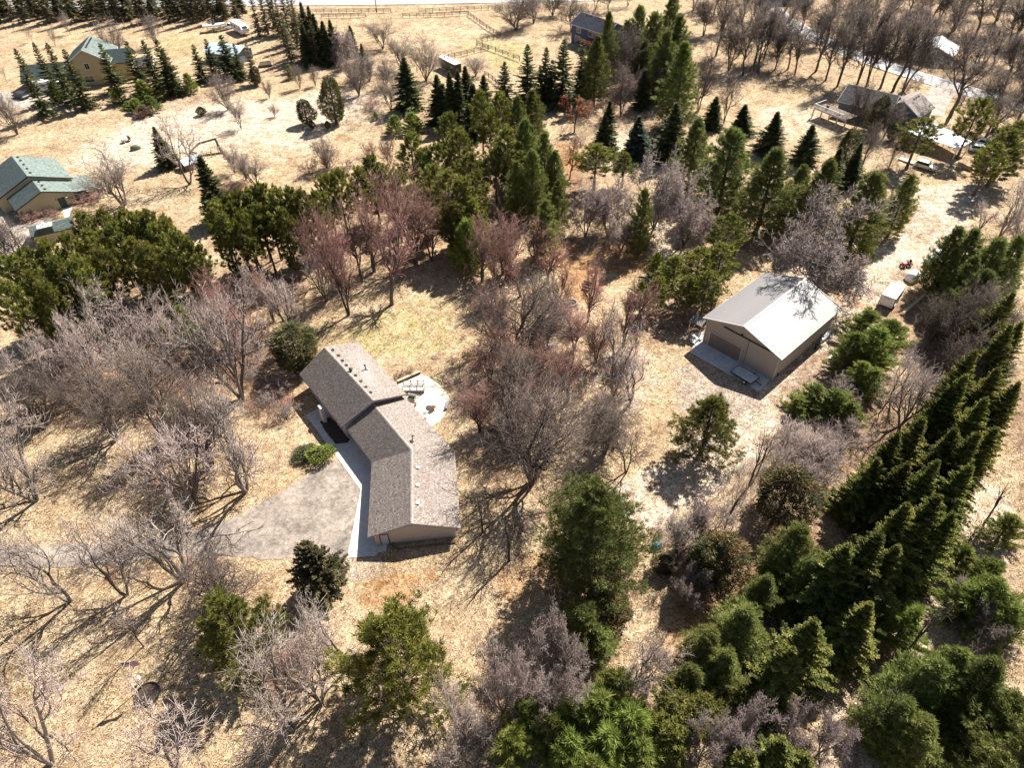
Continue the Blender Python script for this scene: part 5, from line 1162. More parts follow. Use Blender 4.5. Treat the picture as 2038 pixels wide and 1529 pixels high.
def along(B, s):
    n = len(B)-1; x = np.clip(np.asarray(s)*n, 0, n-1e-6); i = x.astype(int); f = (x-i)[:, None]
    return B[i]*(1-f)+B[i+1]*f, nrmz(B[i+1]-B[i])
def leaf_redpine(lf, B, L, t, az, r, nk=12, wd=.17):
    k = max(5, int(4+L*3.4)); s = 1-r.uniform(0, .62, k)**1.3; s[0] = 1
    p, d = along(B, s); lat = np.stack([-d[:, 1], d[:, 0], np.zeros(k)], -1)
    p = p+lat*(r.normal(0, .34, k)*L*.35*(1.15-s*.4))[:, None]+np.array([0, 0, 1.])*r.uniform(-.05, .42, k)[:, None]
    ax = d*.75+lat*r.normal(0, .35, k)[:, None]+np.array([0, 0, .85])
    lf.tufts(p, ax, r.uniform(.42, .68, k), nk, .42, wd, r.normal(.5+.12*t, .2, k), .10)
def leaf_whitepine(lf, B, L, t, az, r):
    k = max(7, int(5+L*5.2)); s = 1-r.uniform(0, .80, k)**1.2; s[0] = 1
    p, d = along(B, s); lat = np.stack([-d[:, 1], d[:, 0], np.zeros(k)], -1); side = r.normal(0, 1, k)
    p = p+lat*(side*.24*L*(1.15-s)+side*.12)[:, None]+np.array([0, 0, 1.])*r.uniform(-.08, .22, k)[:, None]
    ax = d*.9+lat*(np.sign(side)*.5)[:, None]+np.array([0, 0, .55])
    lf.tufts(p, ax, r.uniform(.40, .66, k), 11, .5, .13, r.normal(.5, .2, k), .14)
def leaf_young(lf, B, L, t, az, r):
    k = max(5, int(4+L*4.5)); s = np.linspace(.25, 1, k)+r.normal(0, .03, k); s = np.clip(s, 0, 1)
    p, d = along(B, s); lat = np.stack([-d[:, 1], d[:, 0], np.zeros(k)], -1)
    p = p+lat*r.normal(0, .10, k)[:, None]*L*.4
    lf.tufts(p, d+np.array([0, 0, .28]), r.uniform(.40, .62, k), 14, .40, .10, r.normal(.55, .2, k), .08)
def leaf_spruce(dens=1.0, size=1.0):
    def f(lf, B, L, t, az, r):
        k = max(4, int((3+L*5.2)*dens)); s = np.clip(np.linspace(.12, 1, k)+r.normal(0, .03, k), 0, 1)
        p, d = along(B, s); lat = np.stack([-d[:, 1], d[:, 0], np.zeros(k)], -1); tb = r.normal(.5, .22); tn = np.clip(tb+r.normal(0, .12, k), 0, 1)
        for sg in (-1, 1):
            ln = (.20+.34*L*(1-s)*.55+.12)*size*r.uniform(.75, 1.25, k)
            for q in (.0, .5):
                dd = nrmz(d*(.75+q)+lat*sg*(1-q*.45)+np.array([0, 0, -.14])+r.normal(0, .14, (k, 3)))
                lf.spikes(p, dd, ln*(1-.2*q), ln*.42, tn)
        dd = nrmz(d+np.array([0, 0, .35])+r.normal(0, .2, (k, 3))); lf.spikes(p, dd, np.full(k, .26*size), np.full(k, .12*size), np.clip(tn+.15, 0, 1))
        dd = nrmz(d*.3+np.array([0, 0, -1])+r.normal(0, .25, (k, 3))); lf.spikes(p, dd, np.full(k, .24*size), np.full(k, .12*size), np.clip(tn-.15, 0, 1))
    return f
def bushy(seed, h, w, m, n=2200, low=.02, shape=1.0, size=.36, k=6, up=.7, trunk_r=.12, lobes=5):
    """rounded evergreen: sprays all through an uneven egg-shaped crown"""
    r = np.random.default_rng(seed); lf = Leafs(r)
    lb = nrmz(r.normal(0, 1, (lobes*3, 3))); am = r.uniform(.10, .3, lobes*3)
    u = nrmz(r.normal(0, 1, (n, 3))); rad = r.uniform(.35, 1, n)**.42
    bump = 1+sum(a*np.maximum(0, (u@l)-.55)*2-.03 for l, a in zip(lb, am))
    z = h*low+(h*(1-low))*(.5+.5*u[:, 2]*rad); t = (z-h*low)/(h*(1-low)); pw = np.clip(4*t*(1-t), .05, 1)**.5*(1-.45*shape*t)
    hr = nrmz(np.stack([u[:, 0], u[:, 1], np.zeros(n)], -1))*(np.hypot(u[:, 0], u[:, 1])**.4*rad*bump*w/2*pw*1.15)[:, None]
    p = hr+np.stack([np.zeros(n), np.zeros(n), z], -1)
    ax = nrmz(hr)*.8+np.stack([np.zeros(n), np.zeros(n), np.full(n, up)], -1)
    g = np.clip(.5+.25*np.sin(u@np.array([5, 3, 4.])+seed)+r.normal(0, .16, n), 0, 1)
    lf.tufts(p, ax, r.uniform(.7, 1.2, n)*size, k, .55, .22, g, .2)
    ii = r.choice(n, 60); q = p[ii]*np.array([.75, .75, .9]); o = np.stack([np.zeros(60), np.zeros(60), np.maximum(q[:, 2]-.35*np.hypot(q[:, 0], q[:, 1]), .05)], -1)
    ex = tubes(o, q, np.full(60, .03), np.full(60, .012), 3)
    return trunk_mesh('trunk', h*.9, trunk_r, M['bark'], r, .0, ex)[0], lf.mesh('crown', m), h, w
def bare(seed, h, w, stems=1, fork=.3, levels=5, nchild=(5, 5, 5, 4), spread=.75, up=.35, r0=.22, twig=.011, lean=.1, mats=('b_grey', 't_grey'), stem_spread=.35, dens=1.0, wig=.10):
    """bare broadleaf tree grown limb by limb; the trunk and main limbs are one mesh, the branches and twigs another"""
    r = np.random.default_rng(seed); S = [[], [], []]; tone = [[], [], []]
    stack = []
    for i in range(stems):
        az = 2*math.pi*i/stems+r.uniform(-.4, .4); sp = (stem_spread*r.uniform(.4, 1.25) if stems > 1 else lean*r.uniform(-1, 1))
        d = np.array([math.sin(sp)*math.cos(az), math.sin(sp)*math.sin(az), math.cos(sp)])
        stack.append((np.array([.12*math.cos(az), .12*math.sin(az), 0])*(stems > 1), d, h*r.uniform(.48, .7), r0*(1.0 if stems == 1 else r.uniform(.6, .85)), 0))
    while stack:
        p, d, L, rad, lv = stack.pop(); last = lv >= levels-1
        nseg = 1 if last else (8, 6, 4, 3, 2)[min(lv, 4)]; st = L/nseg; pts = [p]; rr = [rad]; dirs = []
        for k in range(nseg):
            dirs.append(d); p = p+d*st; pts.append(p); rr.append(max(twig, rad*(1-.56*(k+1)/nseg)))
            d = d+r.normal(0, wig*(1+.4*lv), 3); d[2] += up*(.10 if lv == 0 else .13 if lv < 3 else .05); d = d/np.linalg.norm(d)
        g = 2 if last else (0 if lv <= 1 else 1); tt = r.uniform(.1, 1.0)
        for k in range(nseg): S[g].append((pts[k], pts[k+1], rr[k], rr[k+1])); tone[g].append(tt)
        if last: continue
        nc = nchild[min(lv, len(nchild)-1)]*dens*r.uniform(.8, 1.2); nc = int(nc)+(r.random() < nc-int(nc))
        f0 = fork if lv == 0 else .18
        for c in range(nc):
            f = 1.0 if c == 0 else f0+(1-f0)*((c-.5+r.uniform(-.4, .4))/max(nc-1, 1)); f = min(max(f, f0), 1.0)
            x = f*nseg; i = min(int(x), nseg-1); q = pts[i]+(pts[i+1]-pts[i])*(x-i); rq = rr[i]+(rr[i+1]-rr[i])*(x-i); dd = dirs[i]
            a = nrmz(np.cross(dd, r.normal(0, 1, 3))); ang = spread*r.uniform(.6, 1.3)*(.35 if c == 0 else 1)*(1.2 if lv >= 1 else 1)
            nd = dd*math.cos(ang)+a*math.sin(ang)
            if nd[2] < -.1: nd[2] *= .35
            nl = L*r.uniform(.42, .8)*(1.08-.42*f if lv == 0 else 1.0)*.92
            stack.append((q, nrmz(nd), nl, max(twig, rq*(.72 if c else .92)), lv+1))
    A = [[np.array([q[j] for q in g]) for j in range(4)] for g in S]
    allp = np.concatenate([A[2][1], A[0][1]]); H = np.percentile(allp[:, 2], 99.5); Wd = 2*np.percentile(np.hypot(allp[:, 0], allp[:, 1]), 96)
    k = np.array([w/max(Wd, .1), w/max(Wd, .1), h/H])
    V, F = tubes(A[0][0]*k, A[0][1]*k, A[0][2], A[0][3], 6)
    m0 = np_mesh('trunk', V, F, M[mats[0]], np.repeat(np.array(tone[0]), 12), smooth=True)
    V1, F1 = tubes(A[1][0]*k, A[1][1]*k, A[1][2], A[1][3], 3); V2, F2 = cones(A[2][0]*k, A[2][1]*k, A[2][2])
    m1 = np_mesh('branches', np.concatenate([V1, V2]), np.concatenate([tri(F1), F2+len(V1)]), M[mats[1]], np.concatenate([np.repeat(np.array(tone[1]), 6), np.repeat(np.array(tone[2]), 4)]))
    return m0, m1, h, w
rr_ = R
KIND = {}
KIND['redpine'] = ('red_pine', [conifer(10+i, 15, 3.6, 5.6 if i < 3 else 2.6, .62, 6, lambda t: (1-t**2.0)**.6*(.62+.38*min(1, t*2.6)), lambda t: R(-4+50*t), lambda t: R(22+55*t), leaf_redpine, M['redpine'], .2, .05) for i in range(4)])
KIND['fullpine'] = ('red_pine', [conifer(20+i, 15, 4.6, 1.6, .60, 7, lambda t: (1-t**1.7)**.75*(.80+.20*min(1, t*4)), lambda t: R(-4+50*t), lambda t: R(24+50*t), lambda *a: leaf_redpine(*a, nk=20, wd=.105), M['redpine'], .24, .06) for i in range(2)])
KIND['whitepine'] = ('white_pine', [conifer(30+i, 16, 4.4, 1.2, .58, 7, lambda t: (1-t)**.62*(.75+.25*min(1, t*5)), lambda t: R(-2+38*t), lambda t: R(24+45*t), leaf_whitepine, M['whitepine'], .26, .05) for i in range(4)])
KIND['bigpine'] = ('white_pine', [conifer(40, 22, 7.6, 1.6, .62, 8, lambda t: (1-t)**.6*(.85+.15*min(1, t*6)), lambda t: R(-4+38*t), lambda t: R(16+45*t), leaf_whitepine, M['whitepine'], .4, .07)])
KIND['youngpine'] = ('young_pine', [conifer(50+i, 7, 2.5, .4, .46, 6, lambda t: (1-t)**.6, lambda t: R(5+40*t), lambda t: R(28+40*t), leaf_young, M['youngpine'], .1, .035) for i in range(3)])
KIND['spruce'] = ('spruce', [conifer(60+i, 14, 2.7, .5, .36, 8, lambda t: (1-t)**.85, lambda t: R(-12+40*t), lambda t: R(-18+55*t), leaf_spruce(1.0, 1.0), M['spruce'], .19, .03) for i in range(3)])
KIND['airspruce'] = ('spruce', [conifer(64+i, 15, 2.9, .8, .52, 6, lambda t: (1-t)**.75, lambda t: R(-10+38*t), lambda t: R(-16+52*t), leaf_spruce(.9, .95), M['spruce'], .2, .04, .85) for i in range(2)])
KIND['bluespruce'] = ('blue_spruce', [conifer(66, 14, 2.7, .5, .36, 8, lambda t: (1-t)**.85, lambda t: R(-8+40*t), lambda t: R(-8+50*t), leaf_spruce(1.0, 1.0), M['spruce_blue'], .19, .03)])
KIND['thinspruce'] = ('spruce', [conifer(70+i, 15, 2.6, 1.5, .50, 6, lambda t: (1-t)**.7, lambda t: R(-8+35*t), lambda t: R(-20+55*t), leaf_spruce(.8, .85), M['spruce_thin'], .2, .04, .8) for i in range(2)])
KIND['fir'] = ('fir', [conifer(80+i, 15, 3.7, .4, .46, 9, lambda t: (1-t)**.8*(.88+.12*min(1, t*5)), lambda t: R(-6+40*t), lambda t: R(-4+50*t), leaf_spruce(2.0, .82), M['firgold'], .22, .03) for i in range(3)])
KIND['cedar'] = ('cedar', [bushy(90+i, 9, 5.0, M['cedar'], 2600, .02, .7) for i in range(2)])
KIND['greyfir'] = ('fir', [conifer(68, 9, 2.7, .3, .36, 9, lambda t: (1-t)**.55*(.8+.2*min(1, t*5)), lambda t: R(-4+38*t), lambda t: R(5+45*t), leaf_spruce(1.3, .9), M['spruce_thin'], .16, .03)])
KIND['juniper'] = ('juniper', [bushy(94+i, 5, 3.6, M['cedar'], 1300, .01, 1.2, .3) for i in range(2)])
KIND['rust'] = ('cedar', [bushy(97, 9, 5.0, M['rust'], 2200, .03, .8)])
KIND['shrub_green'] = ('shrub', [bushy(99, 2, 2.4, M['boxwood'], 900, .0, .2, .22, 6, .5, .05)])
def oak(seed):
    b = bare(seed, 8, 5.5, 1, .25, 4, (7, 6, 5), .8, .3, .14, .012, .1, ('b_grey', 't_red'))
    r = np.random.default_rng(seed); co = np.empty(len(b[1].vertices)*3, np.float32); b[1].vertices.foreach_get('co', co); co = co.reshape(-1, 3)
    lf = Leafs(r); ii = r.choice(len(co), 2600); lf.tufts(co[ii], r.normal(0, 1, (2600, 3)), .2, 2, .8, .6, r.uniform(.1, 1, 2600))
    return b, lf.mesh('leaves', M['orange'])
_ok = [oak(111), oak(112)]
KIND['oak'] = ('oak_tree', [o[0] for o in _ok])
KIND['vase'] = ('bare_tree', [bare(120+i, 14, 11, 4+i % 3, .22, 5, (7, 6, 5, 5), .66, .28, .22, .019, mats=('b_grey', 't_grey'), stem_spread=.42) for i in range(3)])
KIND['pale'] = ('bare_tree', [bare(130+i, 12, 9.5, 2+i % 3, .2, 5, (6, 6, 5, 5), .74, .2, .23, .018, mats=('b_pale', 't_pale'), stem_spread=.55, wig=.13) for i in range(5)])
KIND['tall'] = ('bare_tree', [bare(140+i, 18, 9, 1+i % 2, .38, 5, (11, 7, 6, 5), .74, .26, .26, .024, mats=('b_grey', 't_dark'), stem_spread=.15) for i in range(4)])
KIND['maple'] = ('maple_tree', [bare(150+i, 16, 9.5, 2 if i else 1, .25, 5, (10, 7, 5, 5), .62, .32, .28, .018, mats=('b_grey', 't_red'), stem_spread=.2) for i in range(3)])
KIND['dark'] = ('bare_tree', [bare(160+i, 15, 12, 2+i, .25, 5, (8, 7, 6, 5), .72, .24, .28, .017, mats=('b_grey', 't_dark'), stem_spread=.3, wig=.12) for i in range(3)])
KIND['round'] = ('bare_tree', [bare(170+i, 9, 8.5, 4, .18, 6, (6, 6, 5, 5, 5), .85, .16, .16, .017, mats=('b_grey', 't_round'), stem_spread=.5, wig=.16) for i in range(2)])
KIND['sapling'] = ('sapling', [bare(180+i, 6, 3.6, 1+i, .22, 4, (8, 6, 6), .6, .34, .06, .012, mats=('b_grey', 't_grey'), stem_spread=.2) for i in range(3)])
KIND['brush'] = ('bare_shrub', [bare(190+i, 3.4, 4.4, 8, .1, 4, (6, 6, 6), .65, .2, .045, .012, mats=('b_grey', 't_round'), stem_spread=.7, wig=.15) for i in range(3)])
KIND['redbrush'] = ('bare_shrub', [bare(195+i, 2.8, 4.0, 8, .1, 4, (6, 6, 6), .65, .2, .04, .012, mats=('b_grey', 't_red'), stem_spread=.75, wig=.15) for i in range(2)])
KIND['snag'] = ('dead_tree', [bare(200+i, 13, 2.6, 1, .45, 4, (6, 3, 3), .7, .25, .12, .013, mats=('b_grey', 't_dark'), lean=.06) for i in range(2)])
# ------------------------------------------------------------------ where each tree stands
# ('b', u, v, h, w): foot at that pixel, h metres tall, crown w metres wide; ('v', u, v, top_v, w): height from its top; ('t', u, v, h, w): its top is at that pixel
T = []
def grp(kind, adj, noun, place, ents): T.append((kind, adj, noun, place, ents))
# top left: the long back row
grp('thinspruce', 'sparse dark', 'spruce', 'in the long row behind the yellow house', [('b', 6+23.5*i+(i*37 % 9)-4, 44-(i % 2)*7, 15, 6) for i in range(21)])
grp('spruce', 'dark', 'spruce', 'standing behind the long sparse spruce row', [('b', 14+27*i+(i*53 % 11)-5, 27-(i*29 % 5), 15, 6) for i in range(18)])
grp('thinspruce', 'sparse brown green', 'spruce', 'in the slanting row right of the camper', [('b', *q) for q in [(517, 72, 14, 5.5), (534, 67, 14, 5.5), (555, 70, 15, 5.5), (567, 88, 14, 5.5), (574, 60, 14, 5.5), (580, 122, 14, 5), (592, 92, 15, 5.5), (602, 108, 14, 5), (614, 128, 14, 5), (634, 131, 13, 5), (545, 52, 14, 5), (592, 62, 14, 5)]])
grp('spruce', 'deep green', 'spruce', 'at the foot of the slanting spruce row', [('t', 597, 2, 16, 6), ('t', 612, 10, 15, 6), ('t', 622, 25, 14, 6.5), ('t', 640, 40, 12, 7), ('t', 600, 45, 12, 6), ('t', 655, 38, 12, 6)])
grp('airspruce', 'tall dark', 'spruce', 'in the row before the yellow house', [('v', 93, 230, 97, 7), ('v', 118, 200, 84, 6.5), ('t', 92, 85, 16, 7.5), ('v', 176, 215, 97, 7.5), ('v', 236, 182, 85, 7.5), ('v', 290, 190, 80, 8), ('v', 318, 178, 80, 8), ('v', 347, 186, 76, 8), ('v', 352, 188, 98, 7)])
grp('airspruce', 'dark', 'spruce', 'standing round the pale roofed shed', [('v', 406, 162, 87, 6.5), ('v', 430, 152, 76, 6), ('v', 462, 152, 68, 9), ('v', 484, 158, 85, 5)])
grp('thinspruce', 'thin brownish', 'spruce', 'right of the pale roofed shed', [('v', 510, 166, 77, 5)])
grp('juniper', 'dark', 'juniper', 'on the edge of the pale meadow', [('b', 512, 168, 5, 4.5), ('v', 612, 246, 197, 6.5), ('v', 402, 228, 211, 3.2), ('v', 670, 245, 150, 8.5), ('b', 653, 255, 2, 2), ('b', 622, 255, 2.2, 2)])
grp('youngpine', 'small green', 'pine', 'along the drive before the yellow house', [('v', 382, 184, 145, 5), ('v', 296, 205, 160, 8), ('v', 275, 222, 195, 5.5), ('v', 262, 215, 200, 6), ('v', 240, 205, 175, 6), ('v', 118, 205, 165, 4.5), ('b', 580, 156, 4, 3.5), ('v', 305, 222, 190, 6)])
grp('rust', 'rusty', 'bush', 'beside the meadow edge before the yellow house', [('b', 318, 200, 3, 4), ('b', 285, 230, 2.6, 4)])
# meadow trees, left
grp('vase', 'slim bare', 'tree', 'standing in the pale meadow', [('v', 454, 218, 140, 8), ('v', 480, 255, 185, 6), ('v', 537, 194, 155, 3), ('v', 597, 175, 125, 4.5), ('v', 628, 170, 128, 4), ('v', 547, 231, 205, 3), ('b', 35, 267, 11, 9), ('v', 510, 371, 300, 8), ('v', 490, 357, 290, 6), ('v', 467, 343, 280, 5.5), ('v', 650, 334, 262, 6)])
grp('sapling', 'thin young', 'tree', 'in the pale grass behind the yellow house', [('b', 110, 90, 6, 4), ('b', 65, 83, 6, 3.5), ('b', 140, 68, 7, 5), ('b', 15, 165, 5, 4)])
grp('vase', 'pinkish bare', 'tree', 'between the yellow house and its garden fence', [('b', 240, 128, 14, 9), ('b', 312, 92, 10, 7)])
grp('pale', 'large leaning many stemmed bare', 'tree', 'above the tan house', [('v', 378, 366, 222, 13)])
grp('vase', 'wide vase shaped bare', 'tree', 'right of the green roofed house', [('v', 246, 410, 285, 15)])
grp('spruce', 'single dark', 'spruce', 'behind the large leaning bare tree', [('v', 335, 332, 252, 6)])
grp('dark', 'bare', 'tree', 'in front of the tan house drive', [('v', 45, 520, 430, 9), ('b', 10, 520, 9, 8)])
grp('redbrush', 'reddish low', 'shrub', 'on the near side of the left meadow', [('b', 285, 232, 3, 6), ('b', 170, 402, 2.4, 8), ('b', 185, 396, 2.2, 6), ('b', 440, 385, 2, 7), ('b', 470, 380, 2, 6), ('b', 100, 432, 1.6, 5), ('b', 60, 440, 2.5, 5)])
# upper middle
grp('vase', 'bare', 'tree', 'along the near edge of the pale paddock', [('v', 762, 96, 28, 12), ('v', 800, 140, 58, 11), ('v', 848, 160, 68, 11), ('v', 947, 150, 110, 9), ('v', 735, 160, 95, 10), ('v', 770, 175, 105, 9), ('v', 715, 190, 110, 9), ('v', 778, 220, 140, 7), ('v', 700, 165, 95, 8)])
grp('spruce', 'narrow dark', 'spruce', 'left of the paddock bare trees', [('v', 705, 110, 50, 5), ('t', 718, 85, 9, 4.5)])
grp('round', 'dense bare', 'tree', 'in the top left of the paddock thicket', [('v', 690, 130, 55, 9), ('v', 668, 120, 60, 8)])
grp('spruce', 'broad dark', 'spruce', 'in the clump below the long trailer', [('v', 815, 218, 112, 9), ('t', 868, 147, 12, 7), ('t', 893, 140, 14, 7), ('t', 910, 137, 14, 6), ('t', 925, 130, 13, 7), ('t', 962, 148, 13, 7), ('t', 880, 165, 10, 7), ('t', 940, 165, 13, 8)])
grp('airspruce', 'tall pointed', 'spruce', 'between paddock and blue house', [('v', 1006, 218, 122, 8), ('v', 1050, 215, 88, 9.5), ('v', 1085, 205, 93, 7.5), ('v', 1118, 210, 77, 10), ('v', 1155, 185, 78, 7), ('t', 1076, 130, 9, 7), ('t', 1100, 118, 11, 7)])
grp('whitepine', 'large', 'pine', 'close in front of the blue house', [('t', 1190, 72, 17, 10), ('t', 1213, 25, 17, 8), ('t', 1180, 95, 12, 7)])
grp('whitepine', 'tall dark', 'pine', 'filling the wood right of the blue house', [('t', 1305, 25, 18, 11), ('t', 1275, 12, 17, 10), ('t', 1330, 60, 18, 11), ('t', 1355, 30, 20, 12), ('t', 1365, 85, 20, 13), ('t', 1250, 40, 14, 9), ('t', 1340, -10, 16, 10), ('t', 1285, 80, 13, 9)])
grp('dark', 'dark bare', 'tree', 'among the pines right of the blue house', [('v', 1250, 175, 40, 12), ('v', 1290, 160, 50, 10), ('v', 1235, 230, 120, 9), ('v', 1320, 210, 110, 9), ('v', 1390, 220, 90, 9), ('v', 1270, 215, 130, 8), ('v', 1440, 245, 140, 9)])
grp('dark', 'big round bare', 'tree', 'at the top of the paddock', [('v', 1027, 58, -22, 16), ('b', 1062, 45, 11, 11), ('v', 1137, 62, -12, 12), ('b', 1100, 30, 10, 10), ('b', 1185, 18, 10, 10), ('b', 1210, 22, 9, 9), ('b', 1250, 10, 10, 9)])
grp('sapling', 'thin leafless', 'tree', 'on the lawn left of the blue house', [('v', 1117, 78, 48, 5), ('b', 1130, 95, 4, 3)])
# middle clump of pines
grp('redpine', 'bushy', 'pine', 'in the clump at the middle of the photo', [('t', 957, 187, 14, 7.5), ('t', 994, 187, 14, 7), ('t', 815, 268, 12, 9), ('t', 892, 232, 14, 8), ('t', 912, 262, 14, 8), ('t', 868, 290, 12, 8), ('t', 975, 225, 12, 7), ('t', 1010, 262, 15, 9), ('t', 985, 300, 12, 7.5), ('t', 840, 300, 11, 8), ('t', 935, 310, 12, 8)])
grp('whitepine', 'dark green', 'pine', 'right of the bushy middle clump', [('t', 1030, 192, 14, 8), ('t', 1060, 180, 13, 9), ('t', 1045, 238, 16, 10), ('t', 1085, 262, 15, 9), ('t', 1105, 300, 12, 7), ('t', 1060, 300, 15, 8), ('t', 1028, 320, 13, 7), ('t', 1112, 360, 10, 6), ('t', 1087, 400, 12, 8)])
grp('spruce', 'pointed dark', 'spruce', 'in the tan clearing right of the middle clump', [('v', 1206, 303, 197, 6), ('v', 1199, 308, 228, 7), ('v', 1275, 215, 140, 6)])
grp('bluespruce', 'neat blue green', 'spruce', 'standing alone in the tan clearing', [('v', 1264, 314, 229, 8)])
grp('redpine', 'rounded green', 'pine', 'at the foot of the tan clearing', [('v', 1182, 375, 290, 10), ('v', 1238, 372, 308, 6.5)])
grp('oak', 'orange brown leafy', 'tree', 'on the right of the pine clumps', [('v', 1143, 262, 196, 8), ('v', 1134, 355, 286, 6.5), ('b', 1130, 235, 6, 5)])
grp('youngpine', 'small bright green', 'pine', 'in the grass left of the middle clump', [('v', 788, 265, 229, 6), ('v', 823, 263, 224, 6), ('b', 832, 258, 3.5, 3), ('b', 748, 238, 2.2, 2)])
grp('redbrush', 'pinkish bare', 'shrub', 'in the brush below the middle clump', [('b', 740, 310, 4, 5), ('b', 655, 335, 4, 6), ('b', 620, 345, 4, 6), ('b', 690, 345, 3.5, 5), ('b', 775, 330, 8, 5), ('b', 1170, 235, 5, 7), ('b', 1210, 230, 4, 6), ('b', 1150, 300, 4, 5), ('b', 740, 215, 3, 7)])
# left red pine belt
grp('redpine', 'tall', 'red pine', 'in the belt at the left edge', [('t', *q) for q in [(18, 520, 15, 8), (48, 500, 15, 7), (62, 545, 15, 7), (90, 485, 15, 7), (108, 520, 15, 7), (12, 570, 15, 7), (85, 570, 14, 6.5)]])
grp('redpine', 'tall', 'red pine', 'in the belt before the small green shelter', [('t', *q) for q in [(128, 470, 15, 7), (160, 430, 15, 7), (175, 465, 15, 7), (150, 515, 15, 7), (200, 425, 15, 7), (222, 450, 15, 7), (195, 500, 14, 7), (245, 425, 15, 7)]])
grp('redpine', 'tall', 'red pine', 'in the belt below the wide vase shaped tree', [('t', *q) for q in [(268, 432, 15, 7), (292, 425, 15, 7), (308, 450, 15, 7), (330, 440, 15, 7), (350, 470, 15, 7), (375, 490, 13, 6.5), (260, 480, 14, 7), (290, 490, 14, 6.5)]])
grp('whitepine', 'single bright green', 'pine', 'in front of the left red pine belt', [('t', 283, 505, 11, 8)])
grp('spruce', 'pointed dark green', 'spruce', 'rising above the second red pine belt', [('v', 440, 440, 308, 8.5)])
grp('redpine', 'tall', 'red pine', 'in the second belt above the house', [('t', *q) for q in [(425, 405, 15, 7.5), (452, 395, 15, 7), (470, 385, 15, 7), (498, 378, 15, 7), (520, 375, 15, 7), (545, 385, 15, 7), (440, 430, 14, 7), (510, 410, 14, 7), (575, 380, 15, 7), (600, 385, 15, 6.5), (480, 430, 14, 6.5), (560, 420, 14, 6.5)]])
grp('redpine', 'dark', 'red pine', 'behind the reddish maples', [('t', *q) for q in [(645, 355, 14, 7), (668, 345, 14, 7), (735, 315, 14, 8), (715, 340, 13, 7), (760, 330, 12, 7), (860, 335, 14, 8), (890, 345, 15, 9), (920, 360, 15, 9), (945, 350, 14, 8), (940, 400, 12, 8), (905, 410, 12, 7), (790, 345, 12, 7), (628, 385, 13, 7)]])
grp('youngpine', 'low dark green', 'pine', 'shading the lawn right of the maples', [('v', 935, 540, 440, 8), ('v', 918, 520, 455, 6)])
grp('maple', 'reddish bare', 'maple', 'on the upper side of the lawn', [('v', 780, 606, 395, 13), ('v', 828, 527, 325, 14), ('v', 694, 627, 400, 9), ('v', 680, 580, 410, 8), ('v', 745, 540, 390, 10), ('v', 860, 520, 360, 9), ('v', 720, 560, 390, 9), ('v', 900, 500, 370, 8), ('v', 800, 480, 340, 9), ('v', 650, 560, 420, 8)])
grp('maple', 'red tipped many stemmed', 'maple', 'standing up behind the dark bare tree', [('v', 1017, 550, 405, 11), ('v', 1000, 545, 425, 9), ('v', 1055, 545, 440, 9), ('v', 960, 560, 440, 9), ('v', 1090, 560, 450, 9), ('v', 1035, 590, 460, 9), ('v', 985, 600, 480, 8)])
grp('dark', 'large spreading dark bare', 'tree', 'in the middle of the yard', [('v', 1028, 722, 535, 17)])
grp('pale', 'bare grey', 'tree', 'in the brush above the shingled house', [('v', 573, 655, 540, 9), ('v', 605, 650, 590, 5), ('v', 650, 600, 500, 7), ('v', 520, 610, 520, 8)])
# left thicket
grp('pale', 'pale bare', 'tree', 'in the thicket below the left red pines', [('v', 280, 735, 590, 11), ('v', 220, 720, 570, 11), ('v', 345, 740, 600, 11), ('v', 200, 780, 640, 11), ('v', 120, 790, 670, 10), ('v', 300, 800, 660, 10), ('v', 385, 700, 600, 10), ('v', 60, 820, 690, 9), ('v', 155, 740, 630, 8), ('v', 255, 660, 560, 8), ('v', 330, 690, 575, 9)])
grp('maple', 'reddish bare', 'tree', 'in the thicket left of the shingled house', [('v', 420, 690, 570, 9), ('v', 470, 680, 560, 10), ('v', 510, 690, 590, 9), ('v', 440, 640, 540, 8), ('v', 545, 640, 545, 7)])
grp('pale', 'big leaning pale', 'tree', 'left of the round dark cedar', [('v', 482, 795, 560, 15)])
grp('youngpine', 'green', 'pine', 'hidden inside the left thicket', [('t', 355, 610, 6, 6), ('t', 385, 650, 6, 5.5), ('t', 325, 650, 5, 5)])
grp('dark', 'dark limbed bare', 'tree', 'on the open slope left of the house', [('v', 232, 875, 720, 11), ('v', 342, 877, 700, 12), ('v', 93, 845, 735, 9), ('v', 422, 925, 745, 12)])
grp('pale', 'spreading bare', 'tree', 'along the upper side of the drive', [('v', 72, 996, 830, 15), ('v', 385, 1004, 840, 14), ('v', 490, 978, 800, 15)])
grp('pale', 'bare', 'tree', 'along the lower side of the drive', [('v', 367, 1158, 985, 13), ('v', 138, 1198, 1040, 11), ('v', 252, 1186, 1040, 10)])
grp('dark', 'dark twisted bare', 'tree', 'just above the lower left red pine', [('v', 453, 1212, 1090, 11)])
grp('sapling', 'single bent bare', 'tree', 'just above the flagpole', [('v', 286, 1288, 1190, 5)])
grp('pale', 'pale bare', 'tree', 'along the bottom left edge', [('v', 103, 1520, 1330, 13), ('v', 375, 1575, 1400, 13), ('v', 580, 1452, 1265, 13)])
grp('pale', 'thin pale bare', 'tree', 'right of the lower left red pine', [('v', 690, 1330, 1175, 10), ('v', 640, 1400, 1260, 7)])
grp('redbrush', 'low reddish', 'shrub', 'under the trees right of the flagpole', [('b', 560, 1330, 2, 4), ('b', 600, 1310, 2, 4.5), ('b', 520, 1370, 2, 4), ('b', 570, 1390, 2, 4)])
grp('brush', 'low bare', 'shrub', 'by the left side of the shingled house', [('b', 560, 780, 3.5, 5), ('b', 530, 810, 3, 4.5), ('b', 570, 830, 3, 4.5), ('b', 505, 760, 3, 4)])
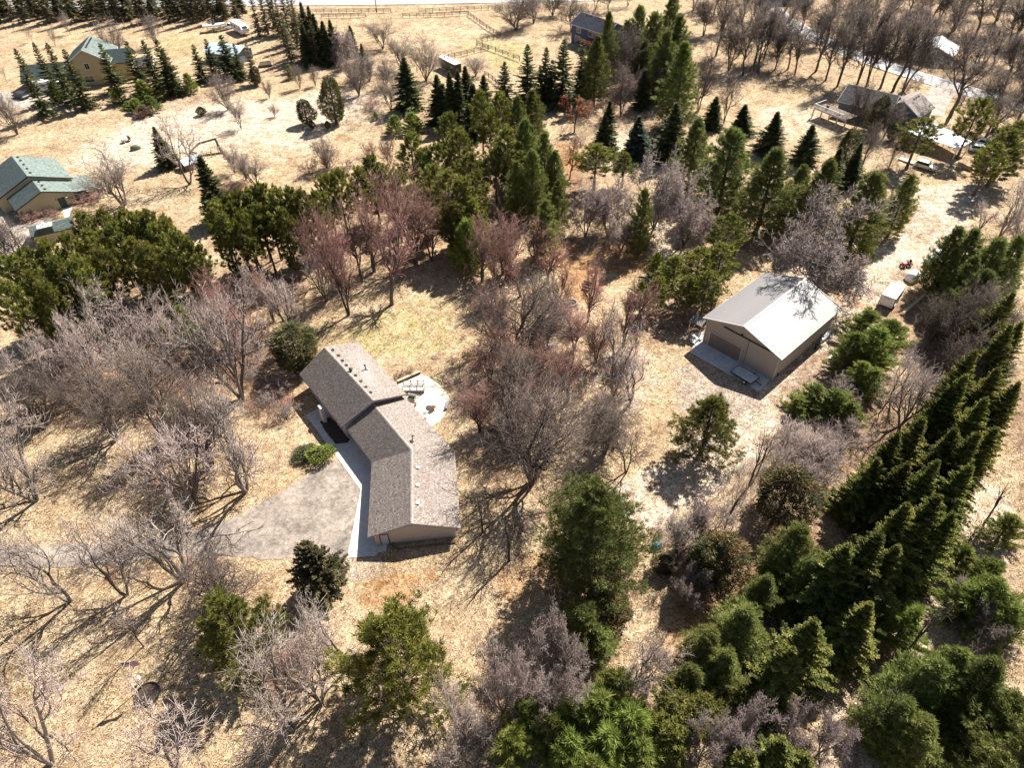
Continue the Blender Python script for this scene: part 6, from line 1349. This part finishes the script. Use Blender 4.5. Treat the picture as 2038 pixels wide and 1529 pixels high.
grp('cedar', 'round dark', 'cedar', 'at the left corner of the shingled house', [('t', 572, 645, 9, 9.5)])
grp('greyfir', 'grey green', 'fir', 'below the drive near the house corner', [('t', 606, 1082, 10, 7)])
grp('fullpine', 'large round', 'red pine', 'in the lower left lawn', [('t', 440, 1200, 12, 9.5)])
grp('fullpine', 'large full', 'red pine', 'at the bottom below the house', [('t', 765, 1240, 15, 12.5)])
grp('shrub_green', 'round bright green', 'bush', 'at the end of the front walk', [('b', 640, 912, 2.2, 3.4)])
grp('juniper', 'low green', 'shrub', 'round the bird bath by the front walk', [('b', 611, 905, 1.5, 4.2)])
grp('redbrush', 'small brown', 'shrub', 'in the bed beside the patio wall', [('b', 797, 748, 1.4, 2.6), ('b', 815, 742, 1.2, 2.4)])
# yard, middle
grp('pale', 'forked pale bare', 'tree', 'between the yard and the barn', [('v', 1221, 786, 620, 11), ('v', 1255, 796, 690, 11)])
grp('maple', 'reddish bare', 'tree', 'near the fire ring', [('v', 1143, 696, 590, 8), ('v', 1240, 690, 550, 9), ('v', 1085, 700, 590, 8), ('v', 1060, 800, 660, 9), ('v', 975, 760, 650, 8), ('v', 1000, 690, 560, 9), ('v', 1100, 640, 530, 8), ('v', 1010, 830, 690, 9), ('v', 1080, 880, 750, 9), ('v', 955, 860, 740, 8), ('v', 1130, 800, 670, 9), ('v', 1185, 720, 600, 8), ('v', 1170, 640, 530, 7)])
grp('dark', 'large bare', 'tree', 'between the house and the big white pine', [('v', 1058, 962, 735, 15), ('v', 1040, 840, 690, 12), ('v', 1110, 860, 730, 9)])
grp('dark', 'bare leaning', 'tree', 'above the big white pine', [('v', 1194, 880, 780, 8), ('v', 1202, 905, 775, 10), ('v', 1246, 940, 845, 8)])
grp('snag', 'slim bare', 'tree', 'beside the end wall of the house', [('v', 1013, 1116, 1010, 4), ('v', 960, 1060, 960, 3.5)])
grp('redbrush', 'reddish low', 'shrub', 'round the big trees of the yard', [('b', 930, 555, 3, 4.5), ('b', 1000, 700, 2, 5), ('b', 1070, 720, 2.4, 5.5), ('b', 1110, 760, 2, 5), ('b', 960, 820, 2, 5), ('b', 1000, 880, 2, 4), ('b', 1110, 650, 2, 4), ('b', 1190, 700, 2.5, 5), ('b', 1220, 745, 2.6, 5), ('b', 1000, 780, 2, 5), ('b', 1070, 690, 3, 5)])
# right of centre
grp('round', 'dense rounded bare', 'tree', 'among the pines above the barn', [('v', 1300, 455, 312, 11.5), ('v', 1360, 488, 352, 11), ('v', 1210, 470, 358, 11), ('v', 1235, 500, 420, 8), ('v', 1165, 470, 375, 8), ('v', 1010, 410, 345, 7)])
grp('round', 'large dense grey', 'tree', 'right behind the barn', [('v', 1618, 578, 412, 19.5)])
grp('whitepine', 'narrow bright', 'pine', 'standing alone left of the barn pines', [('v', 1268, 508, 378, 6)])
grp('whitepine', 'large green', 'pine', 'in the row above the barn', [('t', 1392, 238, 16, 11), ('t', 1462, 258, 18, 14), ('t', 1548, 298, 18, 14), ('t', 1655, 320, 16, 11), ('t', 1745, 345, 17, 13), ('t', 1815, 350, 13, 8), ('t', 1600, 330, 13, 8)])
grp('spruce', 'pointed', 'spruce', 'behind the row of large pines', [('v', 1415, 255, 190, 6.5), ('v', 1472, 265, 206, 7), ('v', 1528, 305, 222, 8), ('v', 1597, 325, 246, 7), ('v', 1645, 385, 293, 6), ('v', 1686, 370, 282, 6), ('v', 1330, 320, 203, 9), ('v', 1322, 290, 230, 7)])
grp('cedar', 'dark', 'cedar', 'before the deck house', [('v', 1738, 262, 187, 7), ('t', 1700, 255, 9, 6), ('t', 1788, 240, 5, 4)])
grp('dark', 'dark twiggy bare', 'tree', 'before the deck house', [('v', 1716, 330, 235, 8), ('v', 1700, 260, 150, 8), ('v', 1760, 270, 190, 7), ('v', 1770, 330, 250, 6)])
grp('redpine', 'dark spreading', 'pine', 'before the white carport', [('t', 1842, 240, 11, 11), ('t', 1955, 202, 13, 9.5), ('t', 2018, 262, 12, 11), ('t', 1985, 290, 11, 9), ('t', 2035, 245, 12, 9)])
grp('redpine', 'bushy green', 'pine', 'along the left wall of the barn', [('t', 1455, 432, 11, 9), ('t', 1395, 500, 10, 8.5), ('t', 1440, 490, 10, 8.5), ('t', 1412, 545, 9, 7), ('t', 1310, 555, 7, 6), ('t', 1375, 555, 8, 6)])
grp('youngpine', 'small green', 'pine', 'in the grass left of the barn', [('t', 1348, 510, 6, 6.5), ('t', 1310, 505, 5, 4.5), ('t', 1280, 560, 4, 4)])
grp('snag', 'leaning dark', 'tree', 'on the slope left of the barn pines', [('v', 1350, 495, 420, 5)])
# far right trees by the road
grp('tall', 'tall dark bare', 'tree', 'between the deck house and the road', [('v', 1666, 172, 12, 14.0), ('v', 1706, 167, 7, 14.0), ('v', 1724, 171, 32, 12.6), ('v', 1777, 181, 22, 14.0), ('v', 1797, 182, 32, 14.0), ('v', 1643, 160, 42, 9.8), ('v', 1752, 175, 17, 12.6)])
grp('tall', 'dark bare', 'tree', 'in the row left of the tall roadside trees', [('v', 1581, 151, 37, 11.2), ('v', 1624, 141, 2, 12.6), ('v', 1568, 137, 32, 9.8), ('v', 1543, 138, 42, 9.8), ('v', 1500, 133, 7, 12.6), ('v', 1510, 125, 2, 11.2), ('v', 1520, 118, 12, 11.2), ('v', 1478, 150, 32, 11.2), ('v', 1450, 140, 22, 11.2), ('v', 1550, 100, -3, 11.2), ('v', 1470, 110, -8, 11.2), ('v', 1425, 110, -8, 11.2)])
grp('tall', 'big leaning bare', 'tree', 'between the carport and the road', [('v', 1890, 233, 47, 16.8)])
grp('tall', 'tall bare', 'tree', 'beyond the road at the top right', [('v', 2008, 92, -28, 15.4), ('v', 1942, 68, -38, 14.0), ('v', 1975, 68, -38, 12.6), ('v', 1900, 60, -33, 12.6), ('v', 1850, 50, -38, 12.6), ('v', 1800, 40, -48, 12.6), ('v', 1830, 118, 12, 11.2), ('v', 1760, 60, -33, 12.6), ('v', 1700, 50, -38, 12.6), ('v', 1660, 35, -48, 12.6), ('v', 2030, 60, -38, 12.6), ('v', 1735, 85, -8, 11.2), ('v', 1810, 105, 2, 11.2), ('v', 1640, 65, -28, 11.2), ('v', 1595, 60, -33, 11.2), ('v', 1870, 35, -48, 11.2), ('v', 1920, 30, -53, 11.2), ('v', 1500, 60, -33, 12.6), ('v', 1435, 60, -33, 12.6), ('v', 1400, 70, -23, 12.6), ('v', 1690, 75, -8, 11.2), ('v', 1985, 40, -48, 12.6), ('v', 1780, 95, 5, 11), ('v', 1715, 25, -50, 12), ('v', 1560, 30, -45, 12), ('v', 1480, 35, -45, 11), ('v', 1420, 30, -45, 11), ('v', 1880, 90, -5, 10), ('v', 1835, 15, -60, 11), ('v', 1955, 15, -60, 11), ('v', 2025, 15, -60, 11), ('v', 1380, 20, -50, 11), ('v', 1625, 90, 0, 10)])
grp('tall', 'bare', 'tree', 'right of the road near the right edge', [('v', 1975, 262, 142, 12.6), ('v', 1960, 275, 182, 9.8), ('v', 2025, 240, 122, 11.2), ('v', 1935, 150, 62, 9.8), ('v', 2000, 170, 72, 9.8), ('v', 1975, 135, 52, 9.8), ('v', 2030, 190, 102, 9.8), ('v', 1915, 125, 52, 8.4), ('v', 2015, 135, 52, 9.8), ('v', 1950, 115, 42, 8.4)])
grp('brush', 'brown bare', 'shrub', 'along the road verge', [('b', 1800, 186, 3.4, 5), ('b', 1825, 172, 3, 5), ('b', 1912, 205, 3, 5), ('b', 1935, 210, 3, 5), ('b', 1570, 158, 2.6, 5), ('b', 1500, 142, 2.5, 4), ('b', 1900, 130, 2.5, 5), ('b', 1870, 120, 2.5, 5), ('b', 1845, 110, 2.5, 5), ('b', 1930, 140, 2.5, 5), ('b', 1990, 215, 3, 5), ('b', 2020, 225, 3, 5)])
# right hand wood
grp('pale', 'pale bare', 'tree', 'at the right end of the sunny lane', [('v', 1990, 470, 365, 10), ('v', 1950, 455, 400, 7), ('v', 2030, 440, 350, 9), ('v', 2010, 510, 400, 8)])
grp('whitepine', 'feathery', 'pine', 'right of the white cargo trailer', [('t', 1912, 452, 13, 8), ('t', 1945, 458, 14, 9), ('t', 1995, 475, 14, 10), ('t', 2035, 470, 14, 9), ('t', 1945, 512, 12, 8), ('t', 1970, 540, 13, 9)])
grp('dark', 'dark twiggy bare', 'tree', 'right of the cargo trailer', [('v', 1880, 720, 560, 11), ('v', 1920, 690, 560, 10), ('v', 1850, 680, 570, 8), ('v', 1960, 680, 580, 9), ('v', 1905, 790, 640, 10)])
grp('fir', 'dark tall', 'fir', 'at the right edge beside the cargo trailer wood', [('t', 2020, 580, 15, 7.4), ('t', 2036, 640, 14, 7.4), ('t', 1990, 640, 13, 6.6)])
grp('youngpine', 'bushy bright', 'pine', 'between the metal sheet and the tall firs', [('t', 1735, 620, 7, 9), ('t', 1710, 665, 7, 8), ('t', 1755, 655, 7.5, 9), ('t', 1780, 640, 6.5, 8), ('t', 1722, 722, 5, 5.5), ('t', 1745, 735, 5, 6), ('t', 1630, 768, 4.5, 7), ('t', 1595, 790, 3.5, 5), ('t', 1670, 780, 4.5, 7), ('t', 1700, 800, 4, 6)])
grp('brush', 'grey bare', 'shrub', 'along the lane right of the barn', [('b', 1672, 790, 4, 5.5), ('b', 1590, 900, 4, 7), ('b', 1625, 920, 4.5, 7), ('b', 1650, 905, 4, 7), ('b', 1690, 880, 4, 6), ('b', 1565, 870, 3.5, 6), ('b', 1600, 955, 4, 6), ('b', 1645, 965, 3.5, 5), ('b', 1545, 930, 4, 5.5)])
grp('pale', 'pinkish bare', 'tree', 'between the bushy pines and the tall firs', [('v', 1790, 850, 720, 9), ('v', 1770, 800, 700, 7)])
grp('fir', 'tall yellow green', 'fir', 'in the back of the right hand wood', [('t', a, b, c, d*.82) for a, b, c, d in [(2015, 645, 16, 10), (1945, 695, 17, 10), (1990, 730, 16, 10), (1925, 745, 17, 10), (1965, 790, 16, 10), (2030, 760, 15, 9), (1895, 770, 15, 9)]])
grp('fir', 'tall dense', 'fir', 'in the middle of the right hand wood', [('t', a, b, c, d*.82) for a, b, c, d in [(1840, 830, 15, 10), (1905, 850, 16, 10), (1790, 860, 14, 9), (1950, 860, 16, 10), (1870, 915, 15, 9), (1935, 925, 15, 10), (1750, 910, 12, 8), (1985, 850, 14, 9), (1810, 920, 13, 9)]])
grp('fir', 'dark shaded', 'fir', 'in the near part of the right hand wood', [('t', a, b, c, d*.82) for a, b, c, d in [(1870, 985, 17, 11), (1810, 1000, 16, 10), (1900, 1020, 15, 9), (1755, 1060, 16, 11), (1690, 1085, 14, 11), (1790, 1085, 13, 9)]])
grp('fir', 'broad dense', 'fir', 'by the right hand footpath', [('t', 1625, 1235, 14, 9.0), ('t', 1580, 1290, 12, 7.4), ('t', 1735, 1200, 11, 7.4)])
grp('rust', 'brown topped', 'cedar', 'on the near side of the wheel tracks', [('t', 1585, 935, 9, 8.5), ('t', 1445, 1065, 9, 7.5), ('t', 1215, 1185, 6, 6)])
grp('cedar', 'dark green', 'cedar', 'left of the right hand footpath', [('t', 1410, 1085, 8, 6), ('t', 1330, 1110, 3, 3)])
grp('whitepine', 'bluish feathery', 'pine', 'beside the orange footpath', [('t', 1600, 1050, 10, 7.4), ('t', 1570, 1090, 8, 5.7), ('t', 1530, 1150, 7, 5.7), ('t', 1620, 1120, 9, 6.6), ('t', 1490, 1215, 9, 8.2), ('t', 1420, 1260, 8, 6.6), ('t', 1450, 1300, 8, 6.6), ('t', 1380, 1330, 7, 5.7)])
grp('whitepine', 'very large', 'white pine', 'in the centre below the yard trees', [('b', 1168, 1150, 18, 15)]); T[-1] = ('bigpine',)+T[-1][1:]
grp('fullpine', 'upright loose', 'pine', 'standing alone below the barn yard', [('t', 1422, 798, 10.5, 9.5)])
grp('youngpine', 'star tufted', 'pine', 'at the bottom centre', [('t', 1230, 1345, 8, 7), ('t', 1195, 1390, 8, 8), ('t', 1150, 1395, 7, 7), ('t', 1260, 1420, 8, 8), ('t', 1215, 1460, 7, 8), ('t', 1100, 1430, 6, 6), ('t', 1140, 1470, 6, 7), ('t', 1060, 1410, 5, 5), ('t', 1020, 1460, 5, 6), ('t', 1280, 1480, 6, 7), ('t', 1190, 1520, 6, 7)])
grp('whitepine', 'dense green', 'pine', 'below the very large white pine', [('t', 1160, 1215, 8, 7), ('t', 1190, 1250, 6, 6)])
grp('round', 'small grey bare', 'tree', 'below the very large white pine', [('v', 1002, 1420, 1295, 6), ('v', 1100, 1350, 1240, 6.5), ('v', 1110, 1440, 1350, 5.5), ('v', 1350, 1110, 1030, 5.5), ('v', 1395, 1080, 990, 6), ('v', 1365, 1200, 1140, 4)])
grp('pale', 'thin bare', 'tree', 'between the bottom pines and the footpath', [('v', 1258, 1378, 1260, 8), ('v', 925, 1482, 1380, 7), ('v', 905, 1530, 1430, 7)])
grp('snag', 'slim dark leaning', 'tree', 'among the wheel tracks', [('v', 1490, 968, 840, 3), ('v', 1505, 950, 850, 2.6), ('v', 1440, 1060, 960, 3), ('v', 1345, 1100, 1020, 3)])
grp('snag', 'thin crooked', 'tree', 'over the far right footpath', [('v', 1785, 1320, 1180, 3), ('v', 1720, 1460, 1365, 2.6), ('v', 1908, 1330, 1262, 2.6), ('v', 1998, 1290, 1235, 2.4), ('v', 1900, 1120, 1040, 3), ('v', 1960, 1040, 960, 3)])
grp('youngpine', 'pale green', 'pine', 'along the far right footpath', [('t', 1825, 1215, 7, 6.5), ('t', 1700, 1235, 6, 6), ('t', 1950, 1170, 6, 7), ('t', 1990, 1160, 7, 8), ('t', 1985, 1120, 6, 6), ('t', 1930, 1090, 5, 5), ('t', 2020, 1030, 5, 6), ('t', 2025, 1210, 6, 7)])
grp('bigpine', 'huge sprawling', 'pine', 'in the bottom right corner', [('b', 1975, 1580, 15, 14)])
grp('whitepine', 'bright feathery', 'pine', 'in the bottom right corner', [('t', 1870, 1320, 11, 8.2), ('t', 1920, 1300, 11, 8.2), ('t', 1985, 1320, 12, 9.0), ('t', 1810, 1400, 9, 6.6), ('t', 1850, 1440, 9, 7.4), ('t', 2030, 1390, 11, 8.2)])
grp('round', 'small twiggy grey', 'bush', 'in the shade at the bottom right', [('v', 1470, 1500, 1425, 5), ('v', 1395, 1505, 1440, 4.5), ('v', 1630, 1500, 1440, 4.5), ('v', 1560, 1490, 1420, 4), ('v', 1900, 1220, 1165, 4), ('v', 1945, 1270, 1220, 4), ('v', 1380, 1180, 1130, 4), ('v', 1300, 1340, 1290, 3)])
grp('fir', 'bright yellow green', 'fir', 'cut off by the bottom edge', [('t', 1560, 1475, 9, 7.4), ('t', 1500, 1500, 8, 5.7), ('t', 1610, 1505, 8, 5.7)])
grp('redpine', 'young dark', 'pine', 'at the bottom edge left of the footpath', [('t', 1400, 1400, 6, 6), ('t', 1350, 1395, 6, 6), ('t', 1340, 1450, 6, 6)])

# ------------------------------------------------------------------ plant them
ORD = ['', 'first', 'second', 'third', 'fourth', 'fifth', 'sixth', 'seventh', 'eighth', 'ninth', 'tenth', 'eleventh', 'twelfth', 'thirteenth', 'fourteenth', 'fifteenth', 'sixteenth', 'seventeenth', 'eighteenth', 'nineteenth', 'twentieth', 'twenty-first', 'twenty-second']+[f'{a}-{b}' for a in ('twenty', 'thirty') for b in ('third', 'fourth', 'fifth', 'sixth', 'seventh', 'eighth', 'ninth')]
PLU = lambda w: w[:-1]+'es' if w.endswith('x') else (w+'es' if w.endswith(('sh', 'ch')) else w+'s')
CAT = {'greyfir': 'fir tree', 'airspruce': 'spruce tree', 'redpine': 'pine tree', 'fullpine': 'pine tree', 'whitepine': 'pine tree', 'bigpine': 'pine tree', 'youngpine': 'pine tree', 'spruce': 'spruce tree', 'bluespruce': 'spruce tree', 'thinspruce': 'spruce tree', 'fir': 'fir tree', 'cedar': 'cedar', 'juniper': 'juniper', 'rust': 'cedar', 'shrub_green': 'shrub', 'oak': 'tree', 'brush': 'shrub', 'redbrush': 'shrub'}
feet = []; count = 0
tr_ = np.random.default_rng(5)
for kind, adj, noun, place, ents in T:
    name, var = KIND[kind]; items = []
    for e in ents:
        if e[0] == 't': x, y = G(e[1], e[2], e[3])[:2]; h = e[3]
        else:
            x, y = G(e[1], e[2])[:2]; h = e[3]
            if e[0] == 'v':
                hs = np.linspace(1.5, 26, 99); vv = [Pj((x, y, q))[1] for q in hs]; h = float(hs[int(np.argmin(np.abs(np.array(vv)-e[3])))])
        items.append((Pj((x, y, h*.6))[0], x, y, h, e[4]))
    items.sort(); n = len(items)
    for i, (u_, x, y, h, w) in enumerate(items):
        if n == 1: lab = f'{adj} {noun} {place}'
        elif i == n-1: lab = f'rightmost {adj} {noun} {place}'
        elif i == 0: lab = f'leftmost {adj} {noun} {place}'
        else: lab = f'{ORD[i+1]} {adj} {noun} from the left {place}'
        if len(lab.split()) > 16: print('LONG', lab)
        vi = int(tr_.integers(len(var))); tm, cm, h0, w0 = var[vi]
        t = thing(name if noun != 'bush' else 'bush', lab, CAT.get(kind, 'tree') if noun != 'bush' else 'bush', (x, y, -.08), f'{adj} {PLU(noun)} {place}' if n > 1 else None, tr_.uniform(0, 6.283))
        sw, sz = w/w0, h/h0; t.scale = (sw, sw, sz)
        link(tm.name.split('.')[0], tm, t); link(cm.name.split('.')[0], cm, t)
        if kind == 'oak': link('leaves', _ok[vi][1], t)
        feet.append((x, y, w, h, kind)); count += 1
print('trees planted', count)
# ------------------------------------------------------------------ uncountable brush, grass and leaves
bt_, bb_, bh_, bw_ = KIND['redbrush'][1][0]
def brush_mass(name, label, polys, m, hs=(1.0, 2.4), seed=3):
    """a thicket nobody could count: bare stems over whole patches, one mesh"""
    r = np.random.default_rng(seed); B = []
    for (u, v, ru, rv, k) in polys:
        c = G(u, v); ex = G(u+ru, v)-c; ey = G(u, v-rv)-c; a = r.uniform(0, 6.283, k); q = np.sqrt(r.random(k))
        B.append(c+ex*(q*np.cos(a))[:, None]+ey*(q*np.sin(a))[:, None])
    B = np.concatenate(B); B[:, 2] = -.05; N = len(B); K = 6
    cl = np.repeat(r.uniform(.5, 1.15, N), K); tn = np.repeat(r.uniform(0, 1, N), K)
    p = np.repeat(B, K, 0)+np.concatenate([r.normal(0, .16, (N*K, 2)), np.zeros((N*K, 1))], 1)
    d = nrmz(np.concatenate([r.normal(0, .5, (N*K, 2)), np.ones((N*K, 1))], 1)); L = r.uniform(*hs, N*K)*cl
    P0 = [p]; P1 = [p+d*L[:, None]]; R0 = [np.full(N*K, .022)]; TT = [tn]
    for j in range(4):
        f = r.uniform(.25, .9, N*K); o = p+d*(L*f)[:, None]; P0.append(o); P1.append(o+nrmz(d+r.normal(0, .6, (N*K, 3)))*(L*r.uniform(.22, .5, N*K))[:, None]); R0.append(np.full(N*K, .014)); TT.append(tn)
    V, F = cones(np.concatenate(P0), np.concatenate(P1), np.concatenate(R0)); T_ = np.repeat(np.concatenate(TT), 4)
    o = link(name, np_mesh(name, V, F, m, np.clip(T_+r.normal(0, .1, len(T_)), 0, 1)), kind='stuff'); tag(o, label, 'undergrowth'); return o
brush_mass('undergrowth', 'reddish brown undergrowth of bare stems beneath the left thicket', [(300, 700, 230, 90, 520), (470, 680, 90, 70, 260), (120, 790, 130, 60, 260), (330, 800, 120, 60, 200), (560, 560, 60, 60, 120), (540, 800, 50, 50, 120), (180, 640, 160, 60, 160)], M['t_red'], seed=4)
brush_mass('undergrowth', 'grey brown undergrowth between the right hand pines', [(1900, 700, 100, 90, 300), (1600, 900, 70, 60, 200), (1480, 1000, 60, 90, 150), (1360, 1080, 60, 60, 90), (1250, 190, 130, 60, 320), (1150, 300, 60, 60, 90), (1200, 480, 70, 50, 160), (730, 200, 90, 60, 260), (1760, 310, 80, 50, 180), (1960, 1240, 70, 100, 90), (990, 1420, 90, 80, 110)], M['t_round'], seed=5)
brush_mass('undergrowth', 'low reddish undergrowth round the yard trees', [(1050, 690, 140, 120, 560), (740, 480, 120, 80, 260), (1010, 900, 80, 130, 220), (1130, 1420, 90, 60, 90), (1200, 720, 90, 80, 200), (640, 620, 70, 60, 90)], M['t_red'], hs=(.5, 1.3), seed=6)
brush_mass('undergrowth', 'tall pale brown undergrowth along both sides of the far road', [(1940, 110, 110, 70, 420), (1720, 20, 220, 50, 420), (1480, 110, 90, 60, 240), (1830, 70, 120, 40, 200), (1100, 20, 120, 18, 200), (1990, 210, 60, 50, 120)], M['t_grey'], hs=(1.2, 3.2), seed=7)
OCC = [(-13, 56, 8, 8), (-17, 66, 7, 8), (-24, 76, 8, 9), (42.2, 89, 9, 9)]
paved = [np.array(px(drive)), np.array(px(apron)), np.array(px(ap))]
def inside(x, y, P):
    n = len(P); c = np.zeros(x.shape, bool); j = n-1
    for i in range(n):
        xi, yi = P[i]; xj, yj = P[j]; k = ((yi > y) != (yj > y)) & (x < (xj-xi)*(y-yi)/(yj-yi+1e-12)+xi); c ^= k; j = i
    return c
def scatter(n, lo=0, hi=1529, pw=1.0, seed=1):
    r = np.random.default_rng(seed); u = r.uniform(-40, 2080, n); v = lo+(hi+60-lo)*r.random(n)**pw
    d = FW[None]+RT[None]*((u-1019)/FPX)[:, None]-UP[None]*((v-764.5)/FPX)[:, None]; t = -CAMZ/d[:, 2]
    x, y = d[:, 0]*t, d[:, 1]*t; k = y < 330
    for P in paved: k &= ~inside(x, y, P)
    k &= ~(((x+24)**2+(y-72)**2 < 81) | ((x+13)**2+(y-57)**2 < 64) | ((x-42.2)**2+(y-89)**2 < 100))
    return x[k], y[k], r
x, y, r = scatter(42000, 150, seed=8)
N = len(x); K = 4
B = np.repeat(np.stack([x, y, np.full(N, -.06)], -1), K, 0)+np.concatenate([r.normal(0, .10, (N*K, 2)), np.zeros((N*K, 1))], 1)
az = r.uniform(0, 6.283, N*K); el = r.uniform(.25, 1.2, N*K); D = np.stack([np.cos(az)*np.cos(el), np.sin(az)*np.cos(el), np.sin(el)], -1)
L = r.uniform(.16, .42, N*K)*np.repeat(r.uniform(.6, 1.3, N), K); S = np.stack([-np.sin(az), np.cos(az), np.zeros(N*K)], -1)*(L*.10)[:, None]
V = np.stack([B-S, B+S, B+D*L[:, None]], 1).reshape(-1, 3)
tg = link('dry_grass', np_mesh('dry_grass', V, np.arange(len(V)).reshape(-1, 3), M['drygrass'], np.repeat(np.repeat(r.normal(.62, .22, N), K).clip(0, 1), 3)), kind='stuff'); tag(tg, 'dry tan grass tufts over the whole ground', 'grass')
x, y, r = scatter(45000, 250, seed=9)
N = len(x); a = r.uniform(0, 6.283, N); s = r.uniform(.05, .12, N)
e1 = np.stack([np.cos(a), np.sin(a), r.normal(0, .35, N)], -1)*s[:, None]; e2 = np.stack([-np.sin(a), np.cos(a), r.normal(0, .35, N)], -1)*(s*.7)[:, None]
c = np.stack([x, y, np.full(N, .015)], -1); V = np.stack([c-e1, c-e2, c+e1, c+e2], 1).reshape(-1, 3)
lv_ = link('fallen_leaves', np_mesh('fallen_leaves', V, np.arange(len(V)).reshape(-1, 4), M['leaves'], np.repeat(r.uniform(0, 1, N), 4)), kind='stuff'); tag(lv_, 'fallen brown and tan leaves strewn over the grass', 'leaves')
